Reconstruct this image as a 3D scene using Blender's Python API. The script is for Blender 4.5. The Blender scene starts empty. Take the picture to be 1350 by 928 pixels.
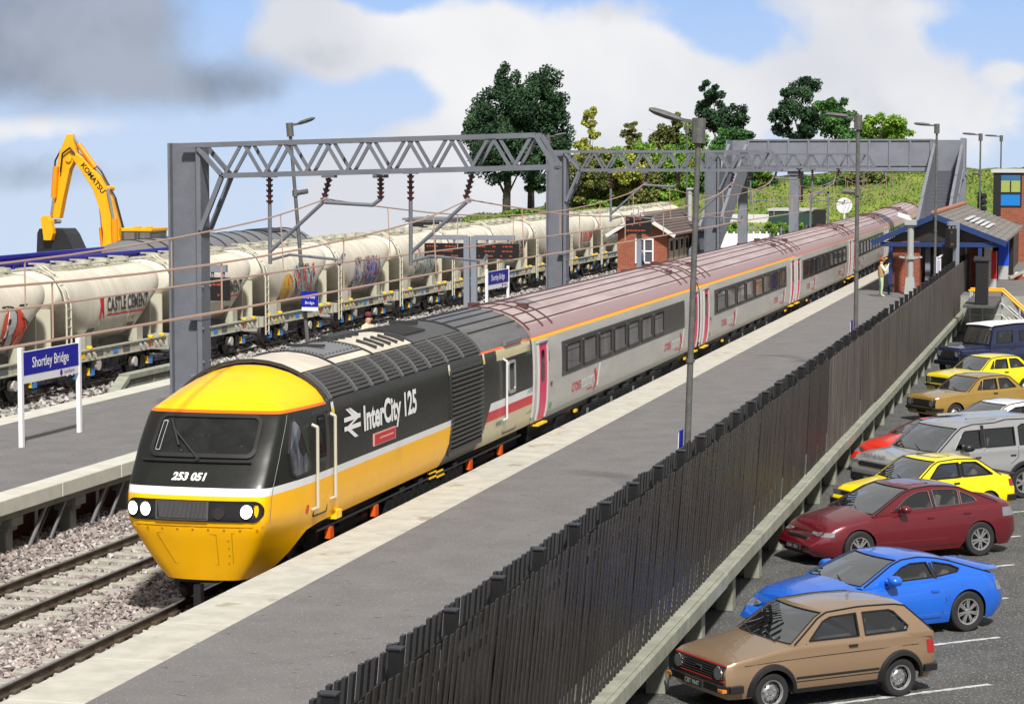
import bpy, math, random
from math import sin, cos, pi, radians, sqrt, atan2, exp
from mathutils import Vector, Matrix
from mathutils.geometry import tessellate_polygon
import numpy as np
rnd = random.Random(7)
S = bpy.context.scene
COL = S.collection

# ------------------------------------------------------------------ camera
cam_d = bpy.data.cameras.new('camera'); cam = bpy.data.objects.new('camera', cam_d); COL.objects.link(cam)
cam.location = (0, 0, 7.2); cam.rotation_euler = (radians(90 - 4.603), 0, radians(13.864))
cam_d.sensor_width = 36; cam_d.lens = 36 * 3130 / 1350.0; cam_d.clip_start = .5; cam_d.clip_end = 3000
S.camera = cam
S.view_settings.view_transform = 'Standard'; S.view_settings.look = 'None'
S.view_settings.gamma = 1; S.view_settings.exposure = 0.36; S.view_settings.use_curve_mapping = False

# ------------------------------------------------------------------ sun and sky
SUNV = Vector((.36, -.8, .98)).normalized()          # towards the sun
sd = bpy.data.lights.new('sun', 'SUN'); sd.energy = 4.6; sd.angle = radians(4); sd.color = (1, .955, .9)
sun = bpy.data.objects.new('sun', sd); COL.objects.link(sun)
sun.rotation_euler = SUNV.to_track_quat('Z', 'Y').to_euler()
W = bpy.data.worlds.new('World'); S.world = W; W.use_nodes = True
nt = W.node_tree; nt.nodes.clear()
class G:
    """tiny node-expression helper"""
    def __init__(s, nt): s.t = nt
    def n(s, typ, **k):
        o = s.t.nodes.new(typ)
        for a, b in k.items(): setattr(o, a, b)
        return o
    def put(s, inp, v):
        if isinstance(v, (int, float)):
            try: inp.default_value = v
            except Exception: inp.default_value = (v, v, v)
        elif isinstance(v, (tuple, list)):
            inp.default_value = tuple(v) + ((1,) if len(v) == 3 and len(inp.default_value) == 4 else ())
        else: s.t.links.new(v, inp)
    def m(s, op, a, b=0., c=0., clamp=False):
        o = s.n('ShaderNodeMath', operation=op, use_clamp=clamp)
        s.put(o.inputs[0], a); s.put(o.inputs[1], b); s.put(o.inputs[2], c); return o.outputs[0]
    def mix(s, f, a, b):
        o = s.n('ShaderNodeMix', data_type='RGBA'); s.put(o.inputs[0], f); s.put(o.inputs[6], a); s.put(o.inputs[7], b); return o.outputs[2]
    def gt(s, a, b): return s.m('GREATER_THAN', a, b)
    def lt(s, a, b): return s.m('LESS_THAN', a, b)
    def mul(s, *a):
        r = a[0]
        for x in a[1:]: r = s.m('MULTIPLY', r, x)
        return r
    def rng(s, v, a, b): return s.mul(s.gt(v, a), s.lt(v, b))
    def obj(s):
        o = s.n('ShaderNodeTexCoord'); x = s.n('ShaderNodeSeparateXYZ'); s.t.links.new(o.outputs['Object'], x.inputs[0])
        return o.outputs['Object'], x.outputs[0], x.outputs[1], x.outputs[2]
    def noise(s, vec, scale, detail=4, rough=.55, dist=0.):
        o = s.n('ShaderNodeTexNoise'); s.t.links.new(vec, o.inputs['Vector'])
        o.inputs['Scale'].default_value = scale; o.inputs['Detail'].default_value = detail
        o.inputs['Roughness'].default_value = rough; o.inputs['Distortion'].default_value = dist
        return o.outputs['Fac']
    def ramp(s, v, a, b, lo=0., hi=1.):
        o = s.n('ShaderNodeMapRange', interpolation_type='SMOOTHSTEP'); s.put(o.inputs[0], v)
        o.inputs[1].default_value = a; o.inputs[2].default_value = b; o.inputs[3].default_value = lo; o.inputs[4].default_value = hi
        return o.outputs[0]
    def scale(s, vec, sc):
        o = s.n('ShaderNodeVectorMath', operation='MULTIPLY'); s.t.links.new(vec, o.inputs[0]); o.inputs[1].default_value = sc; return o.outputs[0]
g = G(nt)
tc = g.n('ShaderNodeTexCoord')
vr = g.n('ShaderNodeVectorRotate', rotation_type='Z_AXIS'); nt.links.new(tc.outputs['Generated'], vr.inputs['Vector'])
vr.inputs['Angle'].default_value = -radians(13.864)
sx = g.n('ShaderNodeSeparateXYZ'); nt.links.new(vr.outputs[0], sx.inputs[0])
az = g.m('ARCTAN2', sx.outputs[0], sx.outputs[1])      # 0 straight ahead, + to the right
el = g.m('ARCSINE', sx.outputs[2])
nv = g.scale(vr.outputs[0], (1, 1, 1.1))
n1 = g.noise(nv, 15, 4, .5, .15); n2 = g.noise(nv, 55, 5, .55, .1); n3 = g.noise(nv, 7, 4, .5)
def blob(px, py, rx, ry, amp):
    a = (px - 675) / 3130; e = (212 - py) / 3130
    x = g.m('MULTIPLY', g.m('SUBTRACT', az, a), 3130 / rx); y = g.m('MULTIPLY', g.m('SUBTRACT', el, e), 3130 / ry)
    r2 = g.m('ADD', g.m('MULTIPLY', x, x), g.m('MULTIPLY', y, y))
    return g.m('MULTIPLY', g.m('EXPONENT', g.m('MULTIPLY', r2, -1.)), amp)
def total(bl):
    r = blob(*bl[0])
    for b in bl[1:]: r = g.m('ADD', r, blob(*b))
    return r
white = total([(430, 45, 130, 60, .8), (620, 75, 170, 90, .8), (830, 80, 120, 70, .75), (960, 130, 90, 60, .5), (1150, 110, 120, 75, .75), (560, 220, 120, 90, .5),
               (1180, 10, 200, 35, .45), (600, 255, 300, 60, .35), (1330, 150, 90, 90, .4), (1320, 98, 30, 14, .5), (820, 170, 380, 70, .3), (1150, 60, 200, 90, .22), (50, 172, 190, 26, .6), (120, 300, 220, 45, .38), (470, 300, 90, 60, .4),
               (280, 30, 60, 60, -.35), (520, 5, 60, 25, -.5), (250, 260, 140, 60, -.35), (545, 125, 60, 40, -.45), (950, 45, 70, 50, -.6), (1290, 60, 60, 60, -.3), (480, 140, 60, 50, -.25)])
grey = total([(50, 60, 175, 95, .85), (150, 25, 90, 60, .4), (310, 115, 105, 38, .62), (90, 228, 150, 30, .42), (420, 75, 60, 25, .2), (1250, 5, 160, 25, .3),
              (800, 20, 100, 25, .25), (700, 210, 150, 40, .12)])
fn = g.m('ADD', g.m('MULTIPLY', g.m('SUBTRACT', n1, .5), 1.5), g.m('MULTIPLY', g.m('SUBTRACT', n2, .5), .5))
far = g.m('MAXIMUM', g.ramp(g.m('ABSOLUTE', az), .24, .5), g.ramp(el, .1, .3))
offview_clouds = g.m('MULTIPLY', g.m('ADD', g.m('MULTIPLY', g.m('SUBTRACT', n3, .5), 2.2), .75), far)  # cloud cover outside the view, added to neutralise the ambient light
wm = g.ramp(g.m('ADD', g.m('ADD', white, offview_clouds), fn), .2, .62)
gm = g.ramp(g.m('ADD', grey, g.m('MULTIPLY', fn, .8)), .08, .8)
skyv = g.n('ShaderNodeVectorMath', operation='ADD'); nt.links.new(tc.outputs['Generated'], skyv.inputs[0]); skyv.inputs[1].default_value = (0, 0, .55)
skyn = g.n('ShaderNodeVectorMath', operation='NORMALIZE'); nt.links.new(skyv.outputs[0], skyn.inputs[0])
sky = g.n('ShaderNodeTexSky', sky_type='NISHITA'); sky.sun_disc = False
sky.sun_elevation = math.asin(SUNV.z); sky.sun_rotation = math.atan2(SUNV.x, SUNV.y); sky.air_density = 1.; sky.dust_density = .4; sky.ozone_density = 1.2
nt.links.new(skyn.outputs[0], sky.inputs[0])
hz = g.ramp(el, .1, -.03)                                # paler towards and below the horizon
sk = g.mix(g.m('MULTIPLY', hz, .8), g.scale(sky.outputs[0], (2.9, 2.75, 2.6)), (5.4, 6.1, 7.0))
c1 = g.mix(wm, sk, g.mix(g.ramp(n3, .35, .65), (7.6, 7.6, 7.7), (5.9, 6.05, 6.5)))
c1 = g.mix(g.m('MULTIPLY', far, wm), c1, (3.7, 3.65, 3.6))  # added out-of-view clouds greyed to dim the ambient light
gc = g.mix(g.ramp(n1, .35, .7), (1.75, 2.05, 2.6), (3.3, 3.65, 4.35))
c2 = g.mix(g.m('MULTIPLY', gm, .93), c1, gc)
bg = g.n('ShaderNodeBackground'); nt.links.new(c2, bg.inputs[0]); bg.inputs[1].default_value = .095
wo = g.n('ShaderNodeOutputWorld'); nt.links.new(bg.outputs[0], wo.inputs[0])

# ------------------------------------------------------------------ helpers
def lin(r, g_, b):
    f = lambda c: ((c / 255 + .055) / 1.055) ** 2.4 if c > 10 else c / 255 / 12.92
    return (f(r), f(g_), f(b))
MATS = {}
def mat(name, col, rough=.6, metal=0., var=0., vscale=3., bump=0., bscale=40., coat=0., spec=.5, col2=None, emit=0., trans=0., streak=None, speck=None, speck2=None):
    if name in MATS: return MATS[name]
    m = bpy.data.materials.new(name); m.use_nodes = True; t = m.node_tree; b = t.nodes['Principled BSDF']; q = G(t)
    b.inputs['Base Color'].default_value = (*col, 1); b.inputs['Roughness'].default_value = rough; b.inputs['Metallic'].default_value = metal
    b.inputs['Specular IOR Level'].default_value = spec
    if coat: b.inputs['Coat Weight'].default_value = coat; b.inputs['Coat Roughness'].default_value = .04
    if emit: b.inputs['Emission Color'].default_value = (*col, 1); b.inputs['Emission Strength'].default_value = emit
    if trans: b.inputs['Transmission Weight'].default_value = trans
    if var or bump or streak or speck:
        o, x, y, z = q.obj(); c = None
        if var:
            n = q.noise(q.scale(o, streak or (1, 1, 1)), vscale, 6, .6)
            c2_ = col2 or tuple(k * (1 - var) for k in col)
            c = q.mix(q.ramp(n, .3, .7), col, c2_)
        if speck:
            n = q.noise(o, speck[1], 2, .5); c = q.mix(q.ramp(n, speck[2], speck[2] + .05), c or col, speck[0])
        if speck2:
            n = q.noise(q.scale(o, speck2[4]), speck2[1], 3, .6); c = q.mix(q.ramp(n, speck2[2], speck2[2] + speck2[3]), c or col, speck2[0])
        if c is not None: t.links.new(c, b.inputs['Base Color'])
        if bump:
            bn = q.n('ShaderNodeBump'); bn.inputs['Strength'].default_value = bump; bn.inputs['Distance'].default_value = .02
            t.links.new(q.noise(o, bscale, 5, .6), bn.inputs['Height']); t.links.new(bn.outputs[0], b.inputs['Normal'])
            r = q.m('ADD', q.m('MULTIPLY', q.noise(o, bscale * .3, 3), .2), rough - .1); t.links.new(r, b.inputs['Roughness'])
    MATS[name] = m; return m

class MB:
    def __init__(s): s.v = []; s.f = []; s.m = []
    def add(s, vs, fs, mi=0):
        o = len(s.v); s.v += [tuple(p) for p in vs]; s.f += [tuple(i + o for i in f) for f in fs]
        s.m += [mi] * len(fs) if isinstance(mi, int) else list(mi); return s
    def box(s, c, d, mi=0, rot=None, taper=1.):
        x, y, z = d[0] / 2, d[1] / 2, d[2] / 2
        vs = [Vector((a * x * (taper if cc > 0 else 1), b * y * (taper if cc > 0 else 1), cc * z)) for cc in (-1, 1) for b in (-1, 1) for a in (-1, 1)]
        if rot is not None:
            R = rot if isinstance(rot, Matrix) else Matrix.Rotation(rot, 3, 'Z'); vs = [R @ v for v in vs]
        c = Vector(c)
        return s.add([v + c for v in vs], [(0, 2, 3, 1), (4, 5, 7, 6), (0, 1, 5, 4), (2, 6, 7, 3), (0, 4, 6, 2), (1, 3, 7, 5)], mi)
    def bb(s, x0, x1, y0, y1, z0, z1, mi=0): return s.box(((x0 + x1) / 2, (y0 + y1) / 2, (z0 + z1) / 2), (x1 - x0, y1 - y0, z1 - z0), mi)
    def cyl(s, a, b, r, n=10, mi=0, r2=None, cap=True):
        a, b = Vector(a), Vector(b); d = (b - a).normalized(); u = d.orthogonal().normalized(); w = d.cross(u); r2 = r if r2 is None else r2
        vs = [a + (u * cos(2 * pi * i / n) + w * sin(2 * pi * i / n)) * r for i in range(n)] + [b + (u * cos(2 * pi * i / n) + w * sin(2 * pi * i / n)) * r2 for i in range(n)]
        fs = [(i, (i + 1) % n, (i + 1) % n + n, i + n) for i in range(n)]
        if cap: fs += [tuple(range(n - 1, -1, -1)), tuple(range(n, 2 * n))]
        return s.add(vs, fs, mi)
    def tube(s, pts, r, n=6, mi=0):
        for a, b in zip(pts[:-1], pts[1:]):
            a, b = Vector(a), Vector(b); e = (b - a).normalized() * r * .3; s.cyl(a - e, b + e, r, n, mi)
        return s
    def bar(s, a, b, w, h, mi=0, upv=(0, 0, 1)):
        a, b = Vector(a), Vector(b); d = (b - a).normalized(); u = Vector(upv); x = d.cross(u)
        if x.length < 1e-4: x = d.cross(Vector((1, 0, 0)))
        x.normalize(); y = x.cross(d)
        vs = [p + x * (i * w / 2) + y * (j * h / 2) for p in (a, b) for j in (-1, 1) for i in (-1, 1)]
        return s.add(vs, [(0, 2, 3, 1), (4, 5, 7, 6), (0, 1, 5, 4), (2, 6, 7, 3), (0, 4, 6, 2), (1, 3, 7, 5)], mi)
    def grid(s, P, mi=0, mf=None, closeu=False):
        R, C = len(P), len(P[0]); vs = [p for row in P for p in row]; fs = []; ms = []
        for i in range(R - 1):
            for j in range(C if closeu else C - 1):
                k = (j + 1) % C
                fs.append((i * C + j, i * C + k, (i + 1) * C + k, (i + 1) * C + j)); ms.append(mf(i, j) if mf else mi)
        return s.add(vs, fs, ms)
    def lathe(s, prof, n=20, mi=0, M=None, mf=None):
        """prof: (axial, radius) pairs about local X axis"""
        P = [[Vector((a, r * cos(2 * pi * k / n), r * sin(2 * pi * k / n))) for k in range(n)] for a, r in prof]
        if M: P = [[M @ p for p in row] for row in P]
        return s.grid(P, mi, mf and (lambda i, j: mf(i)), True)
    def poly(s, loops, fn, mi=0, thick=None):
        """tessellated polygon with holes in 2-D, mapped by fn(u,v,k)->xyz; thick gives a back face offset via k=1"""
        L = [[Vector((a, b, 0)) for a, b in lp] for lp in loops]
        tr = tessellate_polygon(L); flat = [p for lp in L for p in lp]; n = len(flat)
        vs = [fn(p.x, p.y, 0) for p in flat]; fs = [tuple(t) for t in tr]
        if thick:
            vs += [fn(p.x, p.y, 1) for p in flat]; fs += [tuple(i + n for i in reversed(t)) for t in tr]; o = 0
            for lp in L:
                m_ = len(lp); fs += [(o + i, o + (i + 1) % m_, o + (i + 1) % m_ + n, o + i + n) for i in range(m_)]; o += m_
        return s.add(vs, fs, mi)
    def mark(s):
        if not hasattr(s, 'marks'): s.marks = []
        s.marks.append((len(s.v), len(s.f))); return s
    def build_pieces(s, name, mats, parent=None, **k):
        mk = s.marks + [(len(s.v), len(s.f))]; r = []
        for (v0, f0), (v1, f1) in zip(mk[:-1], mk[1:]):
            if v1 == v0: continue
            b = MB(); b.v = s.v[v0:v1]; b.f = [tuple(i - v0 for i in f) for f in s.f[f0:f1]]; b.m = s.m[f0:f1]; r.append(b.build(name, mats, parent, **k))
        return r
    def clean(s):
        used = sorted({i for f in s.f for i in f}); mp = {o: n for n, o in enumerate(used)}; s.v = [s.v[i] for i in used]; s.f = [tuple(mp[i] for i in f) for f in s.f]; return s
    def xf(s, M):
        s.v = [tuple(M @ Vector(p)) for p in s.v]; return s
    def build(s, name, mats, parent=None, smooth=None, bevel=0, fixn=True, loc=None, rz=0):
        me = bpy.data.meshes.new(name); me.from_pydata(s.v, [], s.f)
        mats = mats if isinstance(mats, (list, tuple)) else [mats]
        for m in mats: me.materials.append(m)
        me.polygons.foreach_set('material_index', np.array(s.m, dtype=np.int32))
        if fixn:
            import bmesh
            bm = bmesh.new(); bm.from_mesh(me)
            bmesh.ops.remove_doubles(bm, verts=bm.verts, dist=1e-5); bmesh.ops.recalc_face_normals(bm, faces=bm.faces)
            bm.to_mesh(me); bm.free()
        if smooth is not None:
            me.polygons.foreach_set('use_smooth', [True] * len(me.polygons)); me.set_sharp_from_angle(angle=radians(smooth))
        me.update()
        o = bpy.data.objects.new(name, me); COL.objects.link(o)
        if parent: o.parent = parent
        if loc: o.location = loc
        if rz: o.rotation_euler[2] = rz
        if bevel:
            b = o.modifiers.new('b', 'BEVEL'); b.width = bevel; b.segments = 2; b.limit_method = 'ANGLE'; b.angle_limit = radians(35); b.harden_normals = False
        return o
def tag(o, label=None, cat=None, group=None, kind=None):
    if label: o['label'] = label
    if cat: o['category'] = cat
    if group: o['group'] = group
    if kind: o['kind'] = kind
    return o
def thing(name, label, cat, loc=(0, 0, 0), rz=0, group=None):
    o = bpy.data.objects.new(name, None); COL.objects.link(o); o.location = loc; o.rotation_euler = (0, 0, rz); o.empty_display_size = .3
    return tag(o, label, cat, group)
def kids(o): return [c for c in bpy.data.objects if c.parent == o]
def copy_tree(o, loc=None, rz=None, label=None, parent=None):
    c = o.copy(); COL.objects.link(c)
    if parent: c.parent = parent
    if loc is not None: c.location = loc
    if rz is not None: c.rotation_euler = (0, 0, rz)
    if label: c['label'] = label
    for ch in kids(o): copy_tree(ch, parent=c)
    return c
def struct(o): o['kind'] = 'structure'; return o
_tc = {}
def text(s, size=1., bold=0., shear=0., sx=1., align='LEFT', spacing=1.):
    """returns list of 2-D verts and faces of a word"""
    key = (s, size, bold, shear, sx, align, spacing)
    if key in _tc: return _tc[key]
    cu = bpy.data.curves.new('t', 'FONT'); cu.body = s; cu.size = size; cu.offset = bold; cu.shear = shear; cu.align_x = align; cu.resolution_u = 3; cu.space_character = spacing
    ob = bpy.data.objects.new('t', cu); COL.objects.link(ob); bpy.context.view_layer.update()
    me = bpy.data.meshes.new_from_object(ob.evaluated_get(bpy.context.evaluated_depsgraph_get()))
    vs = [(v.co.x * sx, v.co.y) for v in me.vertices]; fs = [tuple(p.vertices) for p in me.polygons]
    bpy.data.objects.remove(ob); bpy.data.curves.remove(cu); bpy.data.meshes.remove(me)
    _tc[key] = (vs, fs); return vs, fs
def add_text(mb, s, fn, mi=0, **k):
    vs, fs = text(s, **k); mb.add([fn(a, b) for a, b in vs], fs, mi)
def rrect(x0, x1, y0, y1, r, n=5):
    p = []
    for cx, cy, a0 in ((x1 - r, y1 - r, 0), (x0 + r, y1 - r, 90), (x0 + r, y0 + r, 180), (x1 - r, y0 + r, 270)):
        for i in range(n + 1):
            a = radians(a0 + 90 * i / n); p.append((cx + r * cos(a), cy + r * sin(a)))
    return p
def dens(loop, d=.07, sx=1.37):
    r = []
    for (a, b), (c, e) in zip(loop, loop[1:] + loop[:1]):
        n = max(1, int(math.hypot((c - a) * sx, e - b) / d))
        r += [(a + (c - a) * i / n, b + (e - b) * i / n) for i in range(n)]
    return r
def lerp(a, b, t): return a + (b - a) * t
# ------------------------------------------------------------------ materials
M_asph = mat('platform_asphalt', (.158, .152, .15), .85, var=.18, vscale=1.1, bump=.6, bscale=22, speck=((.3, .29, .28), 30, .64), speck2=((.06, .058, .055), 3.2, .66, .04, (1, 2.6, 1)))
M_cope = mat('coping_stone', (.49, .472, .41), .8, var=.2, vscale=2.2, bump=.25, bscale=18, speck=((.3, .28, .22), 22, .7), speck2=((.3, .27, .2), 1.6, .6, .12, (1, 1, 1)))
M_cope2 = mat('coping_stone_pale', (.54, .53, .46), .8, var=.15, vscale=2., bump=.2, bscale=18)
M_conc = mat('concrete_green', (.3, .31, .25), .85, var=.3, vscale=2.5, bump=.35, bscale=14)
M_concd = mat('concrete_grey', (.33, .34, .3), .85, var=.3, vscale=2., bump=.3, bscale=16)
M_car = mat('carpark_asphalt', (.085, .085, .083), .9, var=.35, vscale=1.1, bump=.9, bscale=30, speck=((.24, .24, .23), 26, .6))
M_white = mat('road_paint', (.62, .62, .6), .8, var=.4, vscale=12, col2=(.3, .3, .3))
M_ballast = mat('ballast_bed', (.2, .18, .17), .95, var=.5, vscale=14, bump=1., bscale=20)
M_st = [mat('stone_a', (.33, .285, .265), .9), mat('stone_b', (.21, .175, .16), .9), mat('stone_c', (.46, .42, .39), .9), mat('stone_d', (.1, .09, .088), .9)]
M_stw = [mat('stone_w', (.42, .41, .39), .9), mat('stone_x', (.3, .28, .26), .9), mat('stone_y', (.14, .12, .11), .9)]
M_rail = mat('rail_rust', (.085, .062, .043), .55, var=.4, vscale=6)
M_railtop = mat('rail_top', (.42, .36, .28), .3, .8, var=.3, vscale=5)
M_sleep = mat('sleeper_concrete', (.4, .385, .33), .9, var=.3, vscale=4, bump=.3, bscale=20)
M_brickd = None
def brick(name, c1, c2, mortar, scale=1., bw=.45, bh=.15, ax='XZ'):
    m = bpy.data.materials.new(name); m.use_nodes = True; t = m.node_tree; b = t.nodes['Principled BSDF']; q = G(t)
    o, x, y, z = q.obj(); cb = q.n('ShaderNodeCombineXYZ')
    t.links.new(q.m('ADD', x, y), cb.inputs[0]); t.links.new(z, cb.inputs[1])
    br = q.n('ShaderNodeTexBrick'); t.links.new(cb.outputs[0], br.inputs[0]); br.inputs['Scale'].default_value = scale
    br.inputs['Brick Width'].default_value = bw; br.inputs['Row Height'].default_value = bh; br.inputs['Mortar Size'].default_value = .014
    br.inputs['Color1'].default_value = (*c1, 1); br.inputs['Color2'].default_value = (*c2, 1); br.inputs['Mortar'].default_value = (*mortar, 1)
    t.links.new(q.mix(q.mul(q.noise(o, 2.2, 4), .35), br.outputs[0], tuple(k * .5 for k in c1)), b.inputs['Base Color']); b.inputs['Roughness'].default_value = .88
    bn = q.n('ShaderNodeBump'); bn.inputs['Strength'].default_value = .5; bn.inputs['Distance'].default_value = .02; bn.invert = True
    t.links.new(br.outputs['Fac'], bn.inputs['Height']); t.links.new(bn.outputs[0], b.inputs['Normal'])
    return m
M_brick = brick('red_brick', (.33, .085, .035), (.24, .055, .028), (.3, .2, .15), 1.5)
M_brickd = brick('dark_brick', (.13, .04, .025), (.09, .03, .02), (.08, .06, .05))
M_black = mat('black_metal', (.012, .012, .013), .5, bump=.2, bscale=30)
M_gunmetal = mat('grey_gantry', (.14, .152, .178), .6, var=.2, vscale=1.5, bump=.25, bscale=9)
M_bridge = mat('grey_bridge', (.19, .205, .24), .6, var=.18, vscale=1.2, bump=.15, bscale=8)
M_lampg = mat('lamp_grey', (.11, .11, .105), .6, var=.3, vscale=8, bump=.4, bscale=25)
M_copper = mat('copper_wire', (.5, .34, .26), .5, .3)
M_insul = mat('insulator', (.07, .022, .02), .25)
M_glassd = mat('dark_glass', (.012, .013, .014), .04, spec=.8, var=0)
M_white_p = mat('white_paint', (.72, .72, .74), .5)
M_blue = mat('sign_blue', lin(14, 22, 150), .4)
M_purple = mat('purple', lin(90, 20, 130), .4)
M_chrome = mat('chrome', (.75, .75, .76), .15, 1.)
M_tyre = mat('tyre', (.016, .016, .017), .75, bump=.3, bscale=60)
M_skin = mat('skin', (.5, .27, .18), .6)

# ------------------------------------------------------------------ the ground and the setting
def slab(name, x0, x1, y0, y1, z, m):
    o = MB().add([(x0, y0, z), (x1, y0, z), (x1, y1, z), (x0, y1, z)], [(0, 1, 2, 3)]).build(name, m, fixn=False); return struct(o)
slab('ground', -62, 30, -10, 200, -.9, M_ballast)
slab('track_bed', -56, -6.9, -9, 199, -.24, M_ballast)
slab('car_park', -6.88, 20, -8, 113, -.8, M_car)
def hill_top(x):
    xs = [-66, -60, -56, -44, -30, -16, -9, 30]; hs = [-2, .4, 2.0, 3.4, 5.5, 6.2, 6.25, 6.3]
    return float(np.interp(x, xs, hs))
def hill_h(x, y):
    t = min(1, max(0, (y - 193) / 20)); t = t * t * (3 - 2 * t)
    f = min(1, max(0, (y - 242) / 10))
    return -.6 + (hill_top(x) + .6) * t + .18 * sin(x * .7 + y * .4) * t + .12 * sin(x * 1.9 - y * .8) * t - f * 16
M_grass = mat('grass', (.085, .14, .02), .95, var=.5, vscale=.35, bump=1., bscale=6, col2=(.19, .235, .035), speck=((.05, .12, .02), 1.6, .6))
P = [[(x, y, hill_h(x, y)) for x in np.arange(-70, 31, 1.)] for y in np.arange(192, 254, 1.)]
hl = MB().grid(P).build('hill', M_grass, smooth=180); struct(hl)
# grass tufts over the hill: nobody could count them
def tufts(name, n, reg, m, h=.13):
    r = np.random.RandomState(5); v = []; f = []
    for i in range(n):
        x, y = reg(r); z = hill_h(x, y); a = r.rand() * 6.3; w = .06 + .06 * r.rand(); hh = h * (.5 + r.rand())
        dx, dy = cos(a) * w, sin(a) * w; o = len(v)
        v += [(x - dx, y - dy, z - .03), (x + dx, y + dy, z - .03), (x + dx * .3 + r.randn() * .08, y + r.randn() * .08, z + hh)]; f.append((o, o + 1, o + 2))
    mb = MB(); mb.add(v, f, [int(k) for k in r.randint(0, 2, n)]); return tag(mb.build(name, m, fixn=False), 'bright green grass covering the embankment behind the station', 'grass', kind='stuff')
tufts('grass_tufts', 45000, lambda r: (-58 + 66 * r.rand(), 196 + 22 * r.rand()), [mat('grass_a', (.08, .14, .022), .9), mat('grass_b', (.17, .22, .04), .9)])
# right platform
p = MB(); p.bb(-11.35, -6.76, -6, 200, -.3, .905)
for i in range(3): p.bb(-11.33, -6.8, 105 + i * 28 - .04, 105 + i * 28 + .04, .85, .9065)
struct(p.build('platform', M_asph)); 
c = MB(); y = -6.
while y < 199: c.bb(-12.33, -11.351, y + .012, y + 2.4 - .012, .6, .915 + rnd.uniform(-.002, .002)); y += 2.4
struct(c.build('platform_edge', M_cope, bevel=.015))
slab('forecourt', -6.44, 20, 113.02, 200, .9, M_asph)
MB().bb(-6.44, 20, 112.9, 113.02, -.85, .9).build('forecourt_kerb', M_concd)['kind'] = 'structure'
# left platform
p = MB(); p.bb(-25.36, -20.221, 8, 182, .5, .905); struct(p.build('platform', M_asph))
c = MB(); y = 8.
while y < 181:
    c.bb(-20.22, -19.65, y + .01, y + 2.9 - .01, .62, .915); c.bb(-26.08, -25.361, y + .01, y + 2.9 - .01, .6, .915); y += 2.9
struct(c.build('platform_edge', M_cope2, bevel=.02))
# under the left platform: brick wall, concrete trestles, steel raking struts
t = thing('platform_substructure', 'concrete trestles and steel struts under the left platform edge', 'support', (-20.6, 8, 0))
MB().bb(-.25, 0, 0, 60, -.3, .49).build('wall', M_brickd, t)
b = MB(); s_ = MB()
for k in range(20):
    y = k * 2.9 + 1.2
    leg = MB(); leg.bb(.35, .62, y - .15, y + .15, -.25, .3); leg.bb(.2, .8, y - .24, y + .24, .3, .48); leg.bb(.28, .7, y - .2, y + .2, .2, .3)
    leg.build('trestle', M_concd, t, bevel=.02)
    st = MB(); st.cyl((.7, y + 1.0, -.2), (.7, y + 1.0, .6), .045, 8); st.cyl((.78, y + .5, -.18), (.75, y + 1.35, .5), .04, 8); st.cyl((.78, y + 1.45, -.18), (.74, y + 2.3, .5), .035, 8)
    st.cyl((.4, y + 1.7, -.15), (.4, y + 2.4, .45), .03, 6); st.build('strut', mat('strut_steel', (.3, .3, .31), .4, .7), t)
MB().bb(.02, .8, 0, 58, .481, .6).build('beam', M_concd, t)

# ballast stones
def stones(name, n, reg, size, mats, label, zf=-.2, seed=1):
    r = np.random.RandomState(seed)
    base = np.array([(1, 0, 0), (-1, 0, 0), (0, 1, 0), (0, -1, 0), (0, 0, 1), (0, 0, -1)], float)
    fc = np.array([(0, 2, 4), (2, 1, 4), (1, 3, 4), (3, 0, 4), (2, 0, 5), (1, 2, 5), (3, 1, 5), (0, 3, 5)])
    c = np.array([reg(r) for _ in range(n)]); c = np.c_[c, zf + r.rand(n) * size * .9]
    V = base[None] * (size * (.35 + .45 * r.rand(n, 6, 1))) ; V += r.randn(n, 6, 3) * size * .17
    A = r.rand(n) * 6.28; ca, sa = np.cos(A)[:, None], np.sin(A)[:, None]
    B = r.rand(n) * 3; cb, sb = np.cos(B)[:, None], np.sin(B)[:, None]
    X, Y, Z = V[..., 0], V[..., 1], V[..., 2]; X, Z = X * cb - Z * sb, X * sb + Z * cb; X, Y = X * ca - Y * sa, X * sa + Y * ca
    V = np.stack([X, Y, Z * .8], -1) + c[:, None]
    F = (fc[None] + 6 * np.arange(n)[:, None, None]).reshape(-1, 3)
    me = bpy.data.meshes.new(name); me.from_pydata(V.reshape(-1, 3).tolist(), [], F.tolist())
    for m in mats: me.materials.append(m)
    me.polygons.foreach_set('material_index', np.repeat(r.choice(len(mats), n, p=([.42, .28, .2, .1] if len(mats) == 4 else [.4, .35, .25])), 8).astype(np.int32))
    o = bpy.data.objects.new(name, me); COL.objects.link(o); return tag(o, label, 'ballast', kind='stuff')
def reg1(r):
    y = 24 + 40 * r.rand() ** 1.6; return (-20.5 + 8.1 * r.rand(), y)
stones('ballast', 80000, reg1, .09, M_st, 'grey and pink crushed stone ballast around the two main tracks', -.255, 1)
stones('ballast', 20000, lambda r: (-34.8 + 8.6 * r.rand(), 50 + 110 * r.rand() ** 1.4), .15, M_stw, 'pale ballast around the siding under the cement wagons', -.2, 2)
slab('siding_bed', -55, -33.4, 40, 198, -.15, mat('pale_ballast', (.34, .33, .31), .95, var=.5, vscale=9, bump=1, bscale=15))

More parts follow.
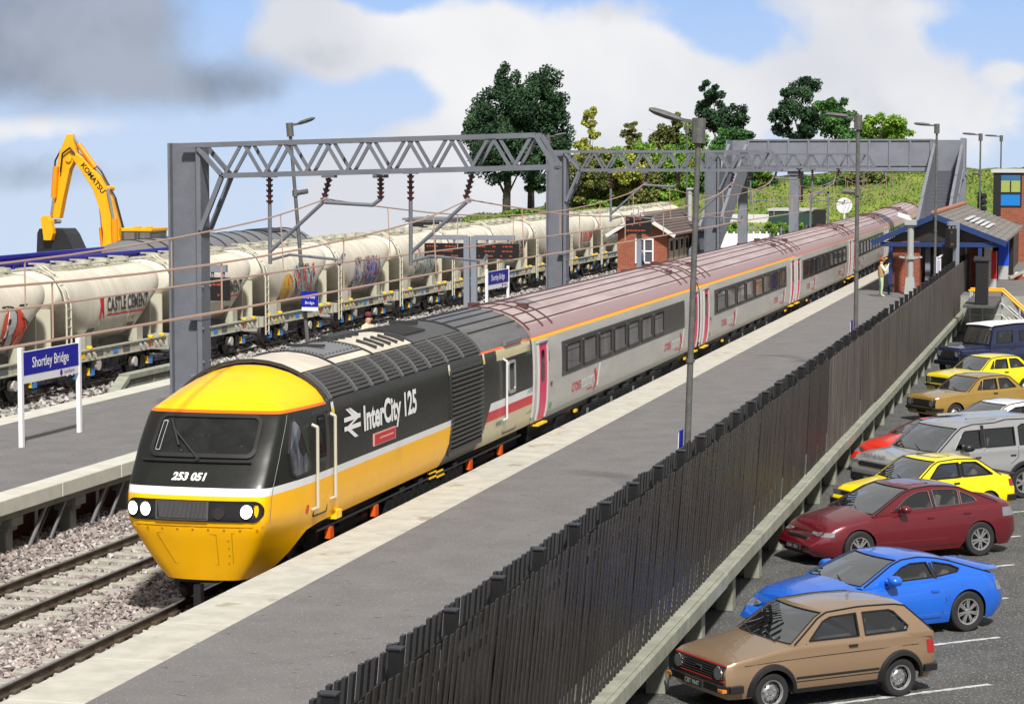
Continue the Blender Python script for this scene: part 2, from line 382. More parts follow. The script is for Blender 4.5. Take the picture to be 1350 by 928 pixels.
def track(cx, y0, y1, label, group=None, ys0=None, ys1=None):
    t = thing('railway_track', label, 'track', (cx, y0, 0))
    for s in (-1, 1):
        r = MB(); x = s * .65; L = y1 - y0
        r.bb(x - .03, x + .03, 0, L, -.025, -.003); r.bb(x - .034, x + .034, 0, L, -.02, -.006); r.bb(x - .012, x + .012, 0, L, -.12, -.02); r.bb(x - .07, x + .07, 0, L, -.14, -.118)
        r.bb(x - .03, x + .03, 0, L, -.0029, 0., 1); r.build('rail', [M_rail, M_railtop], t)
    a, b = (ys0 or y0), (ys1 or y1); k = a; proto = None
    while k < b:
        if proto is None:
            m = MB(); m.bb(-1.2, 1.2, -.125, .125, -.3, -.135); o = m.build('sleeper', M_sleep, t, bevel=.02, loc=(0, k - y0, 0))
            c = MB()
            for s in (-1, 1):
                for q in (-1, 1): c.bb(s * .65 + q * .1 - .05, s * .65 + q * .1 + .05, -.09, .09, -.145, -.08)
            d = c.build('rail_clip', M_rail, o, bevel=.015); proto = (o, d)
        else:
            o = proto[0].copy(); COL.objects.link(o); o.location.y = k - y0; o.rotation_euler.z = rnd.uniform(-.01, .01)
            d = proto[1].copy(); COL.objects.link(d); d.parent = o
        k += .72
    return t
track(-13.87, 10, 190, 'nearest railway track which the yellow power car stands on', ys0=24, ys1=46)
track(-17.35, 10, 190, 'empty middle railway track left of the yellow power car', ys0=26, ys1=70)
track(-32.35, 40, 200, 'rusty siding track the cement wagons stand on', ys0=52, ys1=120)
track(-28.2, 66.5, 200, 'rusty siding track beyond the left platform, in front of the wagons', ys0=68, ys1=120) if False else None

# car-park bay lines
bays = [(35.75 + 3.72 * k) for k in range(-1, 20)]
for k, y0 in enumerate(bays[:12]):
    a = radians(41); d = Vector((cos(a), sin(a), 0)); n = Vector((-sin(a), cos(a), 0)) * .05; P0 = Vector((-2.47, y0, -.796)); v = []; f = []
    for i in range(25):
        w = n * (1 + .5 * sin(i * 2.1 + k) * rnd.random()); c_ = P0 + d * (-1.9 + 3.2 * i / 24) ; v += [c_ + w, c_ - w]
        if i: f.append((2 * i - 2, 2 * i - 1, 2 * i + 1, 2 * i))
    struct(MB().add(v, f).build('bay_marking', M_white, fixn=False))
# ------------------------------------------------------------------ the train: common body section
PROF = [(1.27, 1.17), (1.315, 1.35), (1.345, 1.55), (1.36, 1.8), (1.37, 2.1), (1.37, 2.5), (1.36, 2.8), (1.345, 3.0), (1.325, 3.12), (1.27, 3.24), (1.16, 3.38), (1.0, 3.51), (.78, 3.645), (.52, 3.745), (.26, 3.8), (0, 3.82)]
PX = np.array([a for a, b in PROF]); PZ = np.array([b for a, b in PROF])
PL = np.r_[0, np.cumsum(np.hypot(np.diff(PX), np.diff(PZ)))]; PL /= PL[-1]
def tz(z): return float(np.interp(z, PZ, PL))
def pxz(t): return float(np.interp(t, PL, PX)), float(np.interp(t, PL, PZ))
def pn(t):
    x0, z0 = pxz(max(0, t - .02)); x1, z1 = pxz(min(1, t + .02)); d = Vector((z1 - z0, -(x1 - x0))); 
    if t > .995: d = Vector((0, 1))
    return d.normalized()
def sx_at(z): return float(np.interp(z, PZ, PX))
def spt(y, t, off=0., side=1):
    """point on the train skin, t in -1..1 runs over the roof (1 = ridge)"""
    x, z = pxz(t); n = pn(t); return (side * (x + n.x * off), y, z + n.y * off)
def side_fn(off, side=1, y0=0.):
    return lambda u, v, k=0: (side * (sx_at(v) + off[k]), u + y0, v)
def skin_patch(mb, y0, y1, t0, t1, off, mi=0, n=6, side=1):
    P = []
    for i in range(n + 1):
        t = lerp(t0, t1, i / n); P.append([spt(y0, t, -.02, side), spt(y0, t, off, side), spt(y1, t, off, side), spt(y1, t, -.02, side)])
    mb.grid(P, mi); mb.add(P[0], [(0, 1, 2, 3)], mi); mb.add(P[-1], [(3, 2, 1, 0)], mi); return mb
def sgrid(mb, y0, y1, z0, z1, off, mi=0, side=1, n=10):
    rows = []
    for i in range(n + 1):
        z = lerp(z0, z1, i / n); x = sx_at(z); rows.append([(side * (x - .02), y0, z), (side * (x + off), y0, z), (side * (x + off), y1, z), (side * (x - .02), y1, z)])
    mb.grid(rows, mi); mb.add(rows[0], [(0, 1, 2, 3)], mi); mb.add(rows[-1], [(3, 2, 1, 0)], mi); return mb
M_shl = dict(
    black=(.011, .012, .010), yellow=lin(252, 187, 0), white=(.75, .75, .75), cream=lin(196, 186, 150), red=lin(200, 28, 40), orange=lin(240, 110, 20))
def livery_powercar():
    m = bpy.data.materials.new('power_car_livery'); m.use_nodes = True; t = m.node_tree; b = t.nodes['Principled BSDF']; q = G(t); o, x, y, z = q.obj(); L = M_shl
    c = q.mix(0., L['black'], L['black'])
    yb = q.m('ADD', 9.85, q.m('MULTIPLY', q.m('POWER', q.m('MAXIMUM', q.m('SUBTRACT', z, 1.17), 0.), .6), 1.1))
    c = q.mix(q.mul(q.lt(z, 1.91), q.lt(y, yb)), c, L['yellow'])
    c = q.mix(q.mul(q.rng(z, 1.91, 2.03), q.lt(y, q.m('ADD', yb, .02))), c, L['white'])
    cb = q.m('ADD', 12.65, q.m('MULTIPLY', q.m('POWER', q.m('MAXIMUM', q.m('SUBTRACT', z, 1.17), 0.), .7), 1.25))
    rear = q.gt(y, cb)
    c = q.mix(q.mul(q.lt(z, 1.66), rear), c, L['cream']); c = q.mix(q.mul(q.rng(z, 1.66, 1.87), rear), c, L['red']); c = q.mix(q.mul(q.rng(z, 1.87, 2.04), rear), c, L['white'])
    c = q.mix(q.mul(q.rng(z, 2.9, 3.13), q.rng(y, 14.35, 17.5)), c, L['cream'])
    gr = q.mix(q.ramp(q.noise(q.scale(o, (1, .15, 1)), 3., 4), .3, .7), (.085, .08, .072), (.13, .125, .115))
    c = q.mix(q.gt(z, 3.17), c, gr)
    c = q.mix(q.mul(q.gt(z, 3.165), q.lt(y, 2.78)), c, L['yellow'])
    oz = q.rng(z, 3.13, 3.175)
    c = q.mix(q.mul(oz, q.m('ADD', q.lt(y, 2.82), q.gt(y, 13.0))), c, L['orange'])
    dn = q.noise(o, 1.5, 5); c = q.mix(q.mul(q.ramp(dn, .45, .8), .12), c, (.05, .04, .03))
    t.links.new(c, b.inputs['Base Color']); b.inputs['Roughness'].default_value = .34; b.inputs['Coat Weight'].default_value = .12; b.inputs['Coat Roughness'].default_value = .12; b.inputs['Specular IOR Level'].default_value = .3
    t.links.new(q.m('ADD', .27, q.mul(q.noise(o, 9, 4), .18)), b.inputs['Roughness'])
    bn = q.n('ShaderNodeBump'); bn.inputs['Strength'].default_value = .08; bn.inputs['Distance'].default_value = .01; t.links.new(q.noise(o, 60, 3), bn.inputs['Height']); t.links.new(bn.outputs[0], b.inputs['Normal'])
    return m
# nose: plan outline and setback
_pf = np.array([(0, 0), (.3, .01), (.5, .03), (.68, .065), (.78, .105), (.835, .15), (.868, .22), (.882, .32), (.895, .45), (.925, .8), (.965, 1.35), (.99, 1.9), (1, 2.5)])
_sz = np.array([(.45, .42), (1.0, .2), (1.4, .03), (1.55, 0), (1.9, .05), (2.05, .12), (2.45, .42), (2.6, .52), (3.1, .95), (3.17, 1.01), (3.24, 1.12), (3.38, 1.42), (3.51, 1.8), (3.645, 2.25), (3.745, 2.7), (3.8, 3.05), (3.82, 3.3)])
def setb(z): return float(np.interp(z, _sz[:, 0], _sz[:, 1]))
def zbot(d): 
    t = min(1, max(0, (d - .5) / 1.7)); return .5 + .67 * t * t * (3 - 2 * t)
def chin(z, d): return 1 - .44 * (max(0, 1.5 - z)) ** 1.6 * max(0, 1 - d / 2.4) if z < 1.5 else 1
def wfull(z): return sx_at(z) if z >= 1.17 else 1.27
def nose_pt(xf, z, d=None, off=0.):
    """skin point of the cab: xf = lateral fraction (signed), d = distance behind the front face at this height"""
    s = -1 if xf < 0 else 1; a = abs(xf)
    if d is None: d = float(np.interp(a, _pf[:, 0], _pf[:, 1]))
    if z > 3.15 and d < 2.5: k = min(1, (z - 3.15) / .4); e_ = (1 - (1 - d / 2.5) ** 2.4) ** (1 / 2.4); a = lerp(a, e_ if a > 1e-6 else 0, k * .9)
    yy = setb(z) + d * (1 - setb(z) / 5) if d < 5 else d
    return Vector((s * wfull(z) * a * chin(z, d), yy, z))
def nose_off(xf, z, off):
    p = nose_pt(xf, z); e = .01
    du = nose_pt(xf + e, z) - nose_pt(xf - e, z); dv = nose_pt(xf, z + e) - nose_pt(xf, z - e); n = du.cross(dv).normalized()
    if n.y > 0: n = -n
    return p + n * off
def power_car():
    T = thing('power_car', 'yellow and black diesel power car with lit headlights leading the train', 'locomotive', (-13.87, 35.0, 0))
    lv = livery_powercar()
    # columns: front centre -> corner -> side -> rear
    cols = [(f, float(np.interp(f, _pf[:, 0], _pf[:, 1]))) for f in (0, .08, .16, .24, .32, .4, .48, .55, .62, .68, .73, .78, .81, .835, .853, .868, .877, .882, .889, .895, .91, .925, .945, .965, .98, .99, 1)]
    cols += [(1, d) for d in (3, 3.5, 4, 4.5, 5, 6, 7, 8, 9, 10, 11, 12, 13, 14, 15, 16, 17, 17.65)]
    cols[26] = (1, 2.5)
    rowsq = [0, .12, .25, .4, .55, .7, .85]; rowz = [1.5, 1.56, 1.7, 1.8, 1.9, 2.0, 2.1, 2.3, 2.45, 2.6, 2.8, 3.0, 3.1, 3.165, 3.24, 3.31, 3.38, 3.45, 3.51, 3.58, 3.645, 3.7, 3.745, 3.78, 3.8, 3.815, 3.82]
    P = []
    allc = [(-f, d) for f, d in reversed(cols[1:])] + cols
    for q in rowsq: P.append([nose_pt(f, lerp(zbot(d), 1.5, q), d) for f, d in allc])
    for z in rowz: P.append([nose_pt(f if z < 3.815 else f * 1e-3 if z > 3.819 else f, z, d) for f, d in allc])
    body = MB().grid(P)
    # rear end wall
    R = [(sx_at(z), z) for z in (1.17, 1.5, 2, 2.5, 3.0, 3.165, 3.3, 3.45, 3.6, 3.75, 3.82)]
    body.add([(x, 17.65, z) for x, z in R] + [(-x, 17.65, z) for x, z in R], [(i, i + 1, i + 12, i + 11) for i in range(10)])
    body.build('body', lv, T, smooth=38)
    # floor so nothing shows through
    MB().bb(-1.0, 1.0, 2.9, 17.6, .7, 1.15).build('underframe', M_black, T)
    # --- windscreen
    uw = .66
    fr = MB(); gl = MB()
    fn = lambda o: (lambda u, v, k=0: nose_off(u, v, o[k]))
    def ring(mb, outer, inner, offs, mi=0):
        q_ = lambda lp, k: [(lp[i][0] + (lp[(i + 1) % len(lp)][0] - lp[i][0]) * j / k, lp[i][1] + (lp[(i + 1) % len(lp)][1] - lp[i][1]) * j / k) for i in range(len(lp)) for j in range(k)]
        if len(outer) > 24 or len(outer) == 28: outer, inner = q_(outer, 10 if len(outer) < 40 else 1), q_(inner, 10 if len(outer) < 40 else 1)
        n = len(outer); v = [nose_off(a, b, offs[0] - .03) for a, b in outer] + [nose_off(a, b, offs[1]) for a, b in outer] + [nose_off(a, b, offs[1]) for a, b in inner] + [nose_off(a, b, offs[0]) for a, b in inner]
        f = []
        for r in range(3):
            for i in range(n): f.append((r * n + i, r * n + (i + 1) % n, (r + 1) * n + (i + 1) % n, (r + 1) * n + i))
        mb.add(v, f, mi)
    def rr(x0, x1, z0, z1, r): # radius in metres, x in fractions
        return [(a / 1.37, b) for a, b in rrect(x0 * 1.37, x1 * 1.37, z0, z1, r, 6)]
    def npatch(mb, loop, off, mi=0):
        loop = dens(loop)
        # fan of rings keeps the curvature
        cx = sum(a for a, b in loop) / len(loop); cz = sum(b for a, b in loop) / len(loop); R_ = []
        for s in (1, .8, .6, .4, .2, .001): R_.append([nose_off(cx + (a - cx) * s, cz + (b - cz) * s, off) for a, b in loop])
        mb.grid(R_, mi, closeu=True)
    ring(fr, rr(-uw, uw, 2.46, 3.1, .14), rr(-uw + .045, uw - .045, 2.52, 3.05, .1), (.0, .035)); fr.build('windscreen_frame', mat('rubber', (.018, .018, .018), .35), T, smooth=50)
    npatch(gl, rr(-uw + .04, uw - .04, 2.515, 3.055, .1), .006); w = gl.build('windscreen', mat('windscreen_glass', (.018, .019, .018), .22, spec=.35, var=.5, vscale=3, speck=((.3, .3, .29), 34, .73)), T, smooth=60)
    sl = MB(); ring(sl, rr(-uw + .06, -uw + .12, 2.56, 3.0, .02), rr(-uw + .065, -uw + .115, 2.57, 2.99, .02), (.01, .012)); sl.build('window_blind', mat('pale_strip', (.5, .5, .5), .5), w)
    ld = MB(); pts = [nose_off(u, 2.4, .03) for u in np.linspace(-.72, .62, 12)]; ld.tube(pts, .022, 6); ld.build('sill_rail', mat('rubber', (0, 0, 0)), T)
    wp = MB(); a_, b_ = nose_off(-.02, 2.43, .05), nose_off(-.42, 2.86, .05); wp.tube([a_, b_], .018, 6); wp.cyl(a_, a_ + Vector((0, -.05, 0)), .03, 8); wp.bar(nose_off(-.30, 2.62, .045), nose_off(-.49, 3.0, .045), .03, .03)
    wp.build('wiper', mat('wiper_black', (.02, .02, .022), .5), T)
    # --- light cluster
    cl = MB(); npatch(cl, [(a, b) for a, b in rr(-.83, .835, 1.52, 1.83, .14)], .012); ring(cl, rr(-.84, .845, 1.51, 1.84, .15), rr(-.82, .825, 1.53, 1.82, .13), (.0, .02))
    C = cl.build('light_cluster', mat('cluster_black', (.013, .013, .014), .3), T, smooth=60)
    gm_ = MB()
    for k in range(38):
        u = lerp(-.42, .18, k / 37); gm_.bar(nose_off(u + .02, 1.555, .035), nose_off(u - .0, 1.80, .035), .012, .03)
    ring(gm_, rr(-.45, .21, 1.535, 1.82, .01), rr(-.43, .19, 1.55, 1.805, .01), (.0, .045)); gm_.build('grille', mat('grille_grey', (.075, .075, .075), .45), T)
    def disc(u, z, rx, rz, off, name, m, par):
        d = MB(); loop = [(u + rx / 1.37 * cos(2 * pi * i / 24), z + rz * sin(2 * pi * i / 24)) for i in range(24)]; npatch(d, loop, off); ring(d, [(u + (a - u) * 1.14, z + (b - z) * 1.14) for a, b in loop], loop, (off - .005, off + .015), 1)
        return d.build(name, [m, mat('lamp_rim', (.05, .05, .05), .3, .5)], par, smooth=60)
    Ml = mat('lit_lamp', (1, .99, .95), .3, emit=6)
    for u in (-.755, -.585, .66): disc(u, 1.675, .09, .105, .025, 'headlight', Ml, T)
    disc(.335, 1.665, .09, .1, .02, 'horn_cover', mat('horn_black', (.02, .02, .02), .4), T)
    # --- nose panel seams and rivets
    se = MB()
    def seam(pts, r=.006):
        se.tube([nose_off(u, z, .001) for u, z in pts], r, 4)
    for s in (-1, 1): seam([(s * .86 * .98, 1.44), (s * .86, .75)], .006)
    seam([(u, 1.43) for u in np.linspace(-.86, .86, 14)])
    seam([(-.5, 1.3), (.3, 1.3), (.36, .78), (-.42, .78), (-.5, 1.3)]); seam([(.5, 1.33), (.84, 1.33)]); seam([(.5, 1.33), (.6, .8)]); seam([(-.6, 1.33), (-.84, 1.33)])
    for u in np.linspace(-.8, .8, 9): se.cyl(nose_off(u, 1.38, -.005), nose_off(u, 1.38, .008), .018, 8)
    for k in range(4): se.cyl(nose_off(.47 + k * .02, 1.2 - k * .13, -.005), nose_off(.47 + k * .02, 1.2 - k * .13, .008), .013, 8)
    se.build('nose_seam', mat('seam_yellow', tuple(k * .55 for k in M_shl['yellow']), .5), T)
    sc = MB(); sc.tube([nose_pt(.884, z) + Vector((.006, -.004, 0)) for z in np.linspace(1.5, 3.1, 14)], .006, 4); sc.build('cab_seam', mat('seam_grey', (.15, .15, .14), .5), T)
    # numbers
    nm = MB(); vs, fs = text('253 051', size=.155, bold=.006, shear=.18, align='CENTER', sx=1.15)
    nm.add([nose_off((a - .12) / 1.37, 2.135 + b, .006) for a, b in vs], fs); nm.build('number', mat('white_letter', (.8, .8, .8), .5), T, fixn=False)
    # --- cab side window, doors, handrails (both sides)
    def side_map(off):   # u = y (from tip), v = z ; cab side follows the plan taper
        def f(u, v, k=0, s=1):
            d = (u - setb(v)) / (1 - setb(v) / 5) if u < 5 else u
            fr_ = float(np.interp(d, _pf[:, 1], _pf[:, 0])); return Vector((s * (wfull(v) * fr_ * chin(v, d) + off[k]), u, v))
        return f
    sm = side_map
    for s in (1, -1):
        F = lambda o: (lambda u, v, k=0: sm(o)(u, v, k, s))
        win = [(1.28, 2.96), (1.5, 2.99), (1.72, 2.9), (1.86, 2.3), (1.84, 2.14), (1.5, 2.12), (1.3, 2.22), (1.15, 2.45)] if False else [(1.3, 2.98), (1.42, 3.0), (1.56, 2.9), (1.82, 2.32), (1.84, 2.2), (1.74, 2.13), (1.3, 2.1), (1.16, 2.17), (1.1, 2.5)]
        out = [(1.45 + (a - 1.45) * 1.13, 2.55 + (b - 2.55) * 1.08) for a, b in win]
        o = MB().poly([out, win], F((.02, 0)), 0, thick=True).build('window_frame', mat('rubber', (0, 0, 0)), T)
        MB().poly([win], F((.008, 0))).build('cab_window', mat('cab_glass', (.03, .033, .05), .05, spec=.9, var=.8, vscale=2.2, col2=(.16, .17, .19), streak=(1, 3, .6)), o)
        dr = MB().poly([rrect(2.12, 2.82, 1.3, 3.06, .06), rrect(2.15, 2.79, 1.33, 3.03, .05)], F((.01, -.01)), 0, thick=True); dr.poly([rrect(2.3, 2.64, 2.2, 2.98, .07)], F((.012, 0)), 1)
        dr.build('cab_door', [mat('door_line', (.03, .03, .03), .5), M_glassd], T)
        for yy, z0, z1 in ((2.02, 1.45, 2.86), (2.96, 1.5, 2.95)):
            h = MB(); x = s * (1.43); xi = s * 1.34; h.tube([(xi, yy, z0), (x, yy, z0 + .04), (x, yy, z1 - .04), (xi, yy, z1)], .028, 8); h.build('handrail', mat('handrail_cream', (.5, .47, .37), .5), T)
        # rear door + window + handrail
        d = MB().poly([rrect(15.0, 16.25, 1.24, 2.9, .06), rrect(15.03, 16.22, 1.27, 2.87, .05)], side_fn((.006, -.01), s), 0, thick=True); d.build('rear_door', mat('door_line', (0, 0, 0)), T)
        d = MB().poly([rrect(15.3, 15.95, 2.1, 2.82, .1), rrect(15.37, 15.88, 2.17, 2.76, .06)], side_fn((.025, -.01), s), 0, thick=True); d.poly([rrect(15.36, 15.9, 2.16, 2.77, .06)], side_fn((.008, 0), s), 1)
        d.build('window', [mat('alu_frame', (.42, .42, .42), .4, .4), M_glassd], T)
        h = MB(); h.tube([(s * 1.33, 14.95, 1.55), (s * 1.43, 14.95, 1.6), (s * 1.43, 14.95, 2.85), (s * 1.34, 14.95, 2.9)], .025, 8); h.build('handrail', mat('handrail_white', (.6, .6, .6), .5), T)
        # cooling grille with horizontal slats
        gl_ = MB().poly([rrect(10.55, 13.05, 1.36, 2.98, .03)], side_fn((.006, 0), s), 1)
        gl_.poly([rrect(10.5, 13.1, 1.3, 3.02, .03), rrect(10.58, 13.02, 1.38, 2.96, .02)], side_fn((.035, -.01), s), 0, thick=True)
        for k in range(17):
            z = 1.42 + k * .093; x = s * (sx_at(z) + .02); gl_.box((x, 11.8, z), (.07, 2.44, .03), 0, rot=Matrix.Rotation(s * .5, 3, 'Y'))
        gl_.build('cooling_grille', [mat('slat_dark', (.035, .037, .035), .45), mat('recess', (.006, .006, .006), .8)], T)
        # sloping roof louvres
        lo = MB(); ta, tb = tz(3.2), tz(3.2) + .0; t0_, t1_ = tz(3.22), tz(3.57)
        skin_patch(lo, 2.95, 13.05, t0_ - .012, t1_ + .012, .01, 1, 8, s)
        for k in range(8):
            t_ = lerp(t0_, t1_, k / 7); lo.bar(spt(2.98, t_, .035, s), spt(13.02, t_, .035, s), .03, .045)
        y_ = 2.98
        for y_ in (2.98, 4.4, 5.35, 6.3, 7.25, 8.2, 9.15, 10.4, 11.6, 13.02):
            P_ = [[spt(y_ + dy, lerp(t0_ - .012, t1_ + .012, i / 6), .075 if e else .0, s) for dy, e in ((-.03, 0), (-.03, 1), (.03, 1), (.03, 0))] for i in range(7)]; lo.grid(P_)
        lo.build('roof_louvre', [mat('louvre_grey', (.2, .2, .2), .3, .5), mat('recess', (0, 0, 0))], T)
        # body-side text
        if s == 1:
            bt = MB(); f = lambda a, b: (sx_at(b) + .012, a, b)
            w1 = max(a for a, b in text('InterCity', size=.6, bold=.02)[0]); add_text(bt, 'InterCity', lambda a, b: f(4.72 + a * 2.32 / w1, 2.47 + b), size=.6, bold=.02); w2 = max(a for a, b in text('125', size=.6, bold=.02)[0]); add_text(bt, '125', lambda a, b: f(7.17 + a * .9 / w2, 2.47 + b), size=.6, bold=.02)
            bt.build('lettering', mat('white_letter', (0, 0, 0)), T, fixn=False)
            A = MB()    # double arrow emblem
            def q4(pts): A.poly([pts], lambda u, v, k=0: f(3.62 + u * .93, 2.38 + v * .78))
            for z in (.24, .44): q4([(0, z), (1.0, z), (1.0, z + .1), (0, z + .1)])
            q4([(0.13, .72), (.33, .72), (.66, .54), (.46, .54)]) ; q4([(.28, .44), (.48, .44), (.84, .34), (.64, .34)]) if 0 else None
            q4([(.2, .72), (.42, .72), (.86, .54), (.64, .54)]); q4([(.18, .44), (.4, .44), (.78, .34), (.56, .34)]) if 0 else None
            q4([(.84, .44), (.62, .44), (.22, .34), (.44, .34)]); q4([(.2, .24), (.42, .24), (.84, .04), (.62, .04)]) 
            A.build('emblem', mat('white_letter', (0, 0, 0)), T)
            n_ = MB().poly([rrect(5.55, 7.35, 2.06 - .0, 2.25, .02)], lambda u, v, k=0: (sx_at(v) + .012, u, v), 0); 
            n_ = MB(); n_.bb(1.365, 1.39, 5.3, 6.65, 2.12, 2.34, 1); n_.bb(1.366, 1.395, 5.34, 6.61, 2.14, 2.32, 0)
            add_text(n_, 'Lady Diana Brand', lambda a, b: (1.397, 5.9 + a, 2.16 + b), 1, size=.1, sx=1.0) if 0 else n_.bb(1.39, 1.398, 5.65, 6.5, 2.22, 2.25, 1)
            n_.build('nameplate', [mat('plate_red', lin(196, 40, 44), .4), mat('plate_text', (.6, .35, .3), .5)], T)
            wn = MB()
            for yy in (3.0, 10.45, 13.18): wn.poly([rrect(yy, yy + .14, 2.93, 3.14, .01)], side_fn((.012, 0)), 0); wn.poly([rrect(yy + .01, yy + .13, 2.95, 3.04, .01)], side_fn((.016, 0)), 1)
            wn.poly([rrect(1.75, 1.86, 1.42, 1.56, .01)], lambda u, v, k=0: sm((.008, 0))(u, v, 0, 1), 2)
            wn.poly([rrect(14.3, 14.75, 1.5, 1.58, .01)], side_fn((.008, 0)), 3); wn.poly([rrect(14.85, 15.0, 1.46, 1.58, .01)], side_fn((.009, 0)), 4)
            wn.build('warning_label', [M_white_p, mat('label_yellow', (.8, .6, .02), .5), mat('label_red', (.6, .05, .04), .5), mat('label_grey', (.2, .2, .18), .5), mat('label_teal', (.2, .5, .5), .5)], T)
    # --- roof equipment
    rf = MB()
    for s in (1, -1):
        skin_patch(rf, 2.86, 4.62, tz(3.62), 1, .02, 0, 6, s)
        skin_patch(rf, 4.72, 6.9, tz(3.7), 1, .035, 1, 5, s); skin_patch(rf, 4.72, 6.9, tz(3.62), tz(3.69), .02, 0, 2, s)
        skin_patch(rf, 7.0, 9.6, tz(3.62), 1, .025, 0, 6, s)
        skin_patch(rf, 9.7, 12.95, tz(3.62), 1, .02, 2, 6, s)
        for k in range(11): rf.bar(spt(9.95 + k * .14, tz(3.72), .05, s), spt(9.95 + k * .14, 1, .05, s), .05, .04, 3)
        for yy in (2.8, 4.67, 6.95, 9.65, 13.1): 
            P_ = [[spt(yy + dy, lerp(tz(3.2), 1, i / 14), .045 if e else .0, s) for dy, e in ((-.025, 0), (-.025, 1), (.025, 1), (.025, 0))] for i in range(15)]; rf.grid(P_, 3)
        for t_ in (.72, .8, .88, .96): rf.bar(spt(13.2, t_, .008, s), spt(17.6, t_, .008, s), .035, .03, 3)
        for k in range(9):
            for yy in (4.85, 6.75): p_ = Vector(spt(yy, lerp(tz(3.72), 1, k / 9), .035, s)); rf.cyl(p_, p_ + Vector((0, 0, .015)), .02, 6, 3)
        for k in range(10): p_ = Vector(spt(4.85 + k * .21, tz(3.73), .035, s)); rf.cyl(p_, p_ + Vector((0, 0, .015)), .02, 6, 3)
        for k in range(5): rf.bar(spt(7.5 + k * .45, tz(3.66), .06, s), spt(7.5 + k * .45, tz(3.78), .06, s), .05, .05, 3)
    rf.bb(-.35, .35, 5.6, 5.7, 3.85, 3.9, 3); rf.bb(-.3, .3, 11.8, 11.9, 3.84, 3.92, 3)
    for k in range(4): rf.cyl((-.1, 7.3 + k * .42, 3.82), (-.1, 7.3 + k * .42, 3.93), .17, 16, 3)
    rf.build('roof_panel', [mat('roof_cream', (.6, .55, .46), .6, var=.2, vscale=2), mat('roof_grey', (.16, .165, .17), .5), mat('roof_dark', (.07, .07, .068), .5), mat('roof_black', (.03, .03, .03), .5)], T, smooth=30)
    gt_ = MB(); gt_.bar((1.33, 15.1, 3.22), (1.33, 16.6, 3.22), .06, .09); gt_.build('door_gutter', mat('roof_grey', (0, 0, 0)), T)
    # --- running gear
    for yb_ in (4.6, 13.9):
        B = MB()
        for s in (-1, 1):
            B.bb(s * .95 - .06, s * .95 + .06, yb_ - 1.75, yb_ + 1.75, .5, .78)
            for k in (-1.3, 1.3): B.cyl((s * 1.0, yb_ + k - .35, .55), (s * 1.0, yb_ + k - .35, .95), .1, 10); B.cyl((s * 1.0, yb_ + k + .35, .55), (s * 1.0, yb_ + k + .35, .95), .1, 10)
            B.bb(s * 1.0 - .12, s * 1.0 + .12, yb_ - .5, yb_ + .5, .45, .95); B.bb(s * 1.0, s * 1.15, yb_ - .9, yb_ + 1.0, .78, .88)
        bo = B.build('bogie', M_black, T)
        for k in (-1.3, 1.3):
            wh = MB(); wh.cyl((-.8, yb_ + k, .5), (.8, yb_ + k, .5), .08, 8)
            for s in (-1, 1): wh.lathe([(s * .6, .0), (s * .6, .47), (s * .7, .5), (s * .73, .46), (s * .73, .1), (s * .73, 0)], 24, 0, Matrix.Translation((0, yb_ + k, .5)))
            wh.build('wheelset', mat('wheel_steel', (.12, .11, .1), .45, .5), bo, smooth=40)
            ab = MB()
            for s in (-1, 1): ab.mark(); ab.bb(s * 1.2 - .05, s * 1.2 + .05, yb_ + k - .1, yb_ + k + .1, .78, .98)
            ab.build_pieces('axle_box', mat('axle_orange', lin(225, 90, 20), .5), bo)
    u = MB()
    for k, y_ in enumerate(np.arange(6.6, 11.8, .42)): u.bb(.75, 1.22, y_, y_ + .34, .55, .95 + .06 * (k % 3))
    u.tube([(1.2, 2.6, 1.0), (1.22, 17, 1.0)], .03, 6); u.build('equipment_box', M_black, T)
    yl = MB()
    for y_, z in ((9.4, .98), (9.4, 1.08), (9.9, 1.04), (10.0, .94)): yl.bb(1.2, 1.25, y_, y_ + .5, z, z + .03)
    yl.bb(1.2, 1.36, 3.2, 3.5, 1.12, 1.26); yl.build('yellow_fitting', mat('fitting_yellow', lin(250, 200, 20), .5), T)
    cp = MB(); cp.bb(-.55, .2, .6, .9, .42, .52); cp.bb(-.12, .0, .35, .5, .0, .42); cp.cyl((-.5, .9, .3), (-.5, .6, .4), .05); cp.build('coupling', M_black, T)
    wf = MB()
    for s in (-1, 1): wf.lathe([(s * .56, .0), (s * .58, .42), (s * .68, .46), (s * .72, .42), (s * .72, .0)], 24, 0, Matrix.Translation((0, 1.5, .45)))
    wf.build('wheelset', mat('wheel_steel', (0, 0, 0)), T, smooth=40)
    return T
power_car()

# ------------------------------------------------------------------ coaches
def livery_coach(name, band):
    m = bpy.data.materials.new(name); m.use_nodes = True; t = m.node_tree; b = t.nodes['Principled BSDF']; q = G(t); o, x, y, z = q.obj()
    sil = q.mix(q.ramp(q.noise(q.scale(o, (1, .2, 1)), 2.2, 4), .3, .7), (.4, .395, .375), (.47, .465, .445))
    c = q.mix(q.lt(z, 1.3), sil, (.3, .295, .27))
    rf = q.mix(q.ramp(q.noise(q.scale(o, (1, .12, 1)), 3.2, 5), .3, .72), (.35, .26, .25), (.45, .365, .35))
    rf = q.mix(q.lt(z, 3.42), rf, (.32, .21, .205))
    c = q.mix(q.gt(z, 3.14), c, rf)
    c = q.mix(q.rng(z, 3.075 if band == 'y' else 3.11, 3.15), c, lin(245, 185, 15) if band == 'y' else lin(222, 120, 70))
    if band == 'y': c = q.mix(q.rng(z, 3.145, 3.165), c, lin(225, 95, 25))
    t.links.new(c, b.inputs['Base Color']); b.inputs['Metallic'].default_value = .0; t.links.new(q.m('ADD', .3, q.mul(q.noise(o, 8, 4), .2)), b.inputs['Roughness'])
    return m
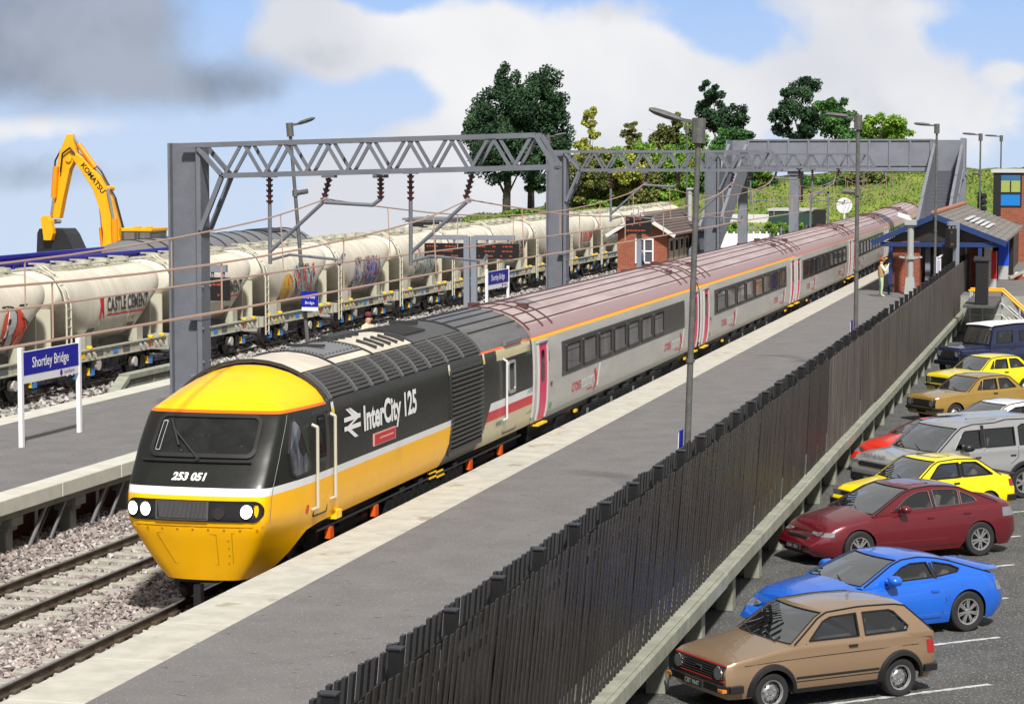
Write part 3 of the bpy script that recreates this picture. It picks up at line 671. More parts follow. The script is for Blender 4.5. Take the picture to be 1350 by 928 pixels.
CY, CO = livery_coach('coach_livery_first', 'y'), livery_coach('coach_livery_standard', 'o')
M_pink = mat('door_pink', lin(214, 28, 92), .4); M_silv = mat('coach_silver', (.4, .4, .38), .4)
M_band = mat('window_band', (.045, .045, .043), .35)
M_win = mat('coach_glass', (.014, .014, .014), .04, spec=.9, var=.9, vscale=1.3, col2=(.11, .11, .115), streak=(1, 1, .5))
M_winb = mat('coach_glass_seats', (.05, .02, .014), .05, spec=.9, var=.9, vscale=1.6, col2=(.28, .25, .22), streak=(1, 1.5, .4))
M_lred = mat('letter_red', lin(205, 40, 60), .5); M_lw = mat('letter_white', (.8, .8, .8), .5)
M_roofd = mat('roof_maroon', (.085, .035, .035), .5)
CL = 23.9
def coach(label, liv, nwin, w0, w1, thirdglass, blank=0):
    T = thing('passenger_coach', label, 'railway coach', (0, 0, 0), group='coaches behind the power car')
    ys = [.12, .14, .2, .5, 1, 3, 6, 12, 18, 21, 22.9, 23.4, 23.7, 23.76, 23.78]; P = []
    ts = sorted(set([i / 26 for i in range(27)] + [tz(3.14), tz(3.08)]))
    for y in ys: P.append([spt(y, t_, 0, 1) for t_ in ts] + [spt(y, t_, 0, -1) for t_ in reversed(ts[:-1])])
    b = MB().grid(P); n = len(P[0])
    for k, r in ((0, 1), (-1, -1)): b.add(P[k], [tuple(range(n))])
    b.build('body', liv, T, smooth=40)
    MB().bb(-1.15, 1.15, .3, 23.6, .75, 1.16).build('underframe', M_black, T)
    g_ = MB(); 
    for s in (1, -1): skin_patch(g_, -.12, .13, tz(1.3), 1, -.08, 0, 14, s)
    g_.build('gangway', mat('gangway_maroon', (.06, .015, .02), .6), T)
    for s in (1, -1):
        bd = sgrid(MB(), w0, w1, 2.02, 2.86, .009, 0, s); bd.build('window_band', M_band, T)
        pitch = (w1 - w0 - blank - .5) / nwin
        for k in range(nwin):
            a = w0 + .5 + k * pitch
            w = MB().poly([rrect(a, a + pitch * .8, 2.08, 2.8, .09), rrect(a + .06, a + pitch * .8 - .06, 2.14, 2.74, .06)], side_fn((.03, 0), s), 0, thick=True)
            w.poly([rrect(a + .04, a + pitch * .8 - .04, 2.12, 2.76, .06)], side_fn((.014, 0), s), 1)
            w.poly([[(a + .06, 2.58), (a + pitch * .8 - .06, 2.58), (a + pitch * .8 - .06, 2.6), (a + .06, 2.6)]], side_fn((.02, 0), s), 0) if k % 2 == 0 else None
            w.build('window', [mat('rubber', (0, 0, 0)), M_winb if thirdglass and k % 3 != 0 else M_win], T)
        for y0_, nm in ((.45, 1), (CL - 1.35, 1)):
            d = sgrid(MB(), y0_, y0_ + .85, 1.2, 3.0, .014, 0, s, 14); d.poly([rrect(y0_ + .28, y0_ + .58, 2.1, 2.82, .06)], side_fn((.024, 0), s), 1)
            for yy in (y0_ - .07, y0_ + .87): sgrid(d, yy, yy + .05, 1.22, 3.02, .05, 2, s)
            d.bb(s * 1.3 - .06, s * 1.3 + .1, y0_ - .1, y0_ + 1.0, 3.0, 3.04, 2); d.build('door', [M_pink, M_glassd, M_silv], T)
            st = MB(); st.bb(s * 1.28 - .1, s * 1.28 + .1, y0_ - .05, y0_ + .9, 1.08, 1.12); st.build('door_step', mat('step_yellow', lin(235, 190, 30), .6), T)
    f = lambda a, b_: (sx_at(b_) + .01, a, b_)
    for yy in (4.2, 17.4):
        L = MB(); wa = max(a for a, b in text('cross', size=.5)[0]); wb_ = max(a for a, b in text('country', size=.5)[0]); add_text(L, 'cross', lambda a, b_: f(yy + a * 1.1 / wa, 1.52 + b_), 0, size=.5); add_text(L, 'country', lambda a, b_: f(yy + 1.18 + a * 1.55 / wb_, 1.52 + b_), 1, size=.5)
        add_text(L, 'railway', lambda a, b_: f(yy + 1.7 + a, 1.42 + b_), 0, size=.14) if 0 else L.poly([rrect(yy + 1.9, yy + 2.6, 1.4, 1.44, .01)], side_fn((.01, 0)), 0)
        L.poly([[(yy + 2.75, 1.32), (yy + 2.95, 1.32), (yy + 3.2, 1.58), (yy + 2.9, 1.9), (yy + 2.7, 1.86), (yy + 2.95, 1.58)]], side_fn((.011, 0)), 0); L.poly([[(yy + 3.1, 1.4), (yy + 3.35, 1.42), (yy + 3.28, 1.6), (yy + 3.5, 1.98), (yy + 3.3, 1.98), (yy + 3.1, 1.6)]], side_fn((.012, 0)), 1)
        L.build('lettering', [M_lred, M_lw], T, fixn=False)
    q_ = MB().poly([rrect(1.75, 2.0, 1.35, 1.5, .02)], side_fn((.01, 0)), 0); q_.poly([rrect(1.75, 1.95, 1.9, 2.0, .01)], side_fn((.01, 0)), 1); q_.poly([rrect(1.5, 1.6, 2.5, 2.75, .02)], side_fn((.01, 0)), 2)
    q_.build('side_label', [mat('label_green', (.05, .4, .15), .5), mat('label_maroon', (.2, .03, .06), .5), M_black], T)
    r = MB()
    for s in (1, -1):
        for t_ in (.68, .77, .86, .95): r.bar(spt(.2, t_, .006, s), spt(23.7, t_, .006, s), .03, .022)
        for yy in (.16, 1.6, 2.6, 21.2, 22.3, 23.74):
            P_ = [[spt(yy + dy, lerp(.62, 1, i / 12), .03 if e else .0, s) for dy, e in ((-.03, 0), (-.03, 1), (.03, 1), (.03, 0))] for i in range(13)]; r.grid(P_)
        r.bb(s * .6 - .12, s * .6 + .12, 2.0, 2.25, 3.7, 3.82); r.bb(s * .7 - .1, s * .7 + .1, 21.6, 21.85, 3.65, 3.76)
    r.build('roof_rib', M_roofd, T)
    e = MB()
    for k, yy in enumerate(np.arange(6.2, 17.5, 1.05)): e.bb(.7, 1.25, yy, yy + .8, .5, .98 + .08 * (k % 2)); e.bb(1.2, 1.27, yy + .3, yy + .5, .62, .9, 1 if k % 3 == 0 else 0)
    e.build('equipment_box', [M_black, mat('vent_grey', (.2, .2, .2), .5)], T)
    for yb_ in (3.6, 20.2):
        B = MB()
        for s in (-1, 1):
            B.bb(s * 1.0 - .08, s * 1.0 + .08, yb_ - 1.8, yb_ + 1.8, .55, .8); B.bb(s * 1.0, s * 1.2, yb_ - .5, yb_ + .5, .5, 1.0, 0)
            for k in (-1.3, 1.3): B.cyl((s * 1.0, yb_ + k, .5), (s * 1.22, yb_ + k, .5), .2, 12, 0); B.lathe([(s * .6, 0), (s * .6, .47), (s * .72, .47), (s * .72, 0)], 20, 0, Matrix.Translation((0, yb_ + k, .47)))
            B.tube([(s * 1.1, yb_ - .4, .9), (s * 1.12, yb_ + .5, .85)], .025, 6, 1); B.bb(s * 1.22 - .02, s * 1.22 + .04, yb_ + 1.5, yb_ + 1.75, .93, 1.0, 2)
        B.build('bogie', [M_black, mat('axle_orange', (0, 0, 0)), mat('step_yellow', (0, 0, 0))], T)
    return T
def curve_x(y): return -.00022 * max(0, y - 112) ** 2
def place(o, y, lab=None):
    x0, x1 = curve_x(y), curve_x(y + CL); o.location = (-13.87 + x0, y, 0); o.rotation_euler = (0, 0, -atan2(x1 - x0, CL)); 
    if lab: o['label'] = lab
    return o
c1_ = coach('silver coach with seven dark windows, coupled right behind the yellow power car', CY, 7, 3.0, 20.9, False, blank=3.4)
place(c1_, 52.75); c1_.scale = (1, .975, 1)
c2_ = coach('silver coach with a full row of windows, second coach behind the power car', CY, 8, 2.6, 21.0, True)
place(c2_, 76.4); c2_.scale = (1, 1.03, 1)
c3_ = coach('silver coach with an orange roof line, third coach, ending beside the slim platform lamp', CO, 9, 2.4, 21.3, False)
place(c3_, 101.2); c3_.scale = (1, 1.0, 1)
place(copy_tree(c3_), 125.3, 'silver coach passing behind the blue station gable, fourth behind the power car')
place(copy_tree(c3_), 149.3, 'silver coach passing under the footbridge, fifth behind the power car')
place(copy_tree(c3_), 173.3, 'last visible silver coach, beyond the footbridge against the grass bank')
# ------------------------------------------------------------------ cement tank wagons on the siding
M_tank = mat('tank_cream', (.66, .63, .53), .5, var=.2, vscale=1.1, streak=(1, 1.4, .3), col2=(.52, .48, .39))
M_tankd = mat('tank_end', (.17, .165, .125), .6, var=.25, vscale=1.2)
M_frame = mat('frame_cream', (.46, .45, .36), .65, var=.3, vscale=3, streak=(1, 2, .3))
M_wt = [mat('letter_black', (.02, .02, .02), .5), mat('letter_tankred', lin(190, 30, 35), .5), mat('patch_blue', lin(60, 130, 200), .5), mat('patch_grey', (.1, .1, .11), .5), mat('patch_yellow', lin(240, 190, 10), .5)]
WL = 9.0
def tank_r(u):   # u 0..1 along the tank -> (top z, bottom z, half width)
    e = min(u, 1 - u)
    k = min(1, e / .045) ; k = sqrt(max(0, 1 - (1 - k) ** 2)); kk = .86 + .14 * k
    bot = 1.32 + 1.2 * max(0, 1 - e / .22) ** .75
    top = 3.78; mid = (top + bot) / 2
    return mid + (top - mid) * kk, mid + (bot - mid) * kk, 1.26 * kk * (1 - .06 * max(0, 1 - e / .17))
def tank_pt(u, a, off=0.):    # a angle from bottom (0) via +X side to top (pi)
    zt, zb, w = tank_r(u); c = (zt + zb) / 2; h = (zt - zb) / 2; n = 2.35
    s_, c_ = sin(a), cos(a); r = (abs(s_) ** n + abs(c_) ** n) ** (-1 / n)
    return Vector(((w + off) * s_ * r, .45 + u * (WL - .9), c - (h + off) * c_ * r))
def side_a(u, z):
    lo, hi = .2, pi - .2
    for _ in range(18):
        m_ = (lo + hi) / 2
        if tank_pt(u, m_).z < z: lo = m_
        else: hi = m_
    return lo
def on_tank(y, z, off=.012): u = (y - .45) / (WL - .9); return tank_pt(u, side_a(u, z), off)
def make_wagon():
    T = thing('tank_wagon', '', 'tank wagon', (0, 0, 0), group='cream cement tank wagons')
    us = [0, .004, .012, .025, .045, .08, .12, .17, .25, .35, .5, .65, .75, .83, .88, .92, .955, .975, .988, .996, 1]
    P = [[tank_pt(u, 2 * pi * k / 40) for k in range(40)] for u in us]
    b = MB().grid(P, closeu=True); b.add(P[0], [tuple(range(40))]); b.add(P[-1], [tuple(range(39, -1, -1))])
    tk = b.build('tank', M_tank, T, smooth=50)
    # dished end with a dark recessed panel
    for s, u in ((-1, 0), (1, 1)):
        c = tank_pt(u, 0); y = .45 if s < 0 else WL - .45; zc = 2.5 if s < 0 else 2.85; R_ = []
        for f, dy in ((1, 0), (.92, .1), (.7, .2), (.4, .26), (.01, .28)):
            R_.append([(a * f, y + s * dy, zc + (b_ - zc) * f) for a, b_ in rrect(-1.0, 1.0, 1.62 if s < 0 else 2.4, 3.3, .45, 6)])
        ep = MB().bb(-.8, .8, y - s * .05 - .03, y - s * .05 + .03, 1.2, 2.6); ep.build('end_frame', mat('ladder_cream', (.5, .48, .38), .6), T)
    st = MB()
    for u in (.36, .64):
        P = [[tank_pt(u + du, pi * .5 + (k - 12) * pi / 24 * 1.0 + pi * 0, .012 if e else -.02) for du, e in ((-.004, 0), (-.004, 1), (.004, 1), (.004, 0))] for k in range(0, 37)]; st.grid(P)
    st.build('tank_band', mat('band_cream', (.5, .47, .38), .6), T)
    # walkway and hatches
    w = MB()
    for x in (-.34, .34): w.bar((x, .5, 3.84), (x, WL - .5, 3.84), .05, .04)
    for k in range(22): w.bb(-.36, .36, .6 + k * .39, .72 + k * .39, 3.83, 3.86)
    for y in (1.7, 3.3, 4.8, 6.3, 7.9): w.cyl((0, y, 3.75), (0, y, 3.95), .27, 14); w.bb(-.45, .1, y - .08, y + .02, 3.93, 3.98)
    w.tube([(.45, .5, 3.72), (.5, 3, 3.74), (.45, WL - .5, 3.72)], .035, 5); w.build('walkway', M_frame, T)
    fr = MB()
    for s in (-1, 1):
        fr.bb(s * 1.22 - .05, s * 1.22 + .05, .25, WL - .25, .88, 1.2); fr.bb(s * 1.25 - .07, s * 1.25 + .07, .25, WL - .25, 1.18, 1.23); fr.bb(s * 1.25 - .07, s * 1.25 + .07, .25, WL - .25, .86, .9)
        for y in (.9, 1.3, 2.2, 2.6, WL - 2.6, WL - 2.2, WL - 1.3, WL - .9): fr.add([(s * 1.26, y - .12, 1.18), (s * 1.26, y + .12, 1.18), (s * 1.4, y + .02, .98), (s * 1.26, y, .9), (s * 1.4, y - .02, .98)], [(0, 1, 2, 4), (4, 2, 3), (0, 4, 3), (1, 3, 2)])
        for y in (.25, WL - .25): fr.bb(s * .6 - .75, s * .6 + .75, y - .08, y + .08, .85, 1.25)
        for y in (2.4, WL - 2.4): fr.bb(s * .9, s * 1.2, y - .25, y + .25, 1.2, 1.7)
    fr.build('underframe', M_frame, T)
    m = MB()
    for s in (1,):
        x = 1.33
        for y, w_, z0, z1, k in ((2.9, .5, .98, 1.1, 3), (3.7, .2, 1.03, 1.07, 3), (4.2, .4, .95, 1.12, 2), (5.0, .55, .94, 1.14, 3), (6.4, .3, 1.0, 1.12, 2), (1.75, .2, .96, 1.13, 4), (7.2, .16, .96, 1.1, 1)): m.bb(x - .055, x - .045 + .002, y, y + w_, z0, z1, k)
        for y in (1.0, 2.3, WL - 1.7, WL - .7): m.cyl((1.22, y, 1.28), (1.38, y, 1.28), .05, 8, 4); m.bb(1.3, 1.38, y - .05, y + .05, 1.23, 1.27, 4)
        for y in (2.6, WL - 3.2): m.poly([rrect(y, y + .55, 1.62, 1.85, .01)], lambda a, b_, k=0: on_tank(a, b_), 3)
    m.build('side_marking', M_wt, T)
    bf = MB()
    for y, s in ((.17, -1), (WL - .17, 1)):
        for x in (-.87, .87): bf.cyl((x, y, 1.02), (x, y + s * .35, 1.02), .08, 10, 1); bf.cyl((x, y + s * .33, 1.02), (x, y + s * .38, 1.02), .22, 16)
    bf.build('buffer', [mat('buffer_pale', (.45, .43, .38), .6), M_black], T)
    dk = MB()
    for y in (2.1, WL - 2.1):
        for s in (-1, 1):
            dk.bb(s * 1.0 - .05, s * 1.0 + .05, y - .55, y + .55, .55, .88); dk.bb(s * 1.05 - .12, s * 1.05 + .12, y - .2, y + .2, .3, .7)
            dk.cyl((s * 1.1, y - .55, .4), (s * 1.1, y - .55, .85), .1, 8); dk.cyl((s * 1.1, y + .55, .4), (s * 1.1, y + .55, .85), .1, 8)
            dk.bb(s * 1.12, s * 1.2, y - .75, y - .5, .35, .62, 1); dk.bb(s * 1.12, s * 1.2, y + .5, y + .78, .35, .62, 1); dk.cyl((s * 1.15, y + .36, .38), (s * 1.15, y + .36, .62), .07, 8, 2)
    for y in (3.4, 4.2, 5.4, 6.0): dk.bb(.3, 1.0, y, y + .4, .45, .85)
    dk.tube([(1.05, 2.8, .6), (1.1, 5, .5), (1.05, 6.8, .6)], .03, 5)
    dk.build('running_gear', [M_black, M_wt[2], M_wt[4]], T)
    for y in (2.1, WL - 2.1):
        wh = MB(); wh.cyl((-.7, y, .46), (.7, y, .46), .07, 8)
        for s in (-1, 1): wh.lathe([(s * .58, 0), (s * .58, .5), (s * .62, .5), (s * .63, .46), (s * .72, .46), (s * .72, .4), (s * .68, .36), (s * .7, .12), (s * .74, 0)], 24, 0, Matrix.Translation((0, y, .46)))
        wh.build('wheelset', mat('wheel_dark', (.05, .048, .045), .5, .4), T, smooth=40)
    dd = MB(); dd.cyl((1.1, 3.0, .7), (1.3, 3.0, .7), .2, 14); dd.cyl((1.1, WL - 3.0, .55), (1.3, WL - 3.0, .55), .16, 14); dd.build('brake_wheel', mat('buffer_pale', (0, 0, 0)), T)
    ld = MB(); y = .62
    for yy in (y - .17, y + .17): ld.tube([(1.36, yy, .55), (1.36, yy, 2.7), (1.25, yy, 3.15), (.95, yy, 3.6), (.45, yy, 3.92)], .035, 5)
    for k in range(9): ld.bar((1.36, y - .17, .65 + k * .28), (1.36, y + .17, .65 + k * .28), .04, .03)
    for p in ((1.3, 2.95), (1.12, 3.35), (.85, 3.68)): ld.bar((p[0], y - .17, p[1]), (p[0], y + .17, p[1]), .04, .03)
    ld.build('ladder', mat('ladder_cream', (.5, .48, .38), .6), T)
    return T
wg = make_wagon()
def castle(T, y0, cols, sz=.62, sub=True):
    m = MB(); f = lambda a, b: on_tank(y0 + .25 + a * .93, b, .03)
    add_text(m, 'CASTLE CEMENT', lambda a, b: f(.65 + a, 2.35 + b), 0, size=sz, sx=.78, bold=.013)
    m.poly([[(.65, 2.2), (5.2, 2.2), (5.2, 2.245), (.65, 2.245)]], lambda a, b, k=0: f(a, b), 1) if 0 else None
    for i in range(10): m.add([f(.65 + i * .455, 2.2), f(.65 + (i + 1) * .455, 2.2), f(.65 + (i + 1) * .455, 2.25), f(.65 + i * .455, 2.25)], [(0, 1, 2, 3)], 1)
    m.poly([[(.02, 2.15), (.14, 2.15), (.19, 2.4), (.31, 2.4), (.36, 2.15), (.48, 2.15), (.38, 2.6), (.44, 2.85), (.06, 2.85), (.12, 2.6)]], lambda a, b, k=0: f(a, b), 1)
    if sub: add_text(m, 'cement works', lambda a, b: f(3.1 + a, 1.97 + b), 0, size=.2) if 0 else m.poly([rrect(3.1, 4.9, 1.98, 2.08, .02)], lambda a, b, k=0: f(a, b), 2)
    m.build('lettering', cols, T, fixn=False)
def graffiti(T, y0, y1, z0, z1, cols, seed, n=34, bg=None, word=None):
    r = random.Random(seed); m = MB()
    if bg is not None:
        for a0, a1, mi in bg:
            pts = [(lerp(y0, y1, lerp(a0, a1, .5 + .5 * cos(t) * r.uniform(.85, 1.1))), lerp(z0, z1, .5 + .5 * sin(t) * r.uniform(.85, 1.05))) for t in np.linspace(0, 2 * pi, 17)[:-1]]
            m.grid([[on_tank((a - (y0 + y1) / 2) * 1 + (y0 + y1) / 2 if q == 1 else lerp(sum(p[0] for p in pts) / 16, a, q), lerp(sum(p[1] for p in pts) / 16, b, q), .024) for a, b in pts] for q in (1, .7, .4, .02)], mi, closeu=True)
    if word:
        k = (y1 - y0) / max(a for a, b in text(word, size=1, bold=.05, shear=.3)[0])
        for bold, mi, off, dx in ((.085, 0, .03, 0), (.045, 1, .036, 0)):
            vs, fs = text(word, size=1, bold=bold, shear=.3); m.add([on_tank(y0 + a * k, z0 + b * (z1 - z0) / .75, off) for a, b in vs], fs, mi)
    for _ in range(n):
        a, b = r.uniform(y0, y1), r.uniform(z0, z1); w = r.uniform(.04, .09); L = r.uniform(.2, .6); th = r.uniform(.7, 2.2) if r.random() < .75 else r.uniform(-.5, .5); cur = r.uniform(-1.4, 1.4); pts = []
        for i in range(7):
            pts.append((a, b)); a += cos(th) * L / 6; b += sin(th) * L / 6; th += cur / 6
        v = []; f = []
        off = .035 + .01 * r.random()
        for i, (a, b) in enumerate(pts):
            b = min(z1 + .1, max(z0 - .1, b)); a = min(y1 + .1, max(y0 - .1, a)); v += [on_tank(a - w / 2, b, off), on_tank(a + w / 2, b + w * .4, off)]
            if i: f.append((2 * i - 2, 2 * i - 1, 2 * i + 1, 2 * i))
        m.add(v, f, r.randrange(len(cols)))
    m.build('graffiti', cols, T, fixn=False)
gc_ = dict(k=mat('spray_black', (.03, .03, .035), .5), s=mat('spray_silver', (.42, .43, .42), .4), r=mat('spray_red', lin(205, 70, 45), .5), b=mat('spray_blue', lin(90, 120, 190), .5), c=mat('spray_cyan', lin(150, 190, 200), .5), y=mat('spray_yellow', lin(205, 170, 70), .5), p=mat('spray_purple', lin(125, 105, 150), .5), o=mat('spray_orange', lin(190, 110, 60), .5))
start = 58.45; wagons = []
specs = ['cream tank wagon with silver and red graffiti behind the platform name sign', 'cream tank wagon with black Castle Cement lettering left of the nearest gantry mast', 'cream tank wagon with black lettering half hidden right of the nearest gantry mast',
         'cream tank wagon with yellow and pale blue graffiti behind the small blue lamp sign', 'cream tank wagon with grey and purple graffiti', 'cream tank wagon with silver scrawl and a red mark left of the double departure boards',
         'plain cream tank wagon behind the double departure boards', 'cream tank wagon with small black lettering above the far name sign', 'cream tank wagon half hidden by the second gantry mast', 'cream tank wagon with red lettering beside the second gantry mast',
         'cream tank wagon with a pale tag just left of the brick hut', 'cream tank wagon running behind the brick hut', 'cream tank wagon rising beyond the brick hut roof, last but one', 'last cream tank wagon at the tail, right of the hut roof']
for i in range(14):
    y = start + i * 9.06; T = wg if i == 0 else copy_tree(wg); dx = -.0006 * max(0, y - 150) ** 2
    T.location = (-32.35 + dx, y, 0); T.rotation_euler = (0, 0, .0012 * max(0, y - 150)); T['label'] = specs[i]; wagons.append(T)
castle(wagons[1], 2.9, [gc_['k'], M_wt[1], M_wt[3]]); castle(wagons[2], 2.9, [gc_['k'], M_wt[1], mat('faded_green', (.3, .42, .34), .6)])
castle(wagons[7], 3.4, [gc_['k'], M_wt[1], M_wt[3]], .6); castle(wagons[9], 3.4, [M_wt[1], M_wt[1], M_wt[3]], .6)
graffiti(wagons[0], 2.6, 6.9, 1.6, 2.9, [gc_['k'], gc_['s'], gc_['r']], 3, n=26, bg=[(.62, 1.0, 2), (.0, .3, 2)], word='BARI')
graffiti(wagons[3], 2.6, 3.9, 1.6, 2.8, [gc_['y'], gc_['o'], gc_['r']], 4, n=14, bg=[(0, 1, 0)]); graffiti(wagons[3], 4.2, 6.6, 1.6, 2.9, [gc_['c'], gc_['k'], gc_['r'], gc_['c']], 9, n=170)
graffiti(wagons[4], 2.6, 6.6, 1.6, 2.9, [gc_['s'], gc_['k'], gc_['p'], gc_['b'], gc_['o']], 6, n=150, bg=[(.05, .5, 0), (.45, .95, 2), (.6, .9, 3)])
graffiti(wagons[5], 3.0, 6.4, 1.6, 2.7, [gc_['k'], gc_['s'], gc_['c']], 12, n=130); graffiti(wagons[5], 3.9, 4.3, 2.6, 3.0, [gc_['r']], 2, n=6)
graffiti(wagons[10], 3.0, 6.5, 1.7, 2.7, [gc_['s'], gc_['c'], gc_['k']], 15, n=50)

# ------------------------------------------------------------------ overhead line gantries
def gantry(x, y, L, label, skew=0., thick=.58):
    T = thing('overhead_gantry', label, 'gantry', (x, y, 0), group='overhead line gantries')
    m = MB(); zt = 7.62
    m.bb(-.42, .30, -.09, .09, .9, zt); m.bb(.30, .42, -.3, .3, .9, zt); m.bb(-.42, -.36, -.28, .28, .9, zt)
    m.bb(-.44, .44, -.34, .34, .9, 1.0)
    for z in (2.0, 3.4): m.bb(.1, .43, -.32, .32, z, z + .1); 
    for z in (1.6, 2.4, 3.2, 4.2): 
        for s in (-1, 1): m.cyl((.36, s * .24, z), (.46, s * .24, z), .04, 6)
    m.build('mast', M_gunmetal, T, bevel=.015)
    t = MB(); z0, z1 = 6.82, 7.56; d = .32; sk = skew
    Z = lambda xx, z: z + (xx) * sk
    x1, x2 = L - .45, L
    for s in (-1, 1):
        t.bar((.0, s * d, Z(0, z1)), (x1, s * d, Z(x1, z1)), .1, .11); t.bar((.98, s * d, Z(.98, z0)), (x2, s * d, Z(x2, z0)), .1, .12)
        t.bar((x1, s * d, Z(x1, z1)), (x2, s * d, Z(x2, z0)), .09, .09); t.bar((.38, s * d, z1 - .06), (.98, s * d, Z(.98, z0)), .1, .1)
        t.bar((.98, s * d, Z(.98, z0)), (.42, s * d, 5.55), .1, .11)
        n = 8; w = (x2 - 1.0) / n
        for k in range(n):
            a = 1.0 + k * w
            t.bar((a + .03, s * d, Z(a, z0)), (a + w / 2 - .03, s * d, Z(a + w / 2, z1)), .055, .075)
            if a + w < x1 + .4: t.bar((a + w / 2 + .03, s * d, Z(a + w / 2, z1)), (a + w - .03, s * d, Z(a + w, z0)), .055, .075)
    for k in range(9): a = 1.0 + k * (x2 - 1.05) / 8; t.bar((a, -d, Z(a, z0)), (a, d, Z(a, z0)), .07, .06)
    for k in range(8): a = .6 + k * (x1 - .7) / 7; t.bar((a, -d, Z(a, z1)), (a, d, Z(a, z1)), .06, .05)
    t.build('truss', M_gunmetal, T)
    for side_, tx, far in ((1, -17.35 - x, 0), (1, -13.87 - x, 1)):
        # drop pipe with insulator, raking pipe, registration arm
        a = MB(); xd = tx - 1.75; zc = Z(tx, z0)
        a.cyl((xd, 0, zc - .75), (xd, 0, 4.75), .05, 8); a.cyl((xd, 0, 5.05), (tx - .35, 0, 6.28), .045, 8)
        a.tube([(xd, 0, 4.85), (xd + .5, 0, 4.98), (tx + .0, 0, 4.87)], .035, 6); a.cyl((tx - .05, 0, 4.75), (tx + .1, 0, 5.02), .05, 6)
        a.bb(xd - .16, xd + .16, -.12, .12, zc - .12, zc - .04); a.bb(tx - .42, tx - .1, -.12, .12, zc - .12, zc - .04)
        if not far: a.tube([(tx - .35, 0, 6.22), (tx + .8, 0, 6.16), (tx + 1.0, 0, 6.3), (tx + 1.0, 0, zc - .6)], .045, 8); a.bb(tx + .84, tx + 1.16, -.12, .12, zc - .12, zc - .04)
        a.build('cantilever_arm', M_gunmetal, T)
        i = MB()
        def ins(p, q, i=i):
            p, q = Vector(p), Vector(q); i.cyl(p, q, .045, 8)
            for k in range(5): c = p.lerp(q, (k + .5) / 5); dd = (q - p).normalized() * .03; i.cyl(c - dd, c + dd, .092, 12, r2=.066)
        i.mark(); ins((xd, 0, zc - .12), (xd, 0, zc - .75)); i.mark(); ins((tx - .26, 0, zc - .12), (tx - .42, 0, zc - .7))
        if not far: i.mark(); ins((tx + 1.0, 0, zc - .12), (tx + 1.0, 0, zc - .62))
        i.build_pieces('insulator', M_insul, T, smooth=40)
        c = MB(); c.mark(); c.cyl((tx + .0, -.06, 4.84), (tx + .0, .06, 4.84), .07, 8); c.mark(); c.cyl((tx - .35, -.06, 6.28), (tx - .35, .06, 6.28), .07, 8); c.build_pieces('wire_clamp', M_chrome, T)
    return T
GY = [53.4, 94.0, 133.5]
gantry(-21.15, GY[0], 9.05, 'grey lattice gantry nearest the camera with its mast beside the yellow cab roof', skew=.026)
gantry(-21.3, GY[1], 9.1, 'grey lattice gantry in the middle, mast above the first coach roof', skew=.0)
gantry(-21.25, GY[2], 9.1, 'farthest grey lattice gantry, in front of the footbridge stairs', skew=.0)
# wires
def wires(cx, label, sup):
    T = thing('overhead_wire', label, 'overhead wire', (cx, 13, 0), group='overhead wires')
    sp = [13.0] + GY + [174, 214]; c = MB(); k = MB(); d = MB()
    wy = lambda y: .18 * sin(y * .21)
    for a, b in zip(sp[:-1], sp[1:]):
        n = 16; pts = []; pts2 = []
        for i in range(n + 1):
            t = i / n; y = lerp(a, b, t); z = 6.3 - .78 * (1 - (2 * t - 1) ** 2)
            pts.append((curve_x(y) + (-.35 * max(0, 1 - min(t, 1 - t) / .12)), y - 13, z)); pts2.append((curve_x(y) + .0, y - 13, 4.80 - .05 * (1 - (2 * t - 1) ** 2)))
        c.tube(pts, .019, 5); k.tube(pts2, .021, 5)
        for t in (.1, .26, .42, .58, .74, .9):
            y = lerp(a, b, t); z = 6.3 - .78 * (1 - (2 * t - 1) ** 2); d.mark(); d.cyl((curve_x(y) + (-.35 * max(0, 1 - min(t, 1 - t) / .12)), y - 13, z), (curve_x(y), y - 13, 4.78), .014, 5)
    c.build('catenary_wire', M_copper, T); k.build('contact_wire', M_copper, T); d.build_pieces('dropper', M_copper, T)
wires(-17.35, 'copper overhead wires above the empty middle track', 0); wires(-13.87, 'copper overhead wires above the power car and coaches', 0)

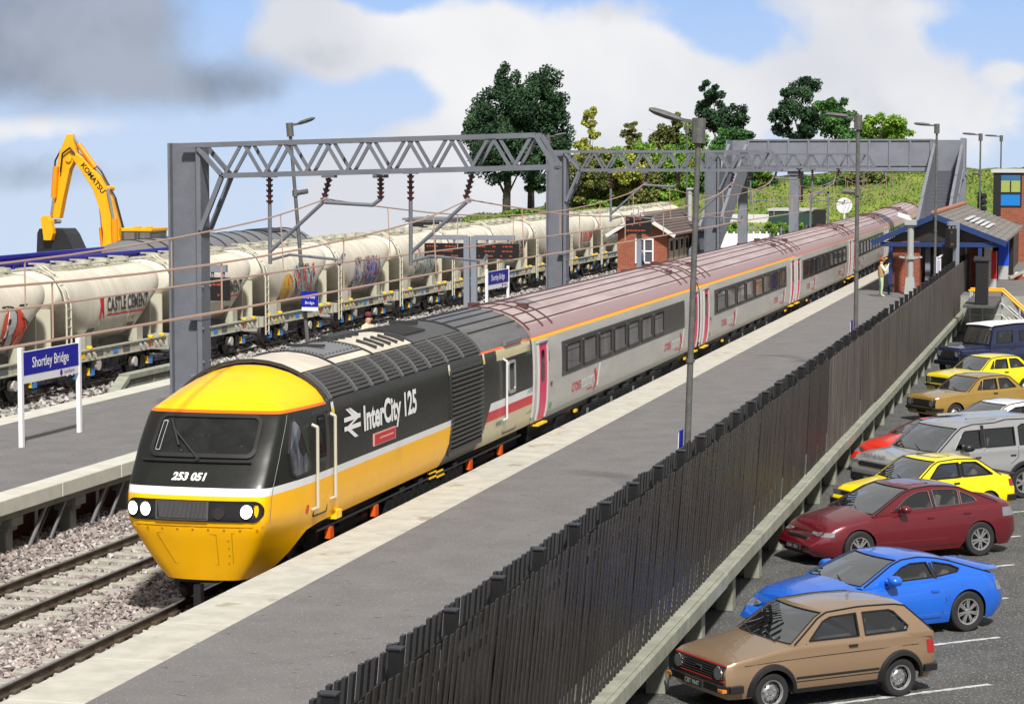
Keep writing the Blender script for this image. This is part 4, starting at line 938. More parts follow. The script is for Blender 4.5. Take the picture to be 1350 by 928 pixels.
# ------------------------------------------------------------------ steel picket fence beside the car park
T = thing('picket_fence', 'long black picket fence between the platform and the car park', 'fence', (-6.25, 17.5, 0))
M_pick = mat('picket_black', (.010, .0085, .0075), .45, spec=.35, var=.5, vscale=1.2, col2=(.02, .017, .015), streak=(1, 1, .3), bump=.25, bscale=14)
M_pick2 = mat('picket_weathered', (.085, .072, .061), .6, var=.6, vscale=1.5, col2=(.03, .026, .024), streak=(1, 2.2, .22), bump=.4, bscale=14)
yy = 17.5; k = 0
while yy < 118.5:
    L = min(4.0, 118.5 - yy); m = MB(); n = int(L / .232); lean = .75 * min(1, max(.0, 1 - (yy - 44) / 26))
    for j in range(n):
        y = yy - 17.5 + (j + .5) * L / n; h = 2.46 + rnd.uniform(-.015, .015) - .06 * min(1, (yy - 17) / 60)
        xj = rnd.uniform(-.006, .006); w = .05 if yy < 66 else .085; dx_ = .009 if yy < 66 else .03; h += rnd.uniform(-.02, .02)
        m.bar((xj, y - lean, .17), (xj, y, h), .07, w * 2, upv=(1, 0, 0)) if 0 else m.add([(xj + a - lean * .08 * (1 if zz < 1 else 0), y - lean * (1 if zz < 1 else 0) + b, zz) for zz in (.17, h) for a, b in ((-dx_, -w), (dx_, -w), (dx_, w), (-dx_, w))], [(0, 1, 5, 4), (1, 2, 6, 5), (2, 3, 7, 6), (3, 0, 4, 7), (4, 5, 6, 7)])
        if yy < 75: m.add([(xj - .46 + a, y - lean * (1 if zz < 1 else 0) * .6 + b + .06, zz) for zz in (.92, h - .02) for a, b in ((-.02, -w), (.02, -w), (.02, w), (-.02, w))], [(0, 1, 5, 4), (1, 2, 6, 5), (2, 3, 7, 6), (3, 0, 4, 7), (4, 5, 6, 7)], 1)
    m.bb(-.1 - lean * .04, -.06 - lean * .04, yy - 17.5, yy - 17.5 + L, 2.0, 2.1); m.bb(-.46, -.42, yy - 17.5, yy - 17.5 + L, 2.05, 2.15)
    if yy > 70: m.bb(-.06, -.036, yy - 17.5, yy - 17.5 + L, .17, 2.38)
    m.build('picket_panel', [M_pick if yy < 56 else M_pick2, mat('post_black', (.012, .012, .013), .4)], T); yy += 4.0
y = 19.7
while y < 119:
    m = MB(); m.bb(-.33, -.21, y - 17.5 - .07, y - 17.5 + .07, .9, 2.49); m.bb(-.35, -.19, y - 17.5 - .085, y - 17.5 + .085, 2.49, 2.52); m.build('fence_post', mat('post_black', (.016, .016, .017), .35), T, bevel=.01); y += 2.02
m = MB(); m.bb(-.1, .1, 101.1, 101.45, .1, 2.6); m.build('end_post', M_black, T)
T = thing('concrete_ledge', 'pale concrete ledge on legs under the picket fence', 'ledge', (-6.3, 16, 0))
y = 0.
while y < 100:
    m = MB(); q = rnd.uniform(-.012, .012); m.bb(-.6, .16, y + .006, y + 3.99, -.05, .165); m.bb(.16, .24, y + .004, y + 3.996, -.08 + q, .155 + q); m.build('ledge_beam', M_conc, T, bevel=.012); y += 4.0
y = 1.9
while y < 99:
    m = MB(); m.bb(-.2, .1, y - .18, y + .18, -.8, -.055); m.bb(-.28, .15, y - .26, y + .26, -.16, -.054); m.build('leg', M_conc, T, bevel=.015); y += 3.4
MB().bb(-.9, -.6, 0, 100, -.85, -.0).bb(-.455, -.43, 0, 100, .166, .9).build('shade_backing', mat('shade_wall', (.05, .05, .05), .9), T)  # dark backing behind ledge and pickets, its colour stands in for shade

# ------------------------------------------------------------------ lamp posts
def lamp(x, y, z0, h, label, arm=-1.15, rz=0., r=.055, cam_=False, lean=0., sgn=False, droop=.1):
    T = thing('lamp_post', label, 'lamp post', (x, y, z0), rz, group='platform lamp posts'); T.rotation_euler[1] = lean
    m = MB(); m.cyl((0, 0, 0), (0, 0, h), r * 1.25, 10, r2=r); m.cyl((0, 0, 0), (0, 0, .5), r * 2.2, 8); m.cyl((0, 0, h * .42), (0, 0, h * .42 + .06), r * 1.6, 10); m.build('pole', M_lampg, T, smooth=40)
    s = 1 if arm > 0 else -1
    m = MB(); m.cyl((0, 0, h - .05), (0, 0, h + .38), .12, 8); m.bar((0, 0, h + .3), (s * .4, 0, h + .3 + droop * .3), .08, .07); m.build('bracket', M_lampg, T)
    m = MB(); P = []
    for t, w, hh in ((0, .05, .04), (.12, .08, .06), (.5, .095, .07), (.85, .09, .06), (1, .06, .03)):
        xx = s * (.3 + (abs(arm) - .3) * t); zz = h + .34 + droop * t; P.append([(xx, w * cos(a), zz + hh * sin(a)) for a in np.linspace(0, 2 * pi, 9)[:-1]])
    m.grid(P, closeu=True); m.add(P[0], [tuple(range(8))]); m.add(P[-1], [tuple(range(8))]); m.build('lamp_head', M_lampg, T, smooth=50)
    if cam_: m = MB(); m.cyl((0, 0, h * .74), (s * .42, 0, h * .745), .08, 8); m.cyl((0, 0, h * .74 - .1), (0, 0, h * .74 + .1), .1, 8); m.build('camera', M_lampg, T)
    if sgn: m = MB(); m.bb(-.13, -.1, -.12, .12, .9, 1.6); m.bb(-.15, -.131, -.1, .1, .95, 1.55, 1); m.build('small_sign', [M_blue, M_white_p], T)
    return T
lamp(-6.95, 40.8, .905, 6.65, 'near grey lamp post crossing the first coach, with a long rough head', arm=-.88, r=.048, lean=.03, sgn=True, droop=.17)
lamp(-6.9, 70.3, .905, 7.25, 'second grey lamp post at the fence, with a camera halfway up', arm=-.95, r=.055, cam_=True, sgn=True, droop=.07)
lamp(-7.0, 106.5, .905, 7.53, 'slim lamp post standing in front of the blue station gable', arm=-1.0, r=.05, droop=.06)
lamp(-6.8, 142, .9, 7.5, 'slim lamp post with a camera, just right of the footbridge end', arm=-1.05, r=.05, cam_=True, droop=.05)
lamp(-6.8, 172, .9, 7.7, 'slim lamp post in front of the brick block with blue window', arm=-1.15, r=.05, droop=.05)
lamp(-24.4, 71.8, .905, 7.13, 'leaning lamp post behind the nearest gantry with a small blue sign low down', arm=.85, lean=-.08, cam_=True, droop=.12)
lamp(-24.7, 107.0, .905, 7.1, 'lamp post just behind the second gantry mast', arm=.85, droop=.1)
lamp(-24.6, 144.5, .905, 8.0, 'lamp post beyond the hut among the bushes, behind the near lamp post', arm=.7, droop=.05)
T = thing('small_station_sign', 'small blue station sign fixed on the leaning lamp post', 'sign', (-24.25, 71.5, 2.45)); m = MB(); m.bb(-.27, .27, -.02, .02, .12, .62, 0); m.bb(-.27, .27, -.02, .02, 0, .118, 1); m.build('panel', [M_blue, M_white_p], T)
m = MB(); add_text(m, 'Shortley', lambda a, b: (-.22 + a, -.024, .4 + b), size=.12); add_text(m, 'Bridge', lambda a, b: (-.16 + a, -.024, .22 + b), size=.12); m.build('lettering', M_lw, T, fixn=False)

# ------------------------------------------------------------------ station name signs
def name_sign(x, y, L, z1, label, rz):
    T = thing('station_sign', label, 'sign', (x, y, .905), rz, group='Shortley Bridge name signs')
    for u in (0, L):
        m = MB(); m.box((u, 0, z1 / 2), (.12, .1, z1)); m.build('post', M_white_p, T, bevel=.01)
    m = MB(); m.bb(.061, L - .061, -.03, .03, z1 - .8, z1 - .1, 1); m.bb(.062, L - .062, -.035, .035, z1 - .62, z1 - .11, 0); m.build('panel', [M_blue, M_white_p], T)
    m = MB(); vs, fs = text('Shortley Bridge', size=.33, sx=.95, align='CENTER', bold=.004); m.add([(L / 2 - .05 + a * (L / 3.1), -.038, z1 - .47 + b) for a, b in vs], fs, 0)
    m.poly([[(L - 1.0 + .07 * cos(a), z1 - .71 + .07 * sin(a)) for a in np.linspace(0, 6.28, 17)[:-1]]], lambda u, v, k=0: (u, -.036, v), 1); add_text(m, 'northern', lambda a, b: (L - .86 + a, -.038, z1 - .745 + b), 1, size=.14, sx=1.1)
    m.build('lettering', [M_lw, M_purple], T, fixn=False)
    return T
name_sign(-22.93, 47.85, 3.0, 2.2, 'large blue and white name sign on two posts, nearest at the left edge', radians(89.5))
name_sign(-22.95, 88.9, 3.3, 2.1, 'small looking blue and white name sign beyond the first coach roof', radians(89.5))

# ------------------------------------------------------------------ departure boards
M_led = mat('led_orange', lin(150, 62, 32), .6, emit=.0)
def board(name, label, x, y, w, h, z, post=1, rz=0, arm=True, lines=3, seed=1):
    """post 1: post at the right end, -1: left end"""
    T = thing(name, label, 'display', (x, y, .905), rz, group='platform departure boards')
    px = w / 2 + .12 if post > 0 else -w / 2 - .12 if post < 0 else .0
    m = MB(); m.bb(px - .12, px + .12, -.1 + (.25 if post == 0 else 0), .1 + (.25 if post == 0 else 0), 0, z + h + .3 - (.6 if post == 0 else 0)); m.bb(min(px, -post * w / 2 * .8) - .01, max(px, -post * w / 2 * .8) + .01, -.08, .08, z + h + .14, z + h + .34)
    m.cyl((-w * .25, 0, z + h), (-w * .25, 0, z + h + .16), .05, 8); m.cyl((w * .25, 0, z + h), (w * .25, 0, z + h + .16), .05, 8); m.build('post', mat('board_grey', (.2, .22, .26), .5), T, bevel=.01)
    m = MB(); m.bb(-w / 2, w / 2, -.14, .14, z, z + h); m.build('screen', mat('screen_black', (.012, .011, .012), .35), T, bevel=.01)
    m = MB(); r = random.Random(seed)
    for k in range(lines):
        zz = z + h - h * (k + .75) / (lines + .2); a = -w / 2 + .1 + (.25 if k % 2 else 0)
        while a < w / 2 - .25:
            l = r.uniform(.05, .16); m.bb(a, a + l, -.146, -.141, zz, zz + h * .09); a += l + (.03 if r.random() < .75 else .3)
    m.build('led_text', M_led, T)
    return T
board('departure_board', 'small departure board with orange text fixed beside the nearest gantry mast', -22.95, 60.0, .62, .62, 2.55, post=-1, lines=2, seed=3)
board('departure_board', 'left departure board of the back to back pair behind the first coach', -26.05, 94.0, 1.65, .62, 2.3, post=1, seed=4)
board('departure_board', 'right departure board of the back to back pair behind the first coach', -23.8, 94.0, 1.75, .62, 2.3, post=-1, seed=5)
board('departure_board', 'black departure board in front of the brick hut wall', -22.65, 118.5, 1.35, .9, 2.6, post=0, seed=6)
board('departure_board', 'wide departure board hanging under the grey frame by the station gable', -8.95, 116.2, 1.7, .95, 1.55, post=1, seed=7)
board('departure_board', 'departure board seen edge-on beside the station gable door', -6.75, 113.8, .5, .9, 2.2, post=1, rz=.9, seed=8)
# ------------------------------------------------------------------ brick hut on the left platform
M_tile = mat('roof_tile', (.13, .1, .09), .8, var=.3, vscale=4); M_tile2 = mat('roof_slate', (.27, .25, .23), .8, var=.35, vscale=1.6)
def gable_roof(mb, x0, x1, y0, y1, ze, zr, over, mi=0, courses=9, xc=None, th=.1):
    """stepped tile courses; ridge along Y"""
    xc = (x0 + x1) / 2 if xc is None else xc
    for s, xe in ((-1, x0 - over), (1, x1 + over)):
        for k in range(courses):
            a, b = k / courses, (k + 1) / courses
            xa, za = lerp(xe, xc, a), lerp(ze, zr, a); xb, zb = lerp(xe, xc, b), lerp(ze, zr, b); u = th * .55
            v = [(xa, y0, za + u), (xb, y0, zb), (xb, y1, zb), (xa, y1, za + u), (xa, y0, za - th), (xb, y0, zb - th), (xb, y1, zb - th), (xa, y1, za - th)]
            mb.add(v, [(0, 1, 2, 3), (4, 7, 6, 5), (0, 4, 5, 1), (3, 2, 6, 7), (0, 3, 7, 4)], mi)
T = thing('brick_hut', 'small red brick platform building with white framed window and tiled roof', 'building', (-24.5, 129.5, .905))
w = MB(); w.bb(-1.42, 1.36, 0, 12, 0, 2.35); w.add([(-1.42, 0, 2.35), (1.36, 0, 2.35), (-.03, 0, 3.2), (-1.42, .2, 2.35), (1.36, .2, 2.35), (-.03, .2, 3.2)], [(0, 1, 2), (3, 5, 4)]); w.build('wall', M_brick, T)
r = MB(); gable_roof(r, -1.42, 1.36, -.55, 12.3, 2.28, 3.45, .55); r.build('roof', M_tile, T)
b = MB()
for s, xe in ((-1, -1.97), (1, 1.91)): b.bar((xe, -.56, 2.15), (-.03, -.56, 3.33), .06, .2)
b.build('bargeboard', mat('barge_white', (.6, .6, .58), .6), T)
f = MB().poly([rrect(-.42, .62, .62, 2.0, .01), rrect(-.34, .06, .7, 1.26, .01), rrect(.14, .54, .7, 1.26, .01), rrect(-.34, .06, 1.34, 1.92, .01), rrect(.14, .54, 1.34, 1.92, .01)], lambda u, v, k=0: (u, -.07 + .06 * k, v), 0, thick=True)
f = f.build('window', M_white_p, T); MB().bb(-.36, .56, -.02, -.005, .68, 1.95).build('pane', mat('pane_grey', (.09, .09, .1), .08, spec=.8), f)
d = MB()
for k in range(4): d.bb(1.361, 1.42, .5 + k * 1.7, 1.7 + k * 1.7, .05, 2.0); d.bb(1.42, 1.43, .7 + k * 1.7, 1.5 + k * 1.7, 1.3, 1.85, 1)
d.build('door', [mat('door_cream', (.55, .5, .38), .6), M_glassd], T)
ch = MB(); ch.cyl((1.1, 9, 2.6), (1.1, 9, 4.6), .13, 10); ch.bb(.95, 1.3, 8.8, 9.2, 4.6, 4.7); ch.build('vent_pipe', mat('vent_pale', (.4, .41, .42), .5), T)
tag(MB().bb(-22.5, -21.6, 143, 144, .905, 1.9).bb(-22.4, -21.7, 142.9, 143, 1.0, 1.85).build('post_box', mat('red_paint', lin(190, 15, 20), .4), bevel=.05), 'red cabinet right of the brick hut beside the platform', 'cabinet')

# ------------------------------------------------------------------ station building on the right platform
M_navy = mat('navy_paint', lin(28, 55, 105), .5, var=.2, vscale=2); M_ridge = mat('ridge_terracotta', (.4, .16, .09), .8, var=.2, vscale=3)
T = thing('station_building', 'brick station building with blue gable boards and grey tiled roof on the platform', 'building', (-7.2, 114.9, .9))
# local x: left eave -3.3, ridge -.42, right eave +2.9
w = MB(); w.bb(-2.52, -1.1, .2, 26, 0, 2.45); w.bb(1.1, 1.75, 5, 26, 0, 2.5); w.bb(-1.099, 1.099, 4.2, 26, 0, 2.5); w.build('wall', M_brick, T)
w2 = MB(); w2.bb(1.76, 2.1, 4.2, 4.8, 0, 2.5); w2.build('rendered_pier', mat('pier_white', (.6, .6, .58), .7), T)
r = MB(); gable_roof(r, -2.7, 2.35, -.1, 26, 2.5, 3.78, .6, courses=11, xc=-.42, th=.09)
for s, xe in ((-1, -3.3), (1, 2.95)):   # tile joints
    for j in range(26):
        y = j * 1.0 + .3
        for k in range(11):
            a, b_ = k / 11, (k + 1) / 11; xa, za = lerp(xe, -.42, a), lerp(2.5, 3.78, a); xb, zb = lerp(xe, -.42, b_), lerp(2.5, 3.78, b_); o = .5 * (k % 2)
            r.bar((xa, y + o, za + .052), (xb, y + o, zb + .004), .03, .012, 1)
r.build('roof', [M_tile2, mat('joint_dark', (.07, .06, .06), .9)], T)
m = MB(); m.bar((-.42, -.15, 3.84), (-.42, 26, 3.84), .3, .16); m.build('ridge_tile', M_ridge, T, bevel=.04)
m = MB(); m.bar((-3.36, -.16, 2.36), (-.42, -.16, 3.66), .1, .26); m.bar((3.0, -.16, 2.36), (-.42, -.16, 3.66), .1, .26); m.bb(-2.9, 2.6, -.05, .05, 2.2, 2.42); m.build('bargeboard', M_navy, T)
m = MB().poly([[(-2.75, 2.43), (2.35, 2.43), (-.42, 3.55)]], lambda u, v, k=0: (u, .32 + .05 * k, v), 0, thick=True); m.build('gable_infill', mat('gable_dark', (.03, .028, .026), .3), T)
m = MB(); 
for x in (-2.45, 1.75): m.bb(x - .09, x + .09, -.02, .16, 0, 2.2)
m.build('post', M_navy, T)
m = MB(); m.bb(-1.09, 1.09, 4.12, 4.2, .05, 2.3); m.bb(-.3, -.24, 4.06, 4.12, .05, 2.3, 1); m.bb(.85, .92, 4.06, 4.12, .0, 2.35, 1); m.bb(-1.09, 1.09, 4.06, 4.12, 2.2, 2.3, 1); m.build('entrance', [mat('entrance_dark', (.05, .045, .045), .15), mat('frame_tan', (.45, .4, .35), .5)], T)
m = MB()
for k in range(5): m.bb(.6 + k * .36, .9 + k * .36, 1.6, 3.4, 0, .04)
sk = m.xf(Matrix.Translation((0, 0, 0)))
sk = MB()
for k in range(5):
    a = .32 + k * .075; b_ = a + .055; xe = 2.95
    for (aa, bb_) in ((1 - b_, 1 - a),): sk.bar((lerp(xe, -.42, aa), 3 + 2.1, lerp(2.5, 3.78, aa) + .1), (lerp(xe, -.42, aa), 3 + 9., lerp(2.5, 3.78, aa) + .1), .2, .05)
sk.build('rooflight', mat('rooflight_pale', (.65, .66, .66), .3), T)
# camera mast
T = thing('camera_mast', 'pale grey mast with a white camera on top, in front of the station gable', 'camera mast', (-8.6, 113.4, .905))
m = MB(); m.box((0, 0, .4), (.52, .52, .8), taper=.75); m.cyl((0, 0, .7), (0, 0, 3.3), .15, 12); m.box((0, 0, 3.4), (.55, .55, .25)); m.build('mast', mat('mast_grey', (.33, .34, .33), .6), T)
m = MB(); m.bar((-.1, 0, 3.6), (-.62, -.2, 3.78), .22, .2); m.cyl((0, 0, 3.5), (-.2, 0, 3.65), .06); m.build('camera', M_white_p, T)
m = MB(); m.cyl((-.45, 0, 1.72), (.45, 0, 1.72), .05, 8); m.cyl((0, 0, 1.66), (0, 0, 1.8), .26, 12); m.cyl((-.45, 0, 1.72), (-.45, 0, 1.8), .1, 8); m.cyl((.45, 0, 1.72), (.45, 0, 1.8), .1, 8); m.build('speaker_ring', mat('mast_grey', (0, 0, 0)), T)
T = thing('information_totem', 'narrow white and blue information panel leaning by the station entrance', 'totem', (-7.35, 114.2, .905)); m = MB(); m.bb(-.13, .13, -.06, .06, .1, 1.75); m.bar((.0, -.06, 1.72), (.22, -.06, 1.86), .12, .08); m.bb(-.25, .0, -.2, .2, 0, .12); m.build('panel', M_white_p, T)
m = MB(); m.bb(-.05, .1, -.07, -.061, .3, 1.6); m.build('poster', mat('poster_lilac', (.4, .38, .55), .5), T)
tag(MB().bb(-9.9, -9.5, 112.7, 113.0, 1.25, 1.32).bb(-9.55, -9.3, 112.6, 113.1, 1.28, 1.4).bb(-9.6, -9.5, 112.8, 112.9, .905, 1.3).build('bench', M_black), 'dark bench end sticking out of the station wall', 'bench')

# ------------------------------------------------------------------ footbridge
T = thing('footbridge', 'grey steel footbridge with panelled sides and stairs down to both platforms', 'footbridge', (0, 150, 0))
x0, x1, zf, zt = -21.7, -10.1, 6.55, 8.5
for yy in (0, 2.4):
    m = MB(); m.bb(x0, x1 + (1.8 if yy else 0), yy - .03, yy + .03, zf, zt); m.bb(x0, x1, yy - .12, yy + .12, zt - .06, zt + .04); m.bb(x0, x1, yy - .14, yy + .14, zf - .02, zf + .12); m.bb(x0, x1, yy - .1, yy + .1, zf + .32, zf + .38)
    k = 0
    for k in range(10): xx = x0 + .1 + k * (x1 - x0 - .2) / 9; m.bb(xx - .06, xx + .06, yy - .11, yy + .11, zf + .1, zt - .05)
    m.build('parapet', M_bridge, T)
MB().bb(x0 - 1.5, x1 + 1.9, 0, 2.4, zf - .05, zf + .02).build('deck', mat('deck_grey', (.08, .08, .085), .8), T)
def stair(xl, xr, ytop, ybot, zb, name='stair'):
    m = MB(); n = 26; H_ = zf - zb
    for k in range(n): m.bb(xl, xr, lerp(ytop, ybot, (k + 1) / n), lerp(ytop, ybot, k / n), zf - H_ * (k + 1) / n - .03, zf - H_ * (k + 1) / n + .0); m.bb(xl, xr, lerp(ytop, ybot, k / n) - .02, lerp(ytop, ybot, k / n), zf - H_ * (k + 1) / n, zf - H_ * k / n, 1)
    st = m.build('stair', [mat('tread_grey', (.13, .14, .165), .7), mat('riser_grey', (.075, .08, .1), .7)], T)
    for xx in (xl, xr):
        w = MB(); t = .09
        for a in range(2):
            ya, yb_ = lerp(ytop, ybot, a * .52), lerp(ytop, ybot, .52 + a * .48); za, zb_ = zf - H_ * a * .52, zf - H_ * (.52 + a * .48)
            v = [(xx + s * t, y, z) for s in (-1, 1) for y, z in ((ya, za - .25), (yb_, zb_ - .25), (yb_, zb_ + 1.15 + .35 * (1 - a)), (ya, za + 1.7 - .3 * a))]
            w.add(v, [(0, 1, 2, 3), (7, 6, 5, 4), (0, 4, 5, 1), (1, 5, 6, 2), (2, 6, 7, 3), (3, 7, 4, 0)])
        w.build('stair_side', M_bridge, st)
    return st
stair(-22.85, -21.75, 0, -14.5, .905); stair(-10.0, -8.3, 0, -19, .905)
m = MB(); m.bb(-23.0, -21.7, 2.38, 2.44, zf, zt); m.bb(-23.05, -22.98, 0, 2.4, zf, zt); m.bb(-8.35, -8.15, -.1, 2.4, zf - .3, zt + .08); m.bb(-8.4, -8.1, -.25, -.0, zf - .5, zt + .1); m.build('end_panel', M_bridge, T)
for x, y in ((-18.72, .3), (-22.2, 1.8), (-8.4, 1.6)):
    m = MB(); m.bb(x - .3, x + .3, y - .2, y + .2, -.2, zf); m.bb(x - .4, x + .4, y - .3, y + .3, zf - .25, zf - .03); m.build('pier', M_bridge, T)
m = MB(); m.bb(-8.22, -8.12, -19, -3, .9, 3); m.bar((-8.2, -18, 1.0), (-8.2, -.3, 6.6), .1, .2) ; m.build('side_brace', M_bridge, T)

# ------------------------------------------------------------------ brick block with blue window at the far right
T = thing('brick_block', 'brick building with flat roof and blue panelled window at the right edge', 'building', (-6.45, 152, .9))
w = MB(); w.bb(0, 6, 0, 10, 0, 5.55); w.build('wall', M_brick, T); MB().bb(-.15, 6.2, -.15, 10.2, 5.55, 5.75).build('roof', mat('roof_edge', (.5, .5, .5), .6), T)
f = MB(); f.bb(.02, .48, -.05, -.002, 2.9, 5.54); f.bb(.48, 1.75, -.05, -.002, 3.42, 3.5); f.bb(1.66, 1.75, -.05, -.002, 3.5, 5.5); f.bb(.48, 1.66, -.05, -.002, 4.2, 4.34); f.bb(.48, 1.66, -.05, -.002, 5.42, 5.54); f.bb(1.02, 1.1, -.05, -.002, 4.34, 5.0); 
f = f.build('window', M_black, T); p = MB(); p.bb(.48, 1.66, -.03, -.004, 3.5, 4.2, 0); p.bb(.48, 1.66, -.03, -.004, 5.05, 5.42, 1); p.bb(.48, 1.02, -.03, -.004, 4.34, 5.05, 2); p.bb(1.1, 1.66, -.03, -.004, 4.34, 5.05, 2)
p.build('pane', [mat('panel_blue', lin(25, 120, 195), .4), mat('panel_blue2', lin(50, 100, 140), .4), mat('pane_green', lin(150, 165, 90), .15)], f)
# fence beyond the station
T = thing('board_fence', 'grey brown board fence running beyond the station at the right', 'fence', (-4.85, 138, .9)); m = MB()
for k in range(60): m.bb(-.04, .04, k * .35 - 8, k * .35 - 8 + .34, 0, 2.35 + .02 * (k % 3))
m.build('board', M_pick2, T); m = MB()
for k in range(11): m.bb(-.2, -.05, k * 2 - 8, k * 2 - 7.8, 0, 2.5)
m.build('post', M_black, T)

# ------------------------------------------------------------------ bins, handrail and forecourt things
T = thing('waste_bin', 'tall black bin between the fence end and the red cabinet', 'bin', (-4.92, 106.0, .905)); m = MB(); m.box((0, 0, .95), (.56, .56, 1.9)); m.build('body', M_black, T, bevel=.04); m = MB(); m.add([(-.36, -.34, 1.9), (.36, -.34, 1.9), (.36, .34, 1.98), (-.36, .34, 2.06), (-.36, -.34, 1.98), (.36, -.34, 1.94), (.36, .34, 2.05), (-.36, .34, 2.12)], [(0, 1, 2, 3), (4, 5, 6, 7), (0, 1, 5, 4), (1, 2, 6, 5), (2, 3, 7, 6), (3, 0, 4, 7)]); m.build('lid', M_black, T)
tag(MB().bb(-5.7, -4.3, 105.2, 112.9, .8, .9).build('landing', M_car), 'concrete landing under the black bin at the car park end', 'landing')
def cabinet(label, x, y, h, hl, w, c, cl, z=.9):
    T = thing('cabinet', label, 'cabinet', (x, y, z)); m = MB(); m.bb(-w / 2, w / 2, -.3, .3, 0, hl); m.build('base', mat('cab_grey', (.42, .43, .44), .6), T)
    m = MB(); m.bb(-w / 2 - .01, w / 2 + .01, -.32, .32, hl, h); m.build('upper', c, T, bevel=.02)
cabinet('red cabinet on a pale base beside the station wall', -5.1, 119.5, 1.85, .5, .5, mat('red_paint', (0, 0, 0)), 0)
cabinet('bright blue cabinet on a grey base by the station side', -4.9, 129.5, 2.05, .72, .52, mat('blue_paint', lin(20, 80, 215), .45), 0)
cabinet('black cabinet just behind the blue cabinet', -4.75, 133, 2.5, .05, .5, M_black, 0)
T = thing('handrail', 'yellow topped grey handrail beside the steps at the car park end', 'handrail', (-5.75, 111.5, .0)); m = MB()
for yy in (0, 1.6): m.tube([(0, yy, 1.22), (1.5, yy - .1, 1.22), (2.9, yy - .6, -.0)], .055, 6)
m.build('top_rail', mat('rail_yellow', lin(245, 165, 20), .45), T); m = MB()
for yy in (0, 1.6):
    for z in (.62, .1): m.tube([(0, yy, z), (1.5, yy - .1, z), (2.7, yy - .5, z - 1.0)], .04, 6)
    for x, z in ((.05, 1.2), (.6, 1.2), (1.5, 1.2), (2.3, .5)): m.cyl((x, yy, -.8), (x, yy, z), .045, 6)
m.bb(-.1, 1.7, -.1, 1.8, -.35, -.28); m.build('lower_rail', mat('rail_grey', (.4, .42, .43), .5), T)
T = thing('timber_stack', 'stack of pale timber and red tiles beyond the blue cabinet', 'timber', (-3.9, 128, .9)); m = MB()
for k in range(6): m.bar((-.6, k * .5, .1), (.9, k * .5 + 1, .9 - .1 * k), .12, .1)
m.bb(-.5, 2, .5, 3, 0, .18, 1); m.bb(-.4, 2, 1, 3.2, .18, .3, 2); m.build('pile', [mat('timber', (.35, .32, .26), .8), mat('tile_red', (.3, .08, .05), .7), M_white_p], T)
# signal near the roof
T = thing('signal', 'small black colour light signal rising over the station roof', 'signal', (-8.0, 168, .9)); m = MB(); m.cyl((0, 0, 0), (0, 0, 3.2), .07); m.build('post', M_black, T); m = MB()
for k in range(3): m.cyl((.0, -.1, 3.0 + k * .42), (.35, -.35, 3.0 + k * .42), .2, 10)
m.bb(-.2, .1, -.05, .15, 2.7, 4.1); m.build('lamp_head', M_black, T)

# ------------------------------------------------------------------ beyond the hut: white fences, cabinets, palisade
def white_fence(label, x, y, L, rz, h=1.5, rails=False):
    T = thing('white_fence', label, 'fence', (x, y, .0), rz, group='low white fences'); m = MB(); k = 0
    while k * .5 < L: m.bb(k * .5 - .06, k * .5 + .06, -.06, .06, 0, h + .15); k += 1 if not rails else 2
    if rails:
        for z in (.3, .6, .9, 1.2): m.bb(0, L, -.03, .03, z, z + .1)
    else: m.bb(0, L, -.02, .02, .05, h)
    m.build('panel', M_white_p, T)
white_fence('low white boarded fence just right of the footbridge stairs', -28.2, 178, 4.2, .3, 1.7); white_fence('white gate with open rails in the low fence', -24.0, 183, 2.6, .2, 1.5, True); white_fence('low white fence right of the open rail gate', -21.4, 184, 4.2, .1, 1.5); white_fence('nearer white panel fence at the foot of the stairs', -25.2, 165, 2.2, .1, 1.3)
T = thing('palisade_fence', 'grey palisade fence in front of the green shed', 'fence', (-31.5, 196, -.3)); m = MB()
for k in range(60): m.bb(k * .3, k * .3 + .08, 0, .03, 0, 2.2)
m.bb(0, 18, .03, .07, 1.8, 1.88); m.bb(0, 18, .03, .07, .4, .48); m.build('pale', mat('palisade_grey', (.25, .26, .26), .5, .3), T)
T = thing('green_shed', 'dark green shed with pale roof under the footbridge', 'shed', (-26.9, 199, .0)); m = MB(); m.bb(0, 3.6, 0, 3, 0, 3.0); m.build('wall', mat('shed_green', (.015, .05, .035), .6), T); m = MB(); m.bb(-.1, 3.7, -.1, 3.1, 3.0, 3.2); m.build('roof', mat('shed_roof', (.45, .46, .45), .6), T)
tag(MB().bb(-32.5, -27.2, 202, 206, .3, 2.6).build('container', mat('container_pale', (.6, .6, .58), .7)), 'pale long container left of the green shed', 'container')
T = thing('lineside_signal', 'black signal cabinet inside a grey frame below the footbridge', 'signal', (-21.2, 186, -.2)); m = MB(); m.bb(-.75, -.6, 0, .2, 0, 5.0); m.bb(.6, .75, 0, .2, 0, 5.0); m.bb(-.75, .75, 0, .2, 4.85, 5.0); m.build('frame', M_gunmetal, T); m = MB(); m.bb(-.45, .5, -.2, .3, .8, 3.6); m.bb(-.6, .6, -.3, .4, .3, .8); m.build('cabinet', M_black, T)
T = thing('disc_signal', 'white round signal disc on a short post in front of the bank', 'signal', (-19.35, 187, -.2)); m = MB(); m.cyl((0, 0, 0), (0, 0, 3.3), .08); m.bb(-.4, .4, -.2, .2, 1.7, 2.3); m.cyl((0, -.1, 3.9), (0, .05, 3.9), .62, 20); m.build('disc', M_white_p, T)
for x, y, h, lb in ((-24.9, 205, 7.2, 'dark pole left of the bridge pier'), (-19.9, 208, 8, 'pale pole behind the black signal cabinet'), (-18.2, 210, 8.4, 'brown timber pole right of the white disc'), (-8.6, 149, 6.6, None)):
    if lb: tag(MB().cyl((x, y, 0), (x, y, h), .13, 8).build('pole', M_lampg if x > -24 else M_black), lb, 'pole')
